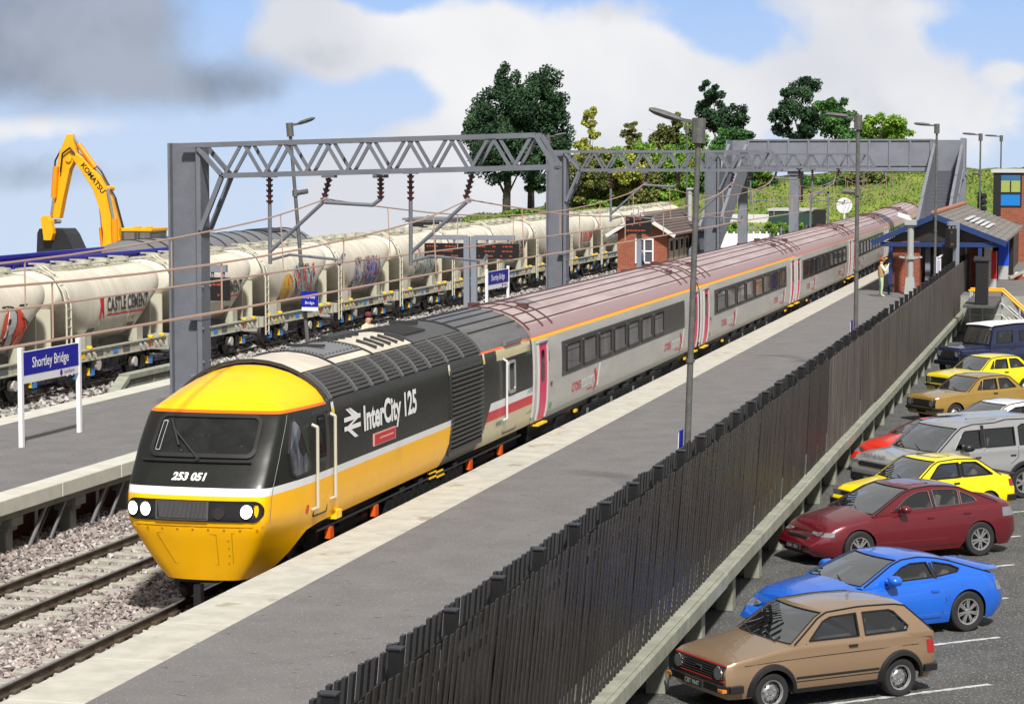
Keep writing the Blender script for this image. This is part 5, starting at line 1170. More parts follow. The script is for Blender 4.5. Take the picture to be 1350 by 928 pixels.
T = thing('concrete_stop', 'grey green timber and concrete ramp frame beside the left platform edge', 'ramp', (-27.15, 63.0, -.2)); m = MB()
m.bar((0, -1.6, .15), (0, .4, 1.15), .34, .16); m.bar((0, .4, 1.2), (0, 4.2, 1.2), .34, .16); m.bar((0, 4.2, 1.2), (0, 6.0, .2), .34, .16)
m.bb(-.1, .1, .6, 4.0, .62, 1.1)
for y in (.4, 2.4, 4.1): m.bb(-.12, .12, y - .1, y + .1, -.2, 1.15); 
m.build('frame', M_conc, T, bevel=.01)

# ------------------------------------------------------------------ beyond the wagons: excavator, blue wagon, grey train
M_exy = mat('digger_yellow', lin(238, 172, 8), .4, var=.15, vscale=2)
T = thing('excavator', 'yellow excavator with raised boom and black bucket behind the wagons', 'excavator', (-41.6, 96, 0))
def plate(pts, th, y=0.): return MB().poly([pts], lambda u, v, k=0: (u, y + (k - .5) * th, v), 0, thick=True)
# x,z local; boom outline
bo = plate([(-.35, 3.0), (.55, 3.0), (.42, 4.3), (.1, 5.5), (-.45, 6.5), (-1.25, 7.35), (-1.55, 7.55), (-1.75, 7.35), (-1.35, 6.85), (-.75, 5.95), (-.42, 5.0), (-.3, 4.0)], .5)
bo.cyl((-.05, -.3, 6.0), (-.05, .3, 6.0), .12, 10); bo.build('boom', M_exy, T, bevel=.03)
m = MB(); add_text(m, 'KOMATSU', lambda a, b: (-1.3 + a * .62 + b * .7, -.256, 7.0 - a * .78 + b * .55), size=.34, bold=.01); m.build('lettering', M_black, T, fixn=False)
m = plate([(-1.75, 8.35), (-1.95, 8.35), (-2.3, 7.6), (-2.45, 6.9), (-2.6, 5.3), (-2.75, 4.7), (-2.35, 4.7), (-2.15, 5.6), (-1.85, 6.8), (-1.5, 7.4), (-1.65, 8.0)], .42); m.cyl((-1.85, -.3, 7.25), (-1.85, .3, 7.25), .14, 10); m.build('dipper_arm', M_exy, T, bevel=.03)
m = MB(); m.mark(); m.cyl((-1.45, -.05, 7.9), (-.7, -.05, 6.9), .13, 10); m.mark(); m.cyl((-.62, .36, 4.3), (-.5, .36, 3.0), .13, 10); m.mark(); m.cyl((.3, -.4, 4.7), (.35, -.4, 3.0), .15, 10); m.mark(); m.cyl((-2.42, -.32, 6.95), (-2.55, -.32, 5.6), .13, 10); m.build_pieces('hydraulic_cylinder', mat('digger_orange', lin(225, 140, 5), .4), T, smooth=40)
m = MB(); m.mark(); m.cyl((-1.75, -.05, 8.3), (-1.4, -.05, 7.8), .05); m.mark(); m.cyl((-.72, .36, 5.6), (-.6, .36, 4.2), .05); m.mark(); m.cyl((.02, -.4, 6.0), (.3, -.4, 4.6), .06); m.mark(); m.cyl((-2.55, -.32, 5.6), (-2.7, -.32, 4.7), .055); m.mark(); m.cyl((-2.6, -.36, 4.55), (-2.6, .36, 4.55), .1); m.build_pieces('piston_rod', M_chrome, T)
m = MB(); m.mark(); m.tube([(-1.55, -.3, 7.5), (-1.75, -.34, 7.75), (-2.1, -.34, 7.5), (-2.2, -.34, 6.7)], .04, 6); m.mark(); m.tube([(-1.2, .0, 7.55), (-.45, .0, 6.75), (.2, .0, 5.6), (.55, .0, 4.3), (.66, 0, 3.2)], .045, 6); m.mark(); m.tube([(-2.25, -.1, 7.7), (-2.5, -.2, 7.2), (-2.55, -.2, 6.7)], .04, 6); m.build_pieces('hose', M_black, T)
m = plate([(-3.05, 4.75), (-2.75, 4.85), (-2.55, 4.6), (-2.45, 4.05), (-2.55, 3.75), (-2.9, 3.75), (-2.95, 4.2)], .34, -.5); m.build('bucket_link', M_exy, T, bevel=.02)
m = plate([(-3.35, 4.05), (-3.25, 4.25), (-2.1, 4.25), (-1.9, 4.0), (-1.45, 3.05), (-1.7, 2.9), (-3.2, 2.95), (-3.4, 3.1)], 1.3, .3)
for k in range(4): m.bar((-1.6, -.3 + k * .38, 3.0), (-1.25, -.3 + k * .38, 2.95), .12, .08)
m.build('bucket', mat('bucket_black', (.018, .019, .022), .4, var=.3), T, bevel=.03)
m = MB(); m.bb(.6, 1.9, -.2, 1.6, 2.8, 4.15, 0); m.build('cab', mat('cab_window', (.16, .15, .12), .1, spec=.8, var=.5, vscale=2), T)
m = MB(); m.bb(.55, 1.95, -.25, 1.65, 4.15, 4.3); m.bb(.95, 1.2, .2, .5, 4.3, 4.36); m.bb(1.5, 1.75, .2, .5, 4.3, 4.36); m.build('cab_roof', M_exy, T, bevel=.04)
m = MB()
for x in (.6, 1.2, 1.35, 1.9): m.bb(x - .04, x + .04, -.24, -.2, 2.8, 4.15)
m.bb(.6, 1.9, -.24, -.2, 3.0, 3.1); m.build('cab_pillar', mat('pillar_grey', (.06, .055, .05), .5), T)
m = MB(); m.bb(-1.1, 2.9, -.9, 2.2, 1.4, 3.0); m.bb(-.9, -.3, -.6, .6, 2.9, 3.3); m.build('house', M_exy, T, bevel=.05)
m = MB(); m.bb(-2.2, 2.6, -1.3, -.6, .1, 1.1); m.bb(-2.2, 2.6, 1.4, 2.1, .1, 1.1); m.bb(-.8, .9, -.6, 1.4, .6, 1.4); m.build('crawler_track', M_black, T, bevel=.2)
M_bluew = mat('wagon_blue', lin(42, 40, 160), .45, var=.15, vscale=2)
for k, (y, x, lb) in enumerate(((62.2, -37.6, 'blue open wagon at the left edge behind the cement wagons'), (76.8, -37.6, 'blue open wagon below the excavator bucket'))):
    T = thing('open_wagon', lb, 'open wagon', (x, y, 0), group='blue open wagons'); m = MB(); L = 13.6
    for s in (-1, 1): m.bb(s * 1.3 - .05, s * 1.3 + .05, 0, L, 1.2, 3.62); m.bb(s * 1.32 - .1, s * 1.32 + .1, -.05, L + .05, 3.62, 3.74)
    for y_ in (0, L): m.bb(-1.3, 1.3, y_ - .05, y_ + .05, 1.2, 3.55); m.bb(-1.35, 1.35, y_ - .1, y_ + .1, 3.56, 3.66)
    m.bb(-1.3, 1.3, 0, L, 1.1, 1.3); 
    for j in range(8): m.bb(1.3, 1.42, .6 + j * 1.75, .75 + j * 1.75, 1.3, 3.6)
    m.bb(-1.2, -1.1, L * .5, L * .5 + .4, 3.2, 3.4); m.build('body', M_bluew, T); m = MB(); m.bb(-1, 1, .5, L - .5, .7, 1.1)
    for yy in (1.5, 3.3, L - 3.3, L - 1.5): m.cyl((-.75, yy, .46), (.75, yy, .46), .46, 18)
    m.build('running_gear', M_black, T)
T = thing('grey_railcar', 'dark grey roofed railcar with orange line standing behind the cement wagons', 'railcar', (-38.2, 88.5, .16)); ys = [0, .15, .5, 1.2, 2.2, 8, 14, 20, 20.9, 21.3, 21.45]; tp = [.3, .1, .03, .0, 0, 0, 0, 0, .02, .06, .3]
P = [[(x * (1 - a * .6), y, 3.82 - (3.82 - z) * 1 - a * (z - 1.1) * .8) for x, z in [(p[0], p[1]) for p in PROF] + [(-p[0], p[1]) for p in reversed(PROF[:-1])]] for y, a in zip(ys, tp)]
rb = bpy.data.materials.new('railcar_livery'); rb.use_nodes = True; q = G(rb.node_tree); o_, x_, y_, z_ = q.obj(); B_ = rb.node_tree.nodes['Principled BSDF']
cc = q.mix(q.gt(z_, 3.18), (.5, .5, .5), (.15, .155, .165)); cc = q.mix(q.rng(z_, 3.13, 3.18), cc, lin(225, 110, 60)); rb.node_tree.links.new(cc, B_.inputs['Base Color']); B_.inputs['Roughness'].default_value = .4
MB().grid(P).build('body', rb, T, smooth=40)
m = MB()
for s in (1, -1):
    for yy in np.arange(1.5, 20.5, 1.55):
        m.grid([[spt(yy + dy, lerp(.62, 1, i / 8), .035 if e else -.01, s) for dy, e in ((-.04, 0), (-.04, 1), (.04, 1), (.04, 0))] for i in range(9)])
    skin_patch(m, 16, 18.6, .8, 1, .06, 0, 4, s)
    m.poly([rrect(.5, 2.1, 2.3, 2.9, .1)], side_fn((.02, 0), s)); m.poly([rrect(2.5, 4.6, 2.3, 2.9, .1)], side_fn((.02, 0), s))
m.build('roof_rib', M_black, T)
T = thing('shunter', 'small white cab roof showing above the wagons by the middle of the siding', 'locomotive', (-37.5, 131, .2)); m = MB(); m.bb(-1.2, 1.2, 0, 3.6, 1.2, 3.6); m.build('cab', M_white_p, T, bevel=.1); m = MB(); m.bb(-1.3, 1.3, -.1, 3.7, 3.6, 3.72); m.cyl((0, 1, 3.7), (0, 1, 3.85), .15); m.build('roof', mat('roof_grey', (0, 0, 0)), T); m = MB(); m.bb(-.9, .9, -.03, .0, 2.8, 3.5); m.bb(1.2, 1.23, .3, 3.2, 2.8, 3.5); m.build('window', M_glassd, T); m = MB(); m.bb(-1.1, 1.1, .2, 3.4, .5, 1.2); m.cyl((-.75, 1, .46), (.75, 1, .46), .46, 18); m.cyl((-.75, 2.6, .46), (.75, 2.6, .46), .46, 18); m.build('running_gear', M_black, T)
# ------------------------------------------------------------------ parked cars
def car_glass(name, f, tint):
    m = bpy.data.materials.new(name); m.use_nodes = True; t = m.node_tree; t.nodes.remove(t.nodes['Principled BSDF']); q = G(t)
    tr = q.n('ShaderNodeBsdfTransparent'); tr.inputs[0].default_value = (*tint, 1); gl = q.n('ShaderNodeBsdfGlossy'); gl.inputs['Roughness'].default_value = .03; gl.inputs[0].default_value = (.9, .93, .95, 1)
    fr = q.n('ShaderNodeFresnel'); fr.inputs[0].default_value = 1.5; fac = q.m('ADD', q.m('MULTIPLY', fr.outputs[0], 1.6), f, clamp=True)
    mx = q.n('ShaderNodeMixShader'); t.links.new(fac, mx.inputs[0]); t.links.new(tr.outputs[0], mx.inputs[1]); t.links.new(gl.outputs[0], mx.inputs[2]); t.links.new(mx.outputs[0], t.nodes['Material Output'].inputs[0]); return m
M_cglass = car_glass('car_side_glass', .06, (.6, .62, .62)); M_cscreen = car_glass('car_windscreen', .26, (.6, .63, .64))
M_trim = mat('car_trim_black', (.014, .014, .015), .4); M_int = mat('car_interior', (.14, .13, .12), .8, var=.3, vscale=5); M_seat = mat('car_seat', (.26, .24, .21), .85)
M_lens = mat('headlamp_lens', (.3, .31, .33), .05, .5, spec=1); M_tail = mat('tail_lens', (.35, .02, .02), .15); M_amber = mat('amber_lens', (.6, .2, .03), .2); M_alloy = mat('alloy_wheel', (.62, .62, .63), .25, .85); M_alloyd = mat('alloy_dark', (.06, .06, .065), .4, .4)
M_plate = mat('number_plate', (.03, .03, .03), .4)
def paint(name, c, metal=0., rough=.32, coat=1., flake=0.):
    return mat(name, c, rough, metal, coat=coat, var=.06 if not flake else flake, vscale=2 if not flake else 90)
def car(label, colour, spec, loc, ang, cat='car', name='parked_car'):
    """local x: nose 0 -> tail L, y lateral, z up"""
    L, Wd = spec['L'], spec['W']; T = thing(name, label, cat, loc, radians(ang), group='cars parked under the fence')
    ar, zs = spec['axles'], spec.get('sill', .22); R = spec['r']; top = spec['top']; plan = spec['plan']; aw = spec.get('arch', R + .05)
    tx = np.array([a for a, b in top]); tzv = np.array([b for a, b in top]); px_, pw = np.array([a for a, b in plan]), np.array([b for a, b in plan])
    ztop = lambda x: float(np.interp(x, tx, tzv)); Wx = lambda x: Wd * float(np.interp(x / L, px_, pw))
    crown = spec.get('crown', .05); bx = spec.get('box', 0.)
    def zb(x):
        z = zs + spec.get('bump', .0) * (1 if x < ar[0] - aw or x > ar[1] + aw else 0)
        for a in ar:
            d = abs(x - a)
            if d < aw: z = max(z, R + sqrt(aw * aw - d * d) * 1.0)
        return z
    K = [(0, .94), (.12, .975), (.3, .995), (.48, 1.0), (.62, .992), (.78, .975), (.9, .95 + bx * .02), (.965, .925 + bx * .04), (1.0, .88 + bx * .07)]
    fs_ = spec.get('front', [(0, .1), (.25, .02), (.45, 0), (.7, .03), (1, .14)]); rs_ = spec.get('rear', [(0, .08), (.3, 0), (.6, .0), (1, .1)])
    def xshift(x, zz):
        k = max(0, 1 - x / .7) ** 1.5; k2 = max(0, 1 - (L - x) / .6) ** 1.5
        return k * float(np.interp(zz, [a for a, b in fs_], [b for a, b in fs_])) - k2 * float(np.interp(zz, [a for a, b in rs_], [b for a, b in rs_]))
    def side_y(x, z):
        zt = ztop(x); f = min(1, max(0, (z - zs) / (zt - zs))); return Wx(x) * float(np.interp(f, [a for a, b in K], [b for a, b in K]))
    xs = sorted(set([round(v, 3) for v in list(np.linspace(0, L, 46)) + list(tx) + [a + s * aw * c for a in ar for s in (-1, 1) for c in (1.001, .999, .97, .9, .8, .65, .45, .2, 0)] if 0 <= v <= L]))
    P = []
    for x in xs:
        z0, zt, w = zb(x), ztop(x), Wx(x); row = []
        for f, _ in K:
            zf = zs + f * (zt - zs); zf = max(zf, z0 + (zt - z0) * f * .9) if z0 > zs + .01 else zf
            ff = (zf - zs) / (zt - zs); y = w * float(np.interp(ff, [a for a, b in K], [b for a, b in K])); row.append((x + xshift(x, ff), y, zf))
        for f in (.78, .6, .35, 0): row.append((x + xshift(x, 1), w * f * (.88 + bx * .07) / .88 * .98 if f else 0, zt + crown * (1 - f * f) * (1 if spec['cab'][0] > x or x > spec['cab'][1] else .1) * min(1, .3 + x * 3, .3 + (L - x) * 3)))
        P.append([(a, -b, c) for a, b, c in row] + [(a, b, c) for a, b, c in reversed(row[:-1])])
    b = MB(); n = len(P[0]); h = len(K) + 4
    xsm = xs
    def mf(i, j):
        x = (xsm[i] + xsm[i + 1]) / 2
        return 1 if spec['cab'][0] + .12 < x < spec['cab'][1] - .12 and len(K) + 0 < j + 1 < n - len(K) else 0
    b.grid(P, mf=mf)
    for r in (P[0], P[-1]):
        for j in range(h - 1): b.add([r[j], r[j + 1], r[n - 2 - j], r[n - 1 - j]], [(0, 1, 2, 3)])
    body = b.build('body', [colour, M_int], T, smooth=32)
    # wells and floor
    m = MB(); m.bb(.25, L - .25, -Wd * .7, Wd * .7, zs - .02, .44); m.build('underbody', M_trim, T)
    # ---- cabin
    rl = spec['roof']; rx = [a for a, b_ in rl]; rz_ = [b_ for a, b_ in rl]; wb, wr = spec['wb'] * Wd, spec['wr'] * Wd; zr = max(rz_); zbl = lambda x: ztop(x)
    z_belt = spec['belt']
    def wz(z): t = min(1, max(0, (z - z_belt) / (zr - z_belt))); return lerp(wb, wr, t ** 1.15)
    iA, iB, iC = 0, spec['iB'], spec['iC']; N = len(rl)
    # fine roofline with glass stations
    st = []
    def add_seg(i0, i1, glass):
        pts = rl[i0:i1 + 1]; d = np.r_[0, np.cumsum([math.hypot(q_[0] - p_[0], q_[1] - p_[1]) for p_, q_ in zip(pts[:-1], pts[1:])])]; d /= d[-1]
        fr = [0, .05, .25, .5, .75, .93, 1] if glass else list(np.linspace(0, 1, 9))
        for f in fr:
            x = float(np.interp(f, d, [p_[0] for p_ in pts])); z = float(np.interp(f, d, [p_[1] for p_ in pts]))
            if not st or (abs(st[-1][0] - x) + abs(st[-1][1] - z)) > 1e-4: st.append((x, z, glass and .04 < f < .95))
    add_seg(0, iB, True); nB = len(st) - 1; add_seg(iB, iC, False); nC = len(st) - 1; add_seg(iC, N - 1, True)
    tt = [-1, -.9, -.6, -.3, 0, .3, .6, .9, 1]; P = []
    for k, (x, z, gl) in enumerate(st):
        row = []
        for t in tt:
            w = wz(z); bul = (.09 * (1 - t * t) if k <= nB else -.06 * (1 - t * t) if k >= nC else lerp(.09, -.06, (k - nB) / (nC - nB)) * (1 - t * t))
            row.append((x - bul, w * t, z + (.035 if nB <= k <= nC else .0) * (1 - t ** 4)))
        P.append(row)
    def mg(i, j): return 1 if (i < nB or i >= nC) and (st[i][2] or (i == 0 and 0)) and 0 < j < len(tt) - 2 and (i + 1 <= nB or i >= nC) and not (i + 1 == nB) and not (i + 1 == len(st) - 1) else 0
    g0 = MB().grid([P[k] for k in range(len(st))], mf=mg)
    gf = [f for f, mm in zip(g0.f, g0.m) if mm == 1]; pf = [f for f, mm in zip(g0.f, g0.m) if mm == 0]
    c = MB(); c.v = g0.v; c.f = pf; c.m = [0] * len(pf)
    sides = MB(); glass = MB()
    prof = [(x, z) for x, z, _ in st]; x0, x1 = prof[0][0], prof[-1][0]
    out = prof + [(x1, z_belt - .06), (x0, z_belt - .06)]
    wins = spec['wins']
    for s in (-1, 1):
        fn = lambda u, v, k=0, s=s: (u, s * (wz(v) - .02 * k), v)
        c.poly([out] + wins, fn, 0)
        for wv in wins:
            glass.mark(); glass.poly([wv], lambda u, v, k=0, s=s: (u, s * (wz(v) - .012), v))
    cb = c.clean().build('cabin', [colour], T, smooth=30)
    mid_ = (prof0 := g0.v)
    xm_ = (rl[0][0] + rl[-1][0]) / 2
    for nm_, ff in (('windscreen', [f for f in gf if g0.v[f[0]][0] < xm_]), ('rear_window', [f for f in gf if g0.v[f[0]][0] >= xm_])):
        wg_ = MB(); wg_.v = list(g0.v); wg_.f = ff; wg_.m = [0] * len(ff); wg_.clean().build(nm_, M_cscreen, T, smooth=60)
    glass.build_pieces('side_window', M_cglass, T)
    # seals, chrome, pillars
    tr = MB()
    for s in (-1, 1):
        for wv in wins:
            pts = [(u, s * (wz(v) + .004), v) for u, v in wv]; tr.tube(pts + [pts[0]], spec.get('seal', .014), 4, 1 if spec.get('chromewin') else 0)
        tr.tube([(x, s * (wz(z) + .002), z) for x, z, _ in st[1:-1]], .014, 4, 0)
        for u0, u1 in spec.get('dark', []):
            tr.poly([[(u0, z_belt + .05), (u1, z_belt + .05), (u1 + spec.get('dl', 0), zr - .1), (u0 + spec.get('dl', 0), zr - .1)]], lambda u, v, k=0, s=s: (u, s * (wz(v) + .004), v), 0)
    def rim(k, f): r_ = P[k]; return [Vector(a) + Vector((-.0, 0, .006)) for a in r_[1:-1]]
    ks = [1, nB - 1] + [nC + 1, len(st) - 2]
    for a, b_ in ((ks[0], ks[1]), (ks[2], ks[3])):
        A, B2 = rim(a, 0), rim(b_, 0); tr.tube(A, .013, 4); tr.tube(B2, .013, 4)
        for e in (1, -2): tr.tube([Vector(P[k][e]) for k in range(a, b_ + 1)], .013, 4)
    for w0 in spec.get('wip', [(-.45, .0), (.15, .6)]):
        p0 = Vector(P[0][4]) + Vector((-.0, w0[0], .01)); tr.tube([p0, Vector((lerp(P[0][4][0], P[nB][4][0], .18), w0[1], lerp(P[0][4][2], P[nB][4][2], .18) + .03))], .01, 4)
    tr.build('window_seal', [M_trim, M_chrome], T)
    # interior
    it = MB()
    cx = lerp(rx[iB], rx[iC], .18)
    for y in (-.36, .36):
        it.box((cx + .1, y * Wd / .85, z_belt - .32), (.5, .48, .16)); it.box((cx + .38, y * Wd / .85, z_belt - .02), (.14, .46, .62), rot=Matrix.Rotation(.22, 3, 'Y')); it.box((cx + .47, y * Wd / .85, z_belt + .3), (.1, .24, .14))
    rxx = min(x1 - .35, lerp(rx[iB], rx[iC], .95)); it.box((rxx, 0, z_belt - .05), (.16, Wd * 1.35, .55), rot=Matrix.Rotation(.25, 3, 'Y')); it.build('seat', M_seat, T, bevel=.03)
    dm = MB(); dm.box((x0 + .42, 0, z_belt - .1), (.5, Wd * 1.55, .2)); a = [(x0 + .62 + .04 * cos(q_), -.34 + .18 * cos(q_), z_belt + .03 + .17 * sin(q_)) for q_ in np.linspace(0, 2 * pi, 17)]; dm.tube([(x0 + .68, .34 + .18 * cos(q_), z_belt + .02 + .17 * sin(q_)) for q_ in np.linspace(0, 2 * pi, 15)], .014, 5); dm.build('dashboard', M_trim, T, bevel=.03)
    # ---- wheels
    for a in ar:
        for s in (-1, 1):
            Mx = Matrix.Translation((a, s * (Wd - .115), R)) @ Matrix.Rotation(pi / 2 * s, 4, 'Z')
            w = MB(); w.lathe([(-.1, R * .62), (-.1, R * .93), (-.075, R), (.075, R), (.1, R * .94), (.103, R * .8), (.09, R * .66), (.06, R * .64)], 32, 0, Mx); wh = w.build('wheel', M_tyre, T, smooth=35)
            r = MB(); rr_ = R * .66; st_ = spec.get('rim', 'steel')
            r.lathe([(.05, rr_ * .88), (.085, rr_), (.095, rr_ * .99), (.09, rr_ * .9), (.06, rr_ * .86)], 32, 0, Mx)
            if st_ == 'steel':
                r.lathe([(.02, rr_ * .88), (.03, rr_ * .7), (.06, rr_ * .5), (.06, rr_ * .3), (.04, rr_ * .22), (.07, rr_ * .18), (.07, 0)], 24, 0, Mx)
                for k in range(8): q_ = 2 * pi * k / 8; c_ = Vector((.05, rr_ * .68 * cos(q_), rr_ * .68 * sin(q_))); r.cyl(Mx @ c_, Mx @ (c_ + Vector((.004, 0, 0))), rr_ * .09, 8, 1)
                for k in range(4): q_ = 2 * pi * k / 4 + .4; c_ = Vector((.06, rr_ * .36 * cos(q_), rr_ * .36 * sin(q_))); r.cyl(Mx @ c_, Mx @ (c_ + Vector((.015, 0, 0))), rr_ * .07, 8, 0)
            else:
                r.lathe([(.0, rr_ * .9), (.005, 0)], 24, 1, Mx); ns = spec.get('ns', 10)
                for k in range(ns):
                    q_ = 2 * pi * k / ns; dq = .12 if k % 2 else -.12
                    p0 = Vector((.075, rr_ * .12 * cos(q_), rr_ * .12 * sin(q_))); p1 = Vector((.078, rr_ * .9 * cos(q_ + dq), rr_ * .9 * sin(q_ + dq))); r.bar(Mx @ p0, Mx @ p1, rr_ * spec.get('sw', .13), .02, 0, upv=Mx.to_3x3() @ Vector((1, 0, 0)))
                r.cyl(Mx @ Vector((.06, 0, 0)), Mx @ Vector((.088, 0, 0)), rr_ * .2, 12)
            r.build('rim', [M_alloy, M_alloyd], wh, smooth=35)
    # arch trims
    if spec.get('archtrim'):
        m = MB()
        for a in ar:
            for s in (-1, 1):
                m.mark(); Pq = []
                for q_ in np.linspace(-.05, pi + .05, 20):
                    row = []
                    for rr_, o in ((aw - .005, .0), (aw, .05), (aw + .06, .045), (aw + .085, .0)):
                        x, z = a + rr_ * cos(q_), R + rr_ * sin(q_); row.append((x, s * (side_y(x, max(z, zs)) + o - .004), z))
                    Pq.append(row)
                m.grid(Pq)
        m.build_pieces('arch_trim', M_trim, T, smooth=50)
    # door shuts, stripes, handles, rubbing strips
    m = MB()
    for s in (-1, 1):
        for ln in spec.get('shuts', []):
            m.tube([(x, s * (side_y(x, z) + .001), z) for x, z in ln], .0065, 4)
        for z, t_ in spec.get('stripes', []): 
            xa = ar[0] + aw + .06; xb = ar[1] - aw - .06; m.grid([[(x, s * (side_y(x, zz) + .004), zz) for x in np.linspace(xa, xb, 12)] for zz in (z - t_, z + t_)])
        for x, z in spec.get('handles', []): m.box((x, s * (side_y(x, z) + .012), z), (.15, .03, .03), 1 if not spec.get('bodyhandle') else 2)
        sx0, sx1 = ar[0] + aw + .02, ar[1] - aw - .02; m.grid([[(x, s * (side_y(x, zz) + .006), zz) for x in np.linspace(sx0, sx1, 10)] for zz in (zs, zs + .07)]) if spec.get('sillblack') else None
    m.build('side_trim', [mat('shut_dark', (.012, .011, .01), .6), M_trim, colour], T)
    # front and rear end
    FX = lambda z: xshift(0, (z - zs) / (ztop(0) - zs)); mats = [M_trim, M_lens, M_chrome, M_plate, M_amber, M_tail, M_white_p, colour]
    W0 = Wx(0); NM = ['grille', 'headlight', 'badge', 'number_plate', 'indicator', 'trim_strip', 'trim_strip', 'panel']
    for it_ in spec.get('face', []):
        k = it_[0]
        if k == 'box':
            _, y0, y1, z0, z1, out, mi, dep = it_; m = MB(); m.bb(FX((z0 + z1) / 2) - out, FX((z0 + z1) / 2) + dep, y0, y1, z0, z1)
            if mi == 0 and y1 > .3:
                for j in range(5): zz = lerp(z0, z1, (j + 1) / 6); m.bb(FX((z0 + z1) / 2) - out - .006, FX((z0 + z1) / 2) - out + .004, y0 + .02, y1 - .02, zz - .006, zz + .006, 1)
            m.build(NM[mi], [mats[mi], mat('grille_bar', (.1, .1, .1), .3, .6)], T, bevel=.006)
        if k == 'round':
            for s in (-1, 1): m = MB(); x_ = FX(it_[2]) - it_[4]; m.cyl((x_ + .12, s * it_[1], it_[2]), (x_, s * it_[1], it_[2]), it_[3], 18, 0); m.cyl((x_ + .1, s * it_[1], it_[2]), (x_ - .004, s * it_[1], it_[2]), it_[3] * 1.12, 18, 1, cap=False); m.build('headlight', [M_lens, M_chrome], T)
        if k == 'lamp':
            for s in (-1, 1):
                m = MB(); z0, z1, xe = it_[1:4]; m.grid([[(x + xshift(x, (zz - zs) / (ztop(x) - zs)), s * (side_y(x, zz) + .008), zz) for x in np.linspace(.0, xe, 8)] for zz in (z0, (z0 + z1) / 2, z1)], 0)
                m.add([(FX(z0) - .008, s * W0 * .6, (z0 + z1) / 2), (FX(z0) - .008, s * (side_y(0, z0) + .008), z0), (FX(z1) - .008, s * (side_y(0, z1) + .008), z1), (FX(z1) - .008, s * W0 * .6, (z0 + z1) / 2 + .03)], [(0, 1, 2, 3)], 0); m.build('headlight', M_lens, T)
    for s in (-1, 1):
        for z0, z1, x0_ in spec.get('tail', []):
            m = MB(); m.grid([[(x + xshift(x, (zz - zs) / (ztop(x) - zs)), s * (side_y(x, zz) + .008), zz) for x in np.linspace(x0_, L - .01, 8)] for zz in (z0, z1)]); m.build('tail_light', mats[spec.get('tailm', 5)], T)
    if spec.get('bumper'):
        bz, bt = spec['bumper']; m = MB()
        for e, xx in ((0, -.05), (1, L + .05)):
            pts = [Vector((xx + (1 if e == 0 else -1) * .3, -Wd * .99, bz)), Vector((xx + (1 if e == 0 else -1) * .08, -Wd * .97, bz)), Vector((xx, -Wd * .8, bz)), Vector((xx, Wd * .8, bz)), Vector((xx + (1 if e == 0 else -1) * .08, Wd * .97, bz)), Vector((xx + (1 if e == 0 else -1) * .3, Wd * .99, bz))]
            for p_, q_ in zip(pts[:-1], pts[1:]): m.bar(p_, q_, .07, bt)
        m.build('bumper', spec.get('bumpm', M_trim), T, bevel=.01)
    if spec.get('mirror'):
        mx, mz, mc, ms_ = spec['mirror']; m = MB()
        for s in (-1, 1):
            yb_ = wz(mz); m.bar((mx, s * yb_, mz - .03), (mx + .02, s * (yb_ + .12), mz), .05, .04)
            P_ = [[(mx - .07 + .16 * t * ms_, s * (yb_ + .18) + .11 * ms_ * cos(q_) * e, mz + .02 + .07 * ms_ * sin(q_) * e) for q_ in np.linspace(0, 2 * pi, 13)[:-1]] for t, e in ((0, .3), (.1, .75), (.35, 1), (.9, 1), (1, .9))]; m.grid(P_, closeu=True); m.add(P_[-1], [tuple(range(12))]); m.add(P_[0], [tuple(range(12))])
        m.build('mirror', mc if mc else colour, T, smooth=60)
    for fn in spec.get('extra', []): fn(T, dict(L=L, W=Wd, ztop=ztop, side_y=side_y, wz=wz, colour=colour, st=st, P=P))
    return T
boxplan = [(0, .9), (.03, .955), (.12, .985), (.3, 1), (.8, 1), (.94, .975), (.985, .94), (1, .9)]
curvplan = [(0, .62), (.025, .74), (.07, .87), (.14, .95), (.25, .995), (.5, 1), (.75, 1), (.88, .97), (.95, .9), (.985, .8), (1, .7)]
def plate_txt(s, x, z, w=.5): 
    def f(T, c):
        m = MB(); m.bb(x - .012, x + .02, -w / 2, w / 2, z - .055, z + .055, 0); add_text(m, s, lambda a, b: (x - .016, w / 2 * .88 - a, z - .035 + b), 1, size=.1, sx=.95); m.build('number_plate', [M_plate, mat('plate_silver', (.6, .6, .6), .5)], T, fixn=False)
    return f
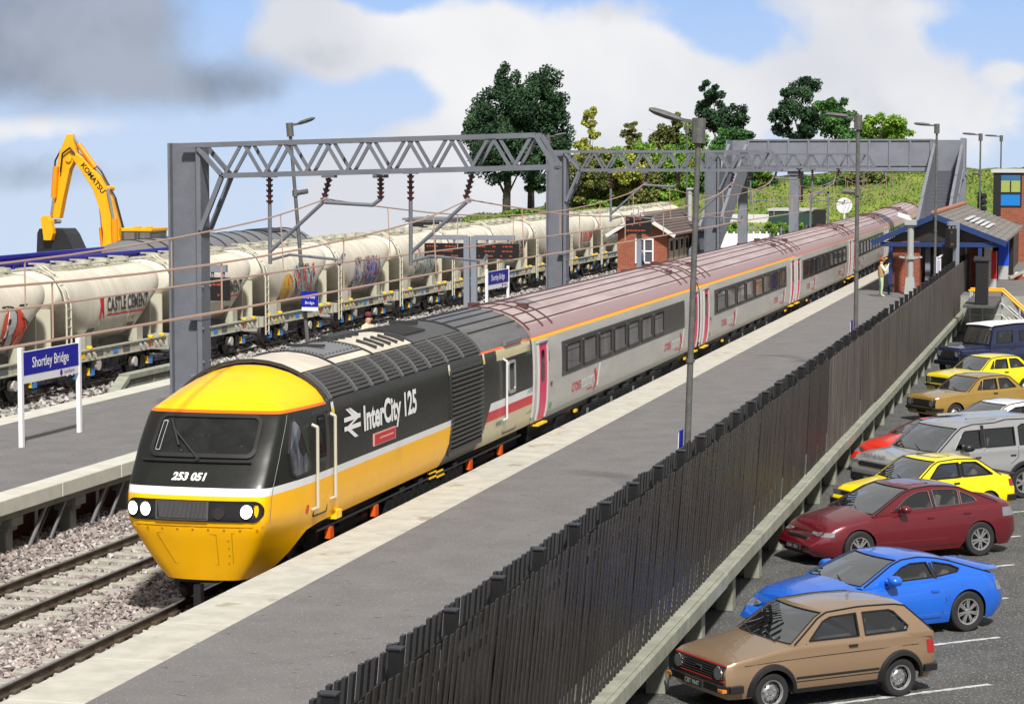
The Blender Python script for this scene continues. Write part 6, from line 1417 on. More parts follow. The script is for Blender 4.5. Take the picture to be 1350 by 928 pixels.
golf = dict(L=3.72, W=.81, sill=.24, r=.29, arch=.345, axles=(.76, 3.05), belt=.93, plan=boxplan, box=1., crown=.035,
    top=[(0, .74), (.1, .775), (.5, .84), (1.1, .93), (1.3, .945), (3.4, .955), (3.6, .95), (3.72, .93)], cab=(1.12, 3.72), wb=.955, wr=.77,
    roof=[(1.12, .93), (1.66, 1.32), (1.8, 1.365), (2.4, 1.4), (3.0, 1.385), (3.2, 1.35), (3.62, .98), (3.66, .93)], iB=2, iC=5,
    wins=[[(1.42, .99), (2.3, .99), (2.3, 1.31), (1.84, 1.29), (1.7, 1.24)], [(2.42, .99), (3.16, 1.0), (3.2, 1.06), (2.98, 1.28), (2.9, 1.31), (2.42, 1.31)]],
    shuts=[[(1.36, .28), (1.36, .95)], [(2.36, .28), (2.36, .95)], [(1.36, .3), (2.36, .3)], [(.3, .72), (.9, .745), (1.6, .76), (2.4, .765), (3.3, .77), (3.66, .76)]], stripes=[(.47, .018), (.415, .007)], handles=[(2.18, .86)], archtrim=True, sillblack=True, seal=.016,
    front=[(0, .05), (.3, .0), (.8, .0), (1, .04)], rear=[(0, .04), (.4, 0), (.7, 0), (1, .06)],
    face=[('box', -.66, .66, .5, .72, .012, 0, .1), ('round', .55, .61, .095, .035), ('box', -.7, .7, .715, .735, .022, 5, .1), ('box', -.7, .7, .49, .505, .022, 5, .1), ('box', -.78, -.64, .36, .41, .09, 4, .1), ('box', .64, .78, .36, .41, .09, 4, .1), ('box', -.08, .08, .58, .64, .02, 2, .1)],
    bumper=(.4, .11), tail=[(.62, .82, 3.55)], extra=[plate_txt('CBT 964T', -.1, .4)])
xk = dict(L=4.6, W=.93, sill=.2, r=.345, arch=.39, axles=(.95, 3.66), belt=.9, plan=[(a, .6 + .4 * (b - .6) / .4) for a, b in curvplan], crown=.1,
    top=[(0, .52), (.2, .65), (.6, .76), (1.0, .83), (1.5, .88), (2.2, .9), (3.0, .93), (3.6, .96), (4.1, .95), (4.4, .9), (4.6, .8)], cab=(1.5, 4.25), wb=.9, wr=.66,
    roof=[(1.5, .9), (2.25, 1.24), (2.45, 1.29), (2.8, 1.31), (3.15, 1.27), (3.4, 1.21), (4.15, .98), (4.25, .95)], iB=2, iC=5,
    wins=[[(2.0, .96), (3.0, .98), (2.92, 1.22), (2.6, 1.22), (2.4, 1.17)], [(3.06, .985), (3.5, 1.03), (3.56, 1.08), (3.4, 1.15), (3.05, 1.215)]], dark=[(3.0, 3.06)], dl=-.04,
    shuts=[[(1.95, .3), (1.93, .88)], [(3.1, .35), (3.18, .6), (3.12, .92)], [(1.95, .3), (3.08, .3)], [(.5, .66), (1.0, .7)]], handles=[(2.95, .76)], bodyhandle=1, rim='alloy', ns=14, sw=.11,
    front=[(0, .25), (.3, .06), (.5, 0), (.75, .1), (1, .3)], rear=[(0, .2), (.35, 0), (.7, .03), (1, .15)], face=[('box', -.3, .3, .28, .38, .003, 0, .05), ('lamp', .5, .62, .3)], tail=[(.66, .82, 4.32)], tailm=1, mirror=(2.0, .99, None, 1.25),
    extra=[lambda T, c: MB().grid([[(x, y, z + (.05 if abs(y) < .7 else .02)) for y in np.linspace(-.72, .72, 9)] for x, z in ((4.1, .955), (4.14, .985), (4.46, .99), (4.52, .93))]).build('spoiler', c['colour'], T, smooth=60)])
xf = dict(L=4.92, W=.93, sill=.2, r=.35, arch=.385, axles=(.98, 3.88), belt=.98, plan=curvplan, crown=.1,
    top=[(0, .62), (.15, .7), (.6, .82), (1.3, .94), (2.0, .97), (3.0, 1.0), (3.9, 1.04), (4.4, 1.06), (4.8, 1.03), (4.92, .95)], cab=(1.32, 4.45), wb=.9, wr=.68,
    roof=[(1.32, .96), (2.15, 1.38), (2.4, 1.44), (2.8, 1.47), (3.2, 1.45), (3.5, 1.4), (4.25, 1.11), (4.4, 1.06)], iB=2, iC=5,
    wins=[[(1.82, 1.04), (2.75, 1.06), (2.72, 1.38), (2.45, 1.37), (2.2, 1.28)], [(2.84, 1.065), (3.42, 1.085), (3.42, 1.355), (3.2, 1.385), (2.82, 1.395)], [(3.47, 1.088), (3.84, 1.12), (3.78, 1.2), (3.47, 1.335)]], chromewin=True, seal=.009, dark=[(2.77, 2.82)],
    shuts=[[(1.75, .3), (1.72, .95)], [(2.82, .3), (2.84, 1.0)], [(3.55, .62), (3.72, .8), (3.75, 1.02)], [(1.75, .3), (3.35, .3)]], handles=[(2.66, .86), (3.55, .9)], bodyhandle=1, rim='alloy', ns=10, sw=.16,
    front=[(0, .15), (.3, .02), (.5, 0), (.75, .08), (1, .25)], rear=[(0, .15), (.3, 0), (.7, .02), (1, .12)], face=[('box', -.34, .34, .44, .58, -.012, 0, .1), ('box', -.5, .5, .24, .32, -.03, 0, .1), ('lamp', .6, .68, .42), ('box', -.4, .4, .6, .625, .01, 2, .05)], tail=[(.78, .96, 4.45)], tailm=1, mirror=(1.95, 1.06, None, 1.1),
    extra=[plate_txt('OVR 1353', -.01, .36), lambda T, c: MB().poly([rrect(2.38, 2.95, -.42, .42, .08)], lambda u, v, k=0: (u, v, float(np.interp(u, [2.4, 2.8, 3.2], [1.44, 1.47, 1.45])) + .037)).build('sunroof', mat('sunroof_glass', (.05, .01, .012), .03, spec=1), T)])
mk3 = dict(L=3.97, W=.82, sill=.22, r=.29, arch=.33, axles=(.8, 3.2), belt=.9, plan=boxplan, box=.8, crown=.03,
    top=[(0, .68), (.2, .75), (1.2, .88), (1.4, .9), (3.5, .93), (3.8, .93), (3.97, .88)], cab=(1.2, 3.62), wb=.94, wr=.76,
    roof=[(1.2, .89), (1.78, 1.29), (1.92, 1.32), (2.4, 1.35), (2.85, 1.33), (3.0, 1.3), (3.5, .97), (3.6, .93)], iB=2, iC=5,
    wins=[[(1.58, .95), (2.42, .96), (2.42, 1.27), (1.95, 1.26), (1.85, 1.21)], [(2.52, .965), (3.32, .98), (2.98, 1.22), (2.9, 1.26), (2.52, 1.27)]], dark=[(2.43, 2.51)], seal=.022,
    shuts=[[(1.45, .28), (1.45, .9)], [(2.47, .28), (2.47, .92)]], handles=[(2.3, .83)], sillblack=True, rim='alloy', ns=8, sw=.2, face=[('box', -.75, .75, .5, .66, .01, 0, .1), ('box', -.72, -.48, .52, .65, .02, 1, .1), ('box', .48, .72, .52, .65, .02, 1, .1)], bumper=(.42, .14), tail=[(.68, .84, 3.8)],
    extra=[lambda T, c: MB().bb(3.86, 4.02, -.78, .78, .93, .955).build('spoiler', M_trim, T), lambda T, c: MB().poly([rrect(2.0, 2.45, -.35, .35, .05), rrect(2.015, 2.435, -.335, .335, .04)], lambda u, v, k=0: (u, v, 1.372 + .01 * k), 0, thick=True).build('sunroof', M_trim, T)])
disco = dict(L=4.84, W=.96, sill=.35, r=.38, arch=.44, axles=(.88, 3.76), belt=1.22, plan=[(0, .84), (.02, .9), (.06, .955), (.15, .99), (.3, 1), (.9, 1), (.98, .97), (1, .94)], box=1.2, crown=.04,
    top=[(0, .98), (.12, 1.06), (.6, 1.14), (1.25, 1.19), (1.5, 1.2), (4.6, 1.24), (4.84, 1.22)], cab=(1.2, 4.8), wb=.95, wr=.8,
    roof=[(1.2, 1.19), (1.83, 1.68), (1.98, 1.76), (2.3, 1.82), (2.95, 1.83), (3.2, 1.89), (4.5, 1.88), (4.6, 1.84), (4.76, 1.28), (4.78, 1.2)], iB=2, iC=7,
    wins=[[(1.74, 1.27), (2.5, 1.28), (2.5, 1.68), (2.08, 1.67), (2.0, 1.63)], [(2.64, 1.28), (3.5, 1.29), (3.5, 1.7), (2.64, 1.69)], [(3.64, 1.29), (4.5, 1.3), (4.48, 1.74), (3.75, 1.76), (3.64, 1.7)]], dark=[(2.52, 2.62)], seal=.02,
    shuts=[[(1.55, .5), (1.55, 1.2)], [(2.57, .45), (2.57, 1.22)], [(3.35, .85), (3.58, 1.0), (3.58, 1.24)]], handles=[(2.38, 1.05), (3.42, 1.05)], rim='alloy', ns=7, sw=.24, archtrim=True, sillblack=True,
    front=[(0, .06), (.3, .0), (.8, .02), (1, .08)], rear=[(0, .04), (.4, 0), (.7, 0), (1, .03)], face=[('box', -.55, .55, .8, .96, .01, 0, .1), ('box', -.85, -.58, .82, .98, .0, 1, .1), ('box', .58, .85, .82, .98, .0, 1, .1), ('box', -.8, .8, .5, .68, .03, 0, .1)], tail=[(.95, 1.2, 4.7)], mirror=(1.9, 1.3, M_trim, 1.45),
    extra=[lambda T, c: [MB().bb(2.3, 4.4, s * .55 - .02, s * .55 + .02, 1.9, 1.95).build('roof_rail', c['colour'], T) for s in (-1, 1)], plate_txt('LR03 AKF', -.05, .6),
           lambda T, c: [m_.build('bonnet_lettering', M_trim, T, fixn=False) for m_ in [add_text_ret('LAND ROVER', lambda a, b: (.1 + b * .9, .6 - a, 1.085 + b * .55), size=.13, sx=1.2)]]])
def add_text_ret(s, fn, **k): m = MB(); add_text(m, s, fn, 0, **k); return m
mk2 = dict(L=3.98, W=.79, sill=.24, r=.29, arch=.34, axles=(.74, 3.14), belt=.9, plan=boxplan, box=1., crown=.035,
    top=[(0, .76), (.1, .79), (.6, .85), (1.2, .9), (1.4, .91), (3.2, .95), (3.6, .94), (3.98, .88)], cab=(1.2, 3.42), wb=.95, wr=.76,
    roof=[(1.2, .9), (1.7, 1.29), (1.84, 1.33), (2.3, 1.37), (2.75, 1.36), (2.95, 1.32), (3.32, 1.0), (3.4, .95)], iB=2, iC=5,
    wins=[[(1.6, .97), (1.74, .97), (1.82, 1.22), (1.78, 1.2)], [(1.78, .97), (2.38, .97), (2.38, 1.28), (1.9, 1.26)], [(2.48, .975), (3.12, 1.0), (2.86, 1.25), (2.78, 1.28), (2.48, 1.28)]], seal=.014,
    shuts=[[(1.4, .28), (1.4, .92)], [(2.43, .28), (2.43, .94)], [(.4, .7), (3.8, .72)]], handles=[(2.28, .84)], front=[(0, .05), (.3, 0), (.8, .0), (1, .04)],
    face=[('box', -.7, .7, .5, .7, .01, 0, .1), ('round', .52, .6, .1, .03), ('box', -.2, .2, .3, .4, .02, 0, .1)], bumper=(.42, .08), tail=[(.62, .8, 3.85)])
landy = dict(L=4.45, W=.86, sill=.5, r=.38, arch=.46, axles=(.62, 3.4), belt=1.25, plan=[(0, .72), (.02, .75), (.2, .76), (.28, .8), (.3, .99), (.4, 1), (1, 1)], box=1.4, crown=.03,
    top=[(0, 1.05), (.05, 1.12), (1.3, 1.18), (1.32, 1.2), (4.45, 1.22)], cab=(1.3, 4.44), wb=.95, wr=.87,
    roof=[(1.3, 1.2), (1.46, 1.78), (1.52, 1.86), (2.5, 1.94), (4.2, 1.94), (4.3, 1.88), (4.42, 1.26), (4.43, 1.2)], iB=2, iC=5,
    wins=[[(1.6, 1.3), (2.35, 1.3), (2.35, 1.72), (1.66, 1.7)], [(2.7, 1.34), (3.9, 1.34), (3.9, 1.7), (2.7, 1.7)]], seal=.022, shuts=[[(1.5, .55), (1.5, 1.2)], [(2.45, .55), (2.45, 1.24)]], handles=[(2.3, 1.05)],
    front=[(0, 0), (1, 0)], rear=[(0, 0), (1, 0)], face=[('box', -.36, .36, .7, 1.02, .01, 0, .1), ('round', .5, .9, .1, .03)], bumper=(.55, .14), archtrim=True,
    extra=[lambda T, c: MB().grid([[(x, c['wz'](z) * 1.01 * t, z + .045 + .035 * (1 - t * t)) for t in np.linspace(-1, 1, 9)] for x, z in ((1.4, 1.84), (1.5, 1.88), (2.5, 1.95), (4.25, 1.95), (4.36, 1.88))]).build('white_roof', mat('roof_white', (.75, .75, .75), .35), T, smooth=40),
           lambda T, c: MB().cyl((.9, -.0, 1.2), (.9, 0, 1.32), .36, 20).build('spare_wheel', M_tyre, T) if 0 else MB().bb(.0, 1.28, -.84, -.62, .86, 1.06).bb(.0, 1.28, .62, .84, .86, 1.06).build('wing', c['colour'], T, bevel=.04)])
hatch = dict(mk3); hatch = {**mk3, 'L': 4.2, 'wr': .7, 'roof': [(1.1, .93), (1.85, 1.36), (2.05, 1.41), (2.5, 1.45), (3.0, 1.42), (3.2, 1.38), (3.75, 1.0), (3.85, .96)], 'wins': [[(1.65, 1.0), (2.6, 1.02), (2.58, 1.33), (2.2, 1.32), (1.95, 1.23)], [(2.68, 1.02), (3.4, 1.06), (3.2, 1.22), (2.95, 1.32), (2.68, 1.33)]], 'top': [(0, .66), (.3, .78), (1.2, .92), (3.6, .99), (4.0, .97), (4.2, .9)], 'plan': curvplan, 'box': 0, 'crown': .07, 'cab': (1.1, 3.86), 'face': [('box', -.4, .4, .4, .56, .0, 0, .1), ('lamp', .58, .7, .5)], 'bumper': None, 'extra': [], 'belt': .95, 'front': [(0, .2), (.3, .03), (.5, 0), (.75, .1), (1, .25)], 'axles': (.82, 3.4), 'mirror': (1.75, 1.04, None, 1.)}
red_ = {**xk, 'L': 4.3, 'axles': (.85, 3.3), 'wins': [[(2.0, .96), (2.9, .98), (2.86, 1.2), (2.6, 1.2), (2.4, 1.15)]], 'extra': [], 'mirror': None, 'top': [(0, .5), (.2, .6), (.6, .72), (1.0, .8), (1.5, .86), (3.6, .95), (4.0, .93), (4.3, .8)], 'roof': [(1.4, .88), (2.1, 1.2), (2.3, 1.25), (2.6, 1.27), (2.85, 1.24), (3.1, 1.17), (3.8, .98), (3.9, .95)], 'cab': (1.4, 3.9), 'shuts': [], 'handles': []}
def put(label, col, spec, rear=None, front=None, ang=42, **k):
    """place by the ground contact of the near rear wheel (rear) or by the nose centre (front)"""
    a = radians(ang)
    if rear: lx, ly = spec['axles'][1], -(spec['W'] - .1); x = rear[0] - (cos(a) * lx - sin(a) * ly); y = rear[1] - (sin(a) * lx + cos(a) * ly)
    else: x, y = front
    return car(label, col, spec, (x, y, -.8), ang, **k)
put('bronze two door hatchback with black arch trims, nearest the camera', paint('paint_bronze', (.37, .25, .15), .5, .34, 1, .12), golf, rear=(-2.8, 35.5), ang=41)
put('bright blue sports coupe behind the bronze hatchback', paint('paint_blue', lin(22, 98, 205), .1), xk, rear=(-2.08, 40.75), ang=41)
put('dark red saloon with chrome window line and sunroof', paint('paint_maroon', (.13, .005, .012), .2), xf, rear=(-2.25, 48.7), ang=39)
a_ = radians(41)
put('yellow hatchback with black bumpers between the dark red saloon and silver off-roader', paint('paint_yellow', lin(250, 225, 0)), mk3, front=(-1.87 - cos(a_) * 3.97 - .35, 54.94 - sin(a_) * 3.97 + .2), ang=41)
put('large silver off-road estate with dark window pillars', paint('paint_silver', (.5, .51, .51), .6, .33, 1, .1), disco, rear=(-1.65, 57.4), ang=41)
put('orange red low sports car half hidden behind the silver off-roader', paint('paint_red', lin(215, 40, 15)), red_, front=(-5.75, 60.9), ang=42)
put('white car showing only its rounded roof behind the silver off-roader', paint('paint_white', (.72, .73, .74)), hatch, front=(-4.15, 64.6), ang=42)
put('ochre brown two door saloon with chrome bumper', paint('paint_ochre', (.33, .205, .04), .15), {**mk2, 'bumpm': M_trim}, front=(-5.2, 73.6), ang=42)
put('lemon yellow two door saloon behind the ochre saloon', paint('paint_lemon', lin(235, 215, 10)), {**mk2, 'bumpm': M_chrome}, front=(-5.15, 81.2), ang=42)
put('navy blue short off-roader with a white roof', paint('paint_navy', (.012, .018, .06)), landy, front=(-5.3, 88.8), ang=42)
put('pale grey car at the far end of the row, just behind the white roofed off-roader', paint('paint_grey', (.4, .4, .37), .3), hatch, front=(-4.9, 97.5), ang=42)
# ------------------------------------------------------------------ trees and shrubs
def leafm(n, c): return mat(n, c, .75, spec=.25)
LM = dict(dark=[leafm('leaf_dark_a', (.028, .07, .03)), leafm('leaf_dark_b', (.045, .1, .04)), leafm('leaf_dark_c', (.018, .045, .024))],
    mid=[leafm('leaf_mid_a', (.05, .14, .03)), leafm('leaf_mid_b', (.08, .19, .04)), leafm('leaf_mid_c', (.03, .09, .025))],
    bright=[leafm('leaf_bright_a', (.14, .27, .03)), leafm('leaf_bright_b', (.2, .34, .04)), leafm('leaf_bright_c', (.08, .17, .025))],
    yellow=[leafm('leaf_yellow_a', (.3, .33, .05)), leafm('leaf_yellow_b', (.4, .4, .07)), leafm('leaf_yellow_c', (.2, .22, .04))],
    olive=[leafm('leaf_olive_a', (.13, .15, .035)), leafm('leaf_olive_b', (.2, .2, .05)), leafm('leaf_olive_c', (.08, .1, .03))])
M_bark = mat('bark', (.06, .05, .042), .9, var=.5, vscale=3, streak=(1, 1, .2), bump=.8, bscale=12); M_barkl = mat('bark_pale', (.25, .19, .11), .9, var=.3, vscale=4)
def tree(name, label, x, y, clumps, kind, trunk=.3, leaf=.2, dens=1., group='trees on the bank behind the station', bark=None, limbs=True, zb=None, stems=None):
    """clumps: (dx, z, rx, rz) in metres above the terrain datum 0"""
    zg = hill_h(x, y) if zb is None else zb; T = thing(name, label, 'tree' if name != 'shrub' else 'shrub', (x, y, zg), group=group)
    r = np.random.RandomState(int(abs(x * 131 + y * 17)) % 99991); V = []; Fm = []
    for dx, z, rx, rz in clumps:
        cy = r.randn() * rx * .35; n = int(900 * dens * (rx * rz) ** .8 / (leaf / .2) ** 2 * .9) + 30
        sub = max(5, int(8 * rx)); ctr = r.randn(sub, 3); ctr /= np.linalg.norm(ctr, axis=1)[:, None]; ctr *= (.45 + .5 * r.rand(sub, 1)); tone = r.randint(0, 3, sub)
        k = r.randint(0, sub, n); d = r.randn(n, 3); d /= np.linalg.norm(d, axis=1)[:, None]; p = ctr[k] + d * (.42 * r.rand(n, 1) ** .4)
        P_ = np.c_[dx + p[:, 0] * rx, cy + p[:, 1] * rx * .9, z - zg + p[:, 2] * rz]
        for q_, kk in zip(P_, k):
            a = Vector(r.randn(3)).normalized(); b = a.orthogonal().normalized(); c = a.cross(b); s = leaf * .66 * (.5 + .8 * r.rand()); o = Vector(q_)
            V += [o + b * s, o + c * s * .7, o - b * s, o - c * s * .7]; Fm.append(int(tone[kk]) if r.rand() < .75 else r.randint(3))
    m = MB(); m.add(V, [(4 * i, 4 * i + 1, 4 * i + 2, 4 * i + 3) for i in range(len(Fm))], Fm); m.build('crown', LM[kind], T, fixn=False)
    b = MB(); top = max(z for _, z, _, _ in clumps) - zg; base = 0
    for sx_ in (stems or [0]):
        tp = [Vector((sx_, 0, -.3))]; n = 6
        for i in range(1, n + 1): tp.append(Vector((sx_ + r.randn() * .08 * i * trunk * 2, r.randn() * .1, top * .8 * i / n)))
        for i in range(n): b.cyl(tp[i], tp[i + 1], trunk * (1 - i / n * .75), 9, r2=trunk * (1 - (i + 1) / n * .75))
        if limbs:
            for dx, z, rx, rz in clumps:
                i = int(max(1, min(n - 1, n * (z - zg) / top * .6))); b.cyl(tp[i], Vector((dx, 0, z - zg)), trunk * .32, 6, r2=trunk * .1)
                for _ in range(3): b.cyl(Vector((dx, 0, z - zg - rz * .3)), Vector((dx + r.randn() * rx * .5, r.randn() * rx * .4, z - zg + r.randn() * rz * .4)), trunk * .12, 5, r2=trunk * .04)
    b.build('trunk', bark or M_bark, T, smooth=60); return T
def wz_(px, py, Y):   # photo position -> X and height on the plane Y
    f = 3130.; t = math.atan(252 / f); yw = radians(13.864); a, b_ = (px - 675) / f, -(py - 464) / f
    fx, fy, fz = -sin(yw) * cos(t), cos(yw) * cos(t), -sin(t); ux, uy, uz = -sin(yw) * sin(t), cos(yw) * sin(t), cos(t)
    rx, ry, rz = fx + a * cos(yw) + b_ * ux, fy + a * sin(yw) + b_ * uy, fz + b_ * uz; k = Y / ry
    return rx * k, 7.2 + rz * k
SC = 3130 / 222.
def T_(name, label, base, cl, kind, Y=217, **k):
    x, z = wz_(base, 250, Y); cs = []
    for px, py, rx, rz in cl: a, b_ = wz_(px, py, Y); cs.append((a - x, b_, rx * 1.1 / SC, rz * 1.12 / SC))
    return tree(name, label, x, Y, cs, kind, **k)
T_('broadleaf_tree', 'largest dark green tree behind the wagons, left trunk of the pair', 668, [(640, 150, 26, 26), (628, 172, 22, 18), (668, 110, 16, 24), (676, 150, 30, 30), (660, 190, 34, 26), (690, 130, 26, 26), (650, 225, 26, 18), (690, 215, 24, 20), (640, 200, 26, 20), (680, 182, 30, 26)], 'dark', trunk=.42, leaf=.2, dens=1.5)
T_('broadleaf_tree', 'dark green tree with the right hand trunk of the big pair', 700, [(712, 105, 24, 18), (722, 128, 22, 24), (735, 160, 18, 26), (720, 185, 28, 26), (742, 195, 12, 20), (706, 225, 22, 16), (700, 160, 26, 26), (706, 248, 14, 10), (722, 212, 20, 14)], 'dark', trunk=.36, leaf=.2, dens=1.5, Y=219)
tag(MB().cyl((-54.1, 218, 1.8), (-54.1, 218, 6), .16, 8).build('timber_pole', M_barkl), 'pale timber pole beside the left trunk of the big dark trees', 'pole')
T_('slender_tree', 'slender yellow green tree left of the bushes', 778, [(779, 152, 9, 9), (776, 168, 11, 9), (782, 180, 9, 7), (776, 192, 14, 10), (770, 205, 12, 10), (784, 207, 14, 10)], 'yellow', trunk=.1, leaf=.2, dens=1.3, limbs=True)
T_('slender_tree', 'thin sparse olive tree between the bushes', 832, [(832, 168, 10, 6), (826, 180, 10, 8), (838, 182, 9, 8), (830, 194, 12, 8)], 'olive', trunk=.09, leaf=.16, dens=1.0)
T_('broadleaf_tree', 'olive brown tree behind the near lamp head', 882, [(878, 172, 16, 14), (892, 160, 10, 10), (870, 188, 16, 14), (890, 190, 18, 16), (880, 206, 22, 14)], 'olive', trunk=.2, leaf=.2, dens=1.4)
T_('broadleaf_tree', 'bright green tree right of the near lamp head', 915, [(912, 180, 20, 16), (925, 195, 18, 16), (905, 205, 24, 18), (930, 215, 20, 20)], 'bright', trunk=.2, leaf=.2, dens=1.4, Y=215)
T_('broadleaf_tree', 'dark leaning tree above the left end of the footbridge', 955, [(936, 118, 11, 9), (944, 132, 14, 12), (930, 148, 14, 16), (950, 155, 20, 18), (972, 152, 16, 14), (940, 168, 16, 12), (968, 168, 14, 10), (958, 185, 22, 12)], 'dark', trunk=.26, leaf=.19, dens=1.5, Y=221)
T_('broadleaf_tree', 'round mid green tree showing over the left end of the footbridge', 968, [(960, 182, 20, 14), (980, 180, 16, 12), (970, 200, 24, 16)], 'mid', trunk=.2, leaf=.18, dens=1.5, Y=214)
T_('broadleaf_tree', 'tall dark tree with gaps above the middle of the footbridge', 1055, [(1058, 115, 19, 14), (1040, 128, 12, 12), (1030, 148, 14, 14), (1028, 168, 14, 12), (1056, 140, 20, 18), (1070, 160, 14, 18), (1050, 178, 18, 8), (1062, 172, 16, 12)], 'dark', trunk=.3, leaf=.18, dens=1.3, Y=219)
T_('broadleaf_tree', 'rich green tree just right of the tall dark tree', 1100, [(1104, 138, 13, 12), (1090, 145, 14, 14), (1095, 162, 18, 14), (1113, 160, 16, 16), (1104, 180, 24, 14)], 'mid', trunk=.26, leaf=.19, dens=1.5, Y=217)
T_('broadleaf_tree', 'low bright green tree farthest right above the footbridge', 1162, [(1145, 168, 12, 12), (1160, 165, 14, 12), (1178, 163, 16, 12), (1186, 178, 16, 10), (1155, 182, 24, 12), (1132, 184, 12, 8), (1172, 184, 20, 10)], 'bright', trunk=.22, leaf=.2, dens=1.4, Y=218)
sh = [(765, 245, 'olive', 'olive bush at the left end of the hedge', [(762, 250, 18, 12), (776, 240, 14, 12), (768, 262, 20, 10)]), (800, 235, 'olive', 'olive bush second from the left end of the hedge', [(795, 238, 20, 16), (810, 232, 16, 16), (800, 255, 24, 12)]),
      (835, 225, 'yellow', 'yellow green bush in the middle of the hedge', [(828, 220, 22, 18), (845, 228, 20, 18), (820, 240, 18, 14)]), (860, 240, 'olive', 'dull green bush right of the yellow green one', [(858, 238, 22, 18), (872, 248, 18, 14), (850, 256, 22, 10)]),
      (890, 230, 'bright', 'bright green bush under the near lamp head', [(885, 228, 22, 20), (900, 240, 22, 20), (880, 258, 24, 12)]), (925, 240, 'mid', 'deep green bush beside the footbridge stairs', [(918, 240, 20, 22), (930, 262, 20, 20), (910, 268, 20, 14)]),
      (820, 205, 'bright', 'tall bright bush between the slender trees', [(818, 208, 18, 14), (835, 204, 18, 12), (850, 200, 20, 14)]), (790, 262, 'bright', 'low bright green bush in the grass at the hedge foot', [(790, 266, 16, 6), (812, 262, 16, 7)]),
      (1030, 262, 'olive', 'olive bush on the bank under the footbridge', [(1028, 262, 14, 10), (1046, 266, 12, 8)]), (730, 268, 'olive', 'sparse bush below the right big trunk', [(728, 270, 12, 7)]), (1000, 240, 'mid', 'green bush in the shade left of the bridge pier', [(990, 240, 18, 16), (1010, 246, 16, 12)]), (1090, 238, 'mid', 'dark bush on the bank below the bridge deck', [(1086, 240, 22, 8), (1120, 238, 16, 7)])]
sh += [(775, 222, 'olive', 'tall olive bush behind the left end of the hedge', [(772, 226, 20, 16), (790, 222, 20, 16), (800, 210, 16, 12)]), (812, 240, 'mid', 'dark green bush between the olive bushes of the hedge', [(812, 244, 22, 18), (825, 256, 22, 14)]),
      (845, 262, 'olive', 'brownish bush low in the hedge behind the hut chimney', [(845, 262, 24, 12), (868, 264, 20, 12)]), (878, 222, 'mid', 'dark bush at the top of the hedge under the olive tree', [(875, 220, 22, 18), (862, 210, 18, 12), (895, 214, 18, 16)]), (905, 250, 'olive', 'olive bush behind the near lamp post base of the hedge', [(902, 250, 22, 20), (915, 232, 18, 18), (890, 268, 20, 10)]),
      (940, 225, 'mid', 'deep green bush at the right end of the hedge', [(938, 222, 18, 20), (950, 205, 16, 14), (945, 245, 16, 16)]), (985, 215, 'bright', 'bright bush behind the left stairs top', [(985, 210, 16, 12), (1000, 222, 16, 12)])]
sh += [(1015, 250, 'olive', 'olive bush right of the footbridge stair bottom', [(1012, 246, 18, 12), (1000, 256, 16, 10)]), (1075, 255, 'mid', 'green bush right of the bridge pier on the bank', [(1070, 250, 16, 10), (1085, 258, 14, 8)]), (1140, 236, 'olive', 'low bush under the right part of the deck', [(1135, 236, 20, 7), (1160, 234, 16, 6)]),
      (690, 278, 'bright', 'low bush in the grass below the big tree pair', [(690, 281, 20, 5), (660, 284, 14, 4)])]
for b_, z_, kd, lb, cl in sh: T_('shrub', lb, b_, cl, kd, trunk=.07, leaf=.19, dens=1.7, Y=209 + (b_ % 5), group='shrubs of the hedge on the bank', limbs=False)
def planter(label, x, y, w): 
    return tree('shrub', label, x, y, [(k * .45 - w / 2, 1.7 + .25 * rnd.random(), .45, .4) for k in range(int(w / .45))], 'bright', trunk=.03, leaf=.1, dens=1.6, group='low bushes behind the white fence', limbs=False, zb=.2)
planter('low bright bush behind the white boarded fence', -29.2, 189, 3.0); planter('low bright bush behind the open rail gate', -24.3, 189, 3.2); planter('low bright bush right of the bridge pier', -20.6, 187, 2.6)

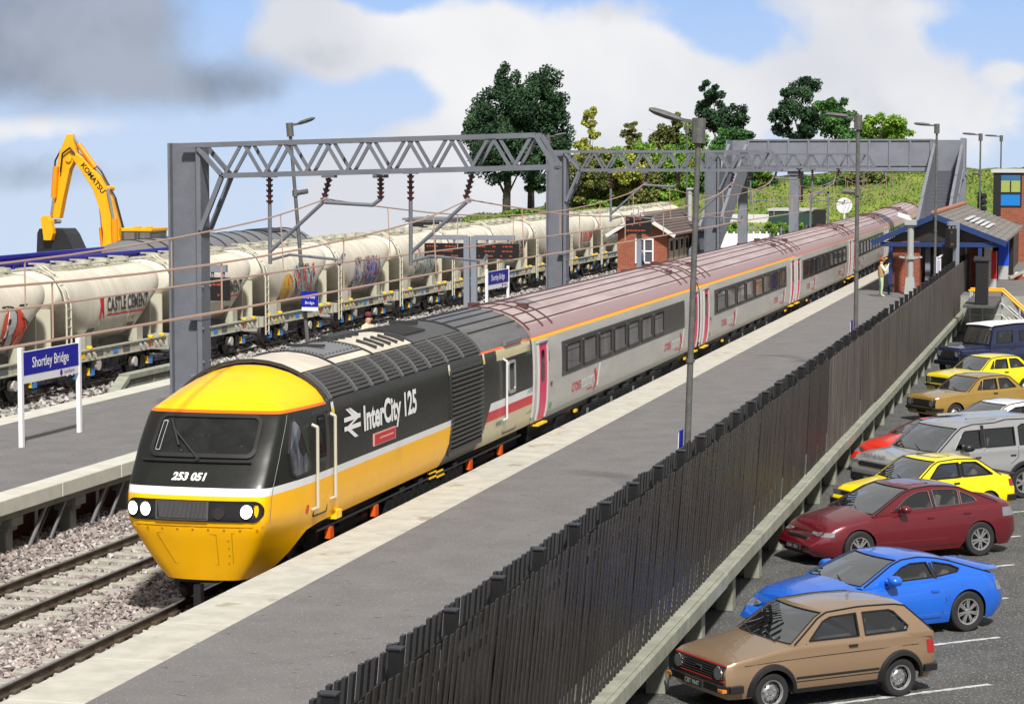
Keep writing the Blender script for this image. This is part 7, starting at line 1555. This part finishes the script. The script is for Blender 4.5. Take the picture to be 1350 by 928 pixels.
# ------------------------------------------------------------------ people
def person(label, loc, rz, cols, hat=None, pose='stand', extra=None):
    """one skinned body; cols = (legs, torso, skin, shoe)"""
    T = thing('person', label, 'person', loc, rz)
    if pose == 'photo': arms = [((.2, 0, 1.42), (.3, -.1, 1.18), (.12, -.3, 1.5)), ((-.2, 0, 1.42), (-.3, -.1, 1.18), (-.1, -.32, 1.5))]
    else: arms = [((.2, 0, 1.42), (.27, .02, 1.14), (.26, -.08, .9)), ((-.2, 0, 1.42), (-.27, .02, 1.14), (-.24, -.1, .92))]
    V = [(0, 0, .95), (0, 0, 1.15), (0, 0, 1.38), (0, 0, 1.5), (0, -.02, 1.58), (0, -.02, 1.7)]; Rr = [(.17, .12), (.15, .11), (.18, .12), (.065, .065), (.085, .1), (.075, .09)]; E_ = [(0, 1), (1, 2), (2, 3), (3, 4), (4, 5)]
    for s in (1, -1):
        o = len(V); V += [(s * .1, 0, .88), (s * .11, -.02, .5), (s * .11, .02, .1), (s * .12, -.14, .04)]; Rr += [(.1, .1), (.065, .07), (.045, .05), (.05, .035)]; E_ += [(0, o), (o, o + 1), (o + 1, o + 2), (o + 2, o + 3)]
    for a in arms:
        o = len(V); V += list(a); Rr += [(.07, .07), (.05, .05), (.035, .035)]; E_ += [(2, o), (o, o + 1), (o + 1, o + 2)]
        h = Vector(a[2]); d = (Vector(a[2]) - Vector(a[1])).normalized(); V.append(tuple(h + d * .1)); Rr.append((.04, .022)); E_.append((o + 2, o + 3))
    me = bpy.data.meshes.new('body'); me.from_pydata(V, E_, []); o = bpy.data.objects.new('body', me); COL.objects.link(o); o.parent = T
    sk = o.modifiers.new('skin', 'SKIN'); 
    for i, sv in enumerate(me.skin_vertices[0].data if me.skin_vertices else []): sv.radius = Rr[i]
    if not me.skin_vertices:
        bpy.context.view_layer.objects.active = o
    else: me.skin_vertices[0].data[0].use_root = True
    o.modifiers.new('sub', 'SUBSURF').levels = 1; o.modifiers['sub'].render_levels = 2
    m = bpy.data.materials.new('clothes_' + label[:12].replace(' ', '_')); m.use_nodes = True; q = G(m.node_tree); oo, x, y, z = q.obj()
    c = q.mix(q.gt(z, .93), cols[0], cols[1]); c = q.mix(q.gt(z, 1.5), c, cols[2]); c = q.mix(q.lt(z, .09), c, cols[3]); m.node_tree.links.new(c, m.node_tree.nodes['Principled BSDF'].inputs['Base Color']); m.node_tree.nodes['Principled BSDF'].inputs['Roughness'].default_value = .8
    me.materials.append(m)
    f = MB(); f.cyl((0, -.13, 1.66), (0, -.17, 1.63), .018, 6); f.build('nose', M_skin, T)
    if hat:
        h = MB(); h.lathe([(0, .0), (.0, .15 if hat[1] else .1), (.02, .15 if hat[1] else .1), (.03, .105), (.1, .09), (.13, .0)], 16, 0, Matrix.Translation((0, -.02, 1.73)) @ Matrix.Rotation(-pi / 2, 4, 'Y')); h.build('hat', mat('hat_' + hat[0], hat[2], .8), T, smooth=60)
    if extra == 'vest': v = MB(); v.grid([[(a, b, z) for a, b in [(.23 * cos(t) * w, .16 * sin(t) * w) for t in np.linspace(0, 2 * pi, 14)[:-1]]] for z, w in ((.95, .92), (1.1, .95), (1.3, 1.0), (1.42, .85))], closeu=True); v.build('vest', mat('vest_tan', (.42, .27, .13), .8), T, smooth=60); c_ = MB(); c_.bb(-.09, .09, -.4, -.28, 1.45, 1.6); c_.cyl((0, -.4, 1.52), (0, -.48, 1.52), .05); c_.build('camera', M_black, T)
    return T
def ensure_skin(me):
    pass
_orig_new = bpy.data.meshes.new
person('person in red hat and tan waistcoat taking a photograph on the right platform', (-9.75, 111.0, .905), 1.9, ((.42, .55, .36), (.72, .66, .5), (.5, .27, .18), (.6, .6, .55)), ('red', 1, (.3, .06, .03)), 'photo', 'vest')
person('person in cream top and dark red cap beyond the power car roof', (-20.9, 66.9, .905), 1.2, ((.05, .05, .07), (.66, .6, .4), (.5, .27, .18), (.02, .02, .02)), ('maroon', 0, (.13, .02, .02)))
person('person in dark blue overalls and cap standing at the brick hut window', (-23.08, 121.5, .905), 2.2, ((.03, .04, .08), (.035, .045, .1), (.45, .22, .15), (.02, .02, .02)), ('navy', 0, (.02, .03, .09)))
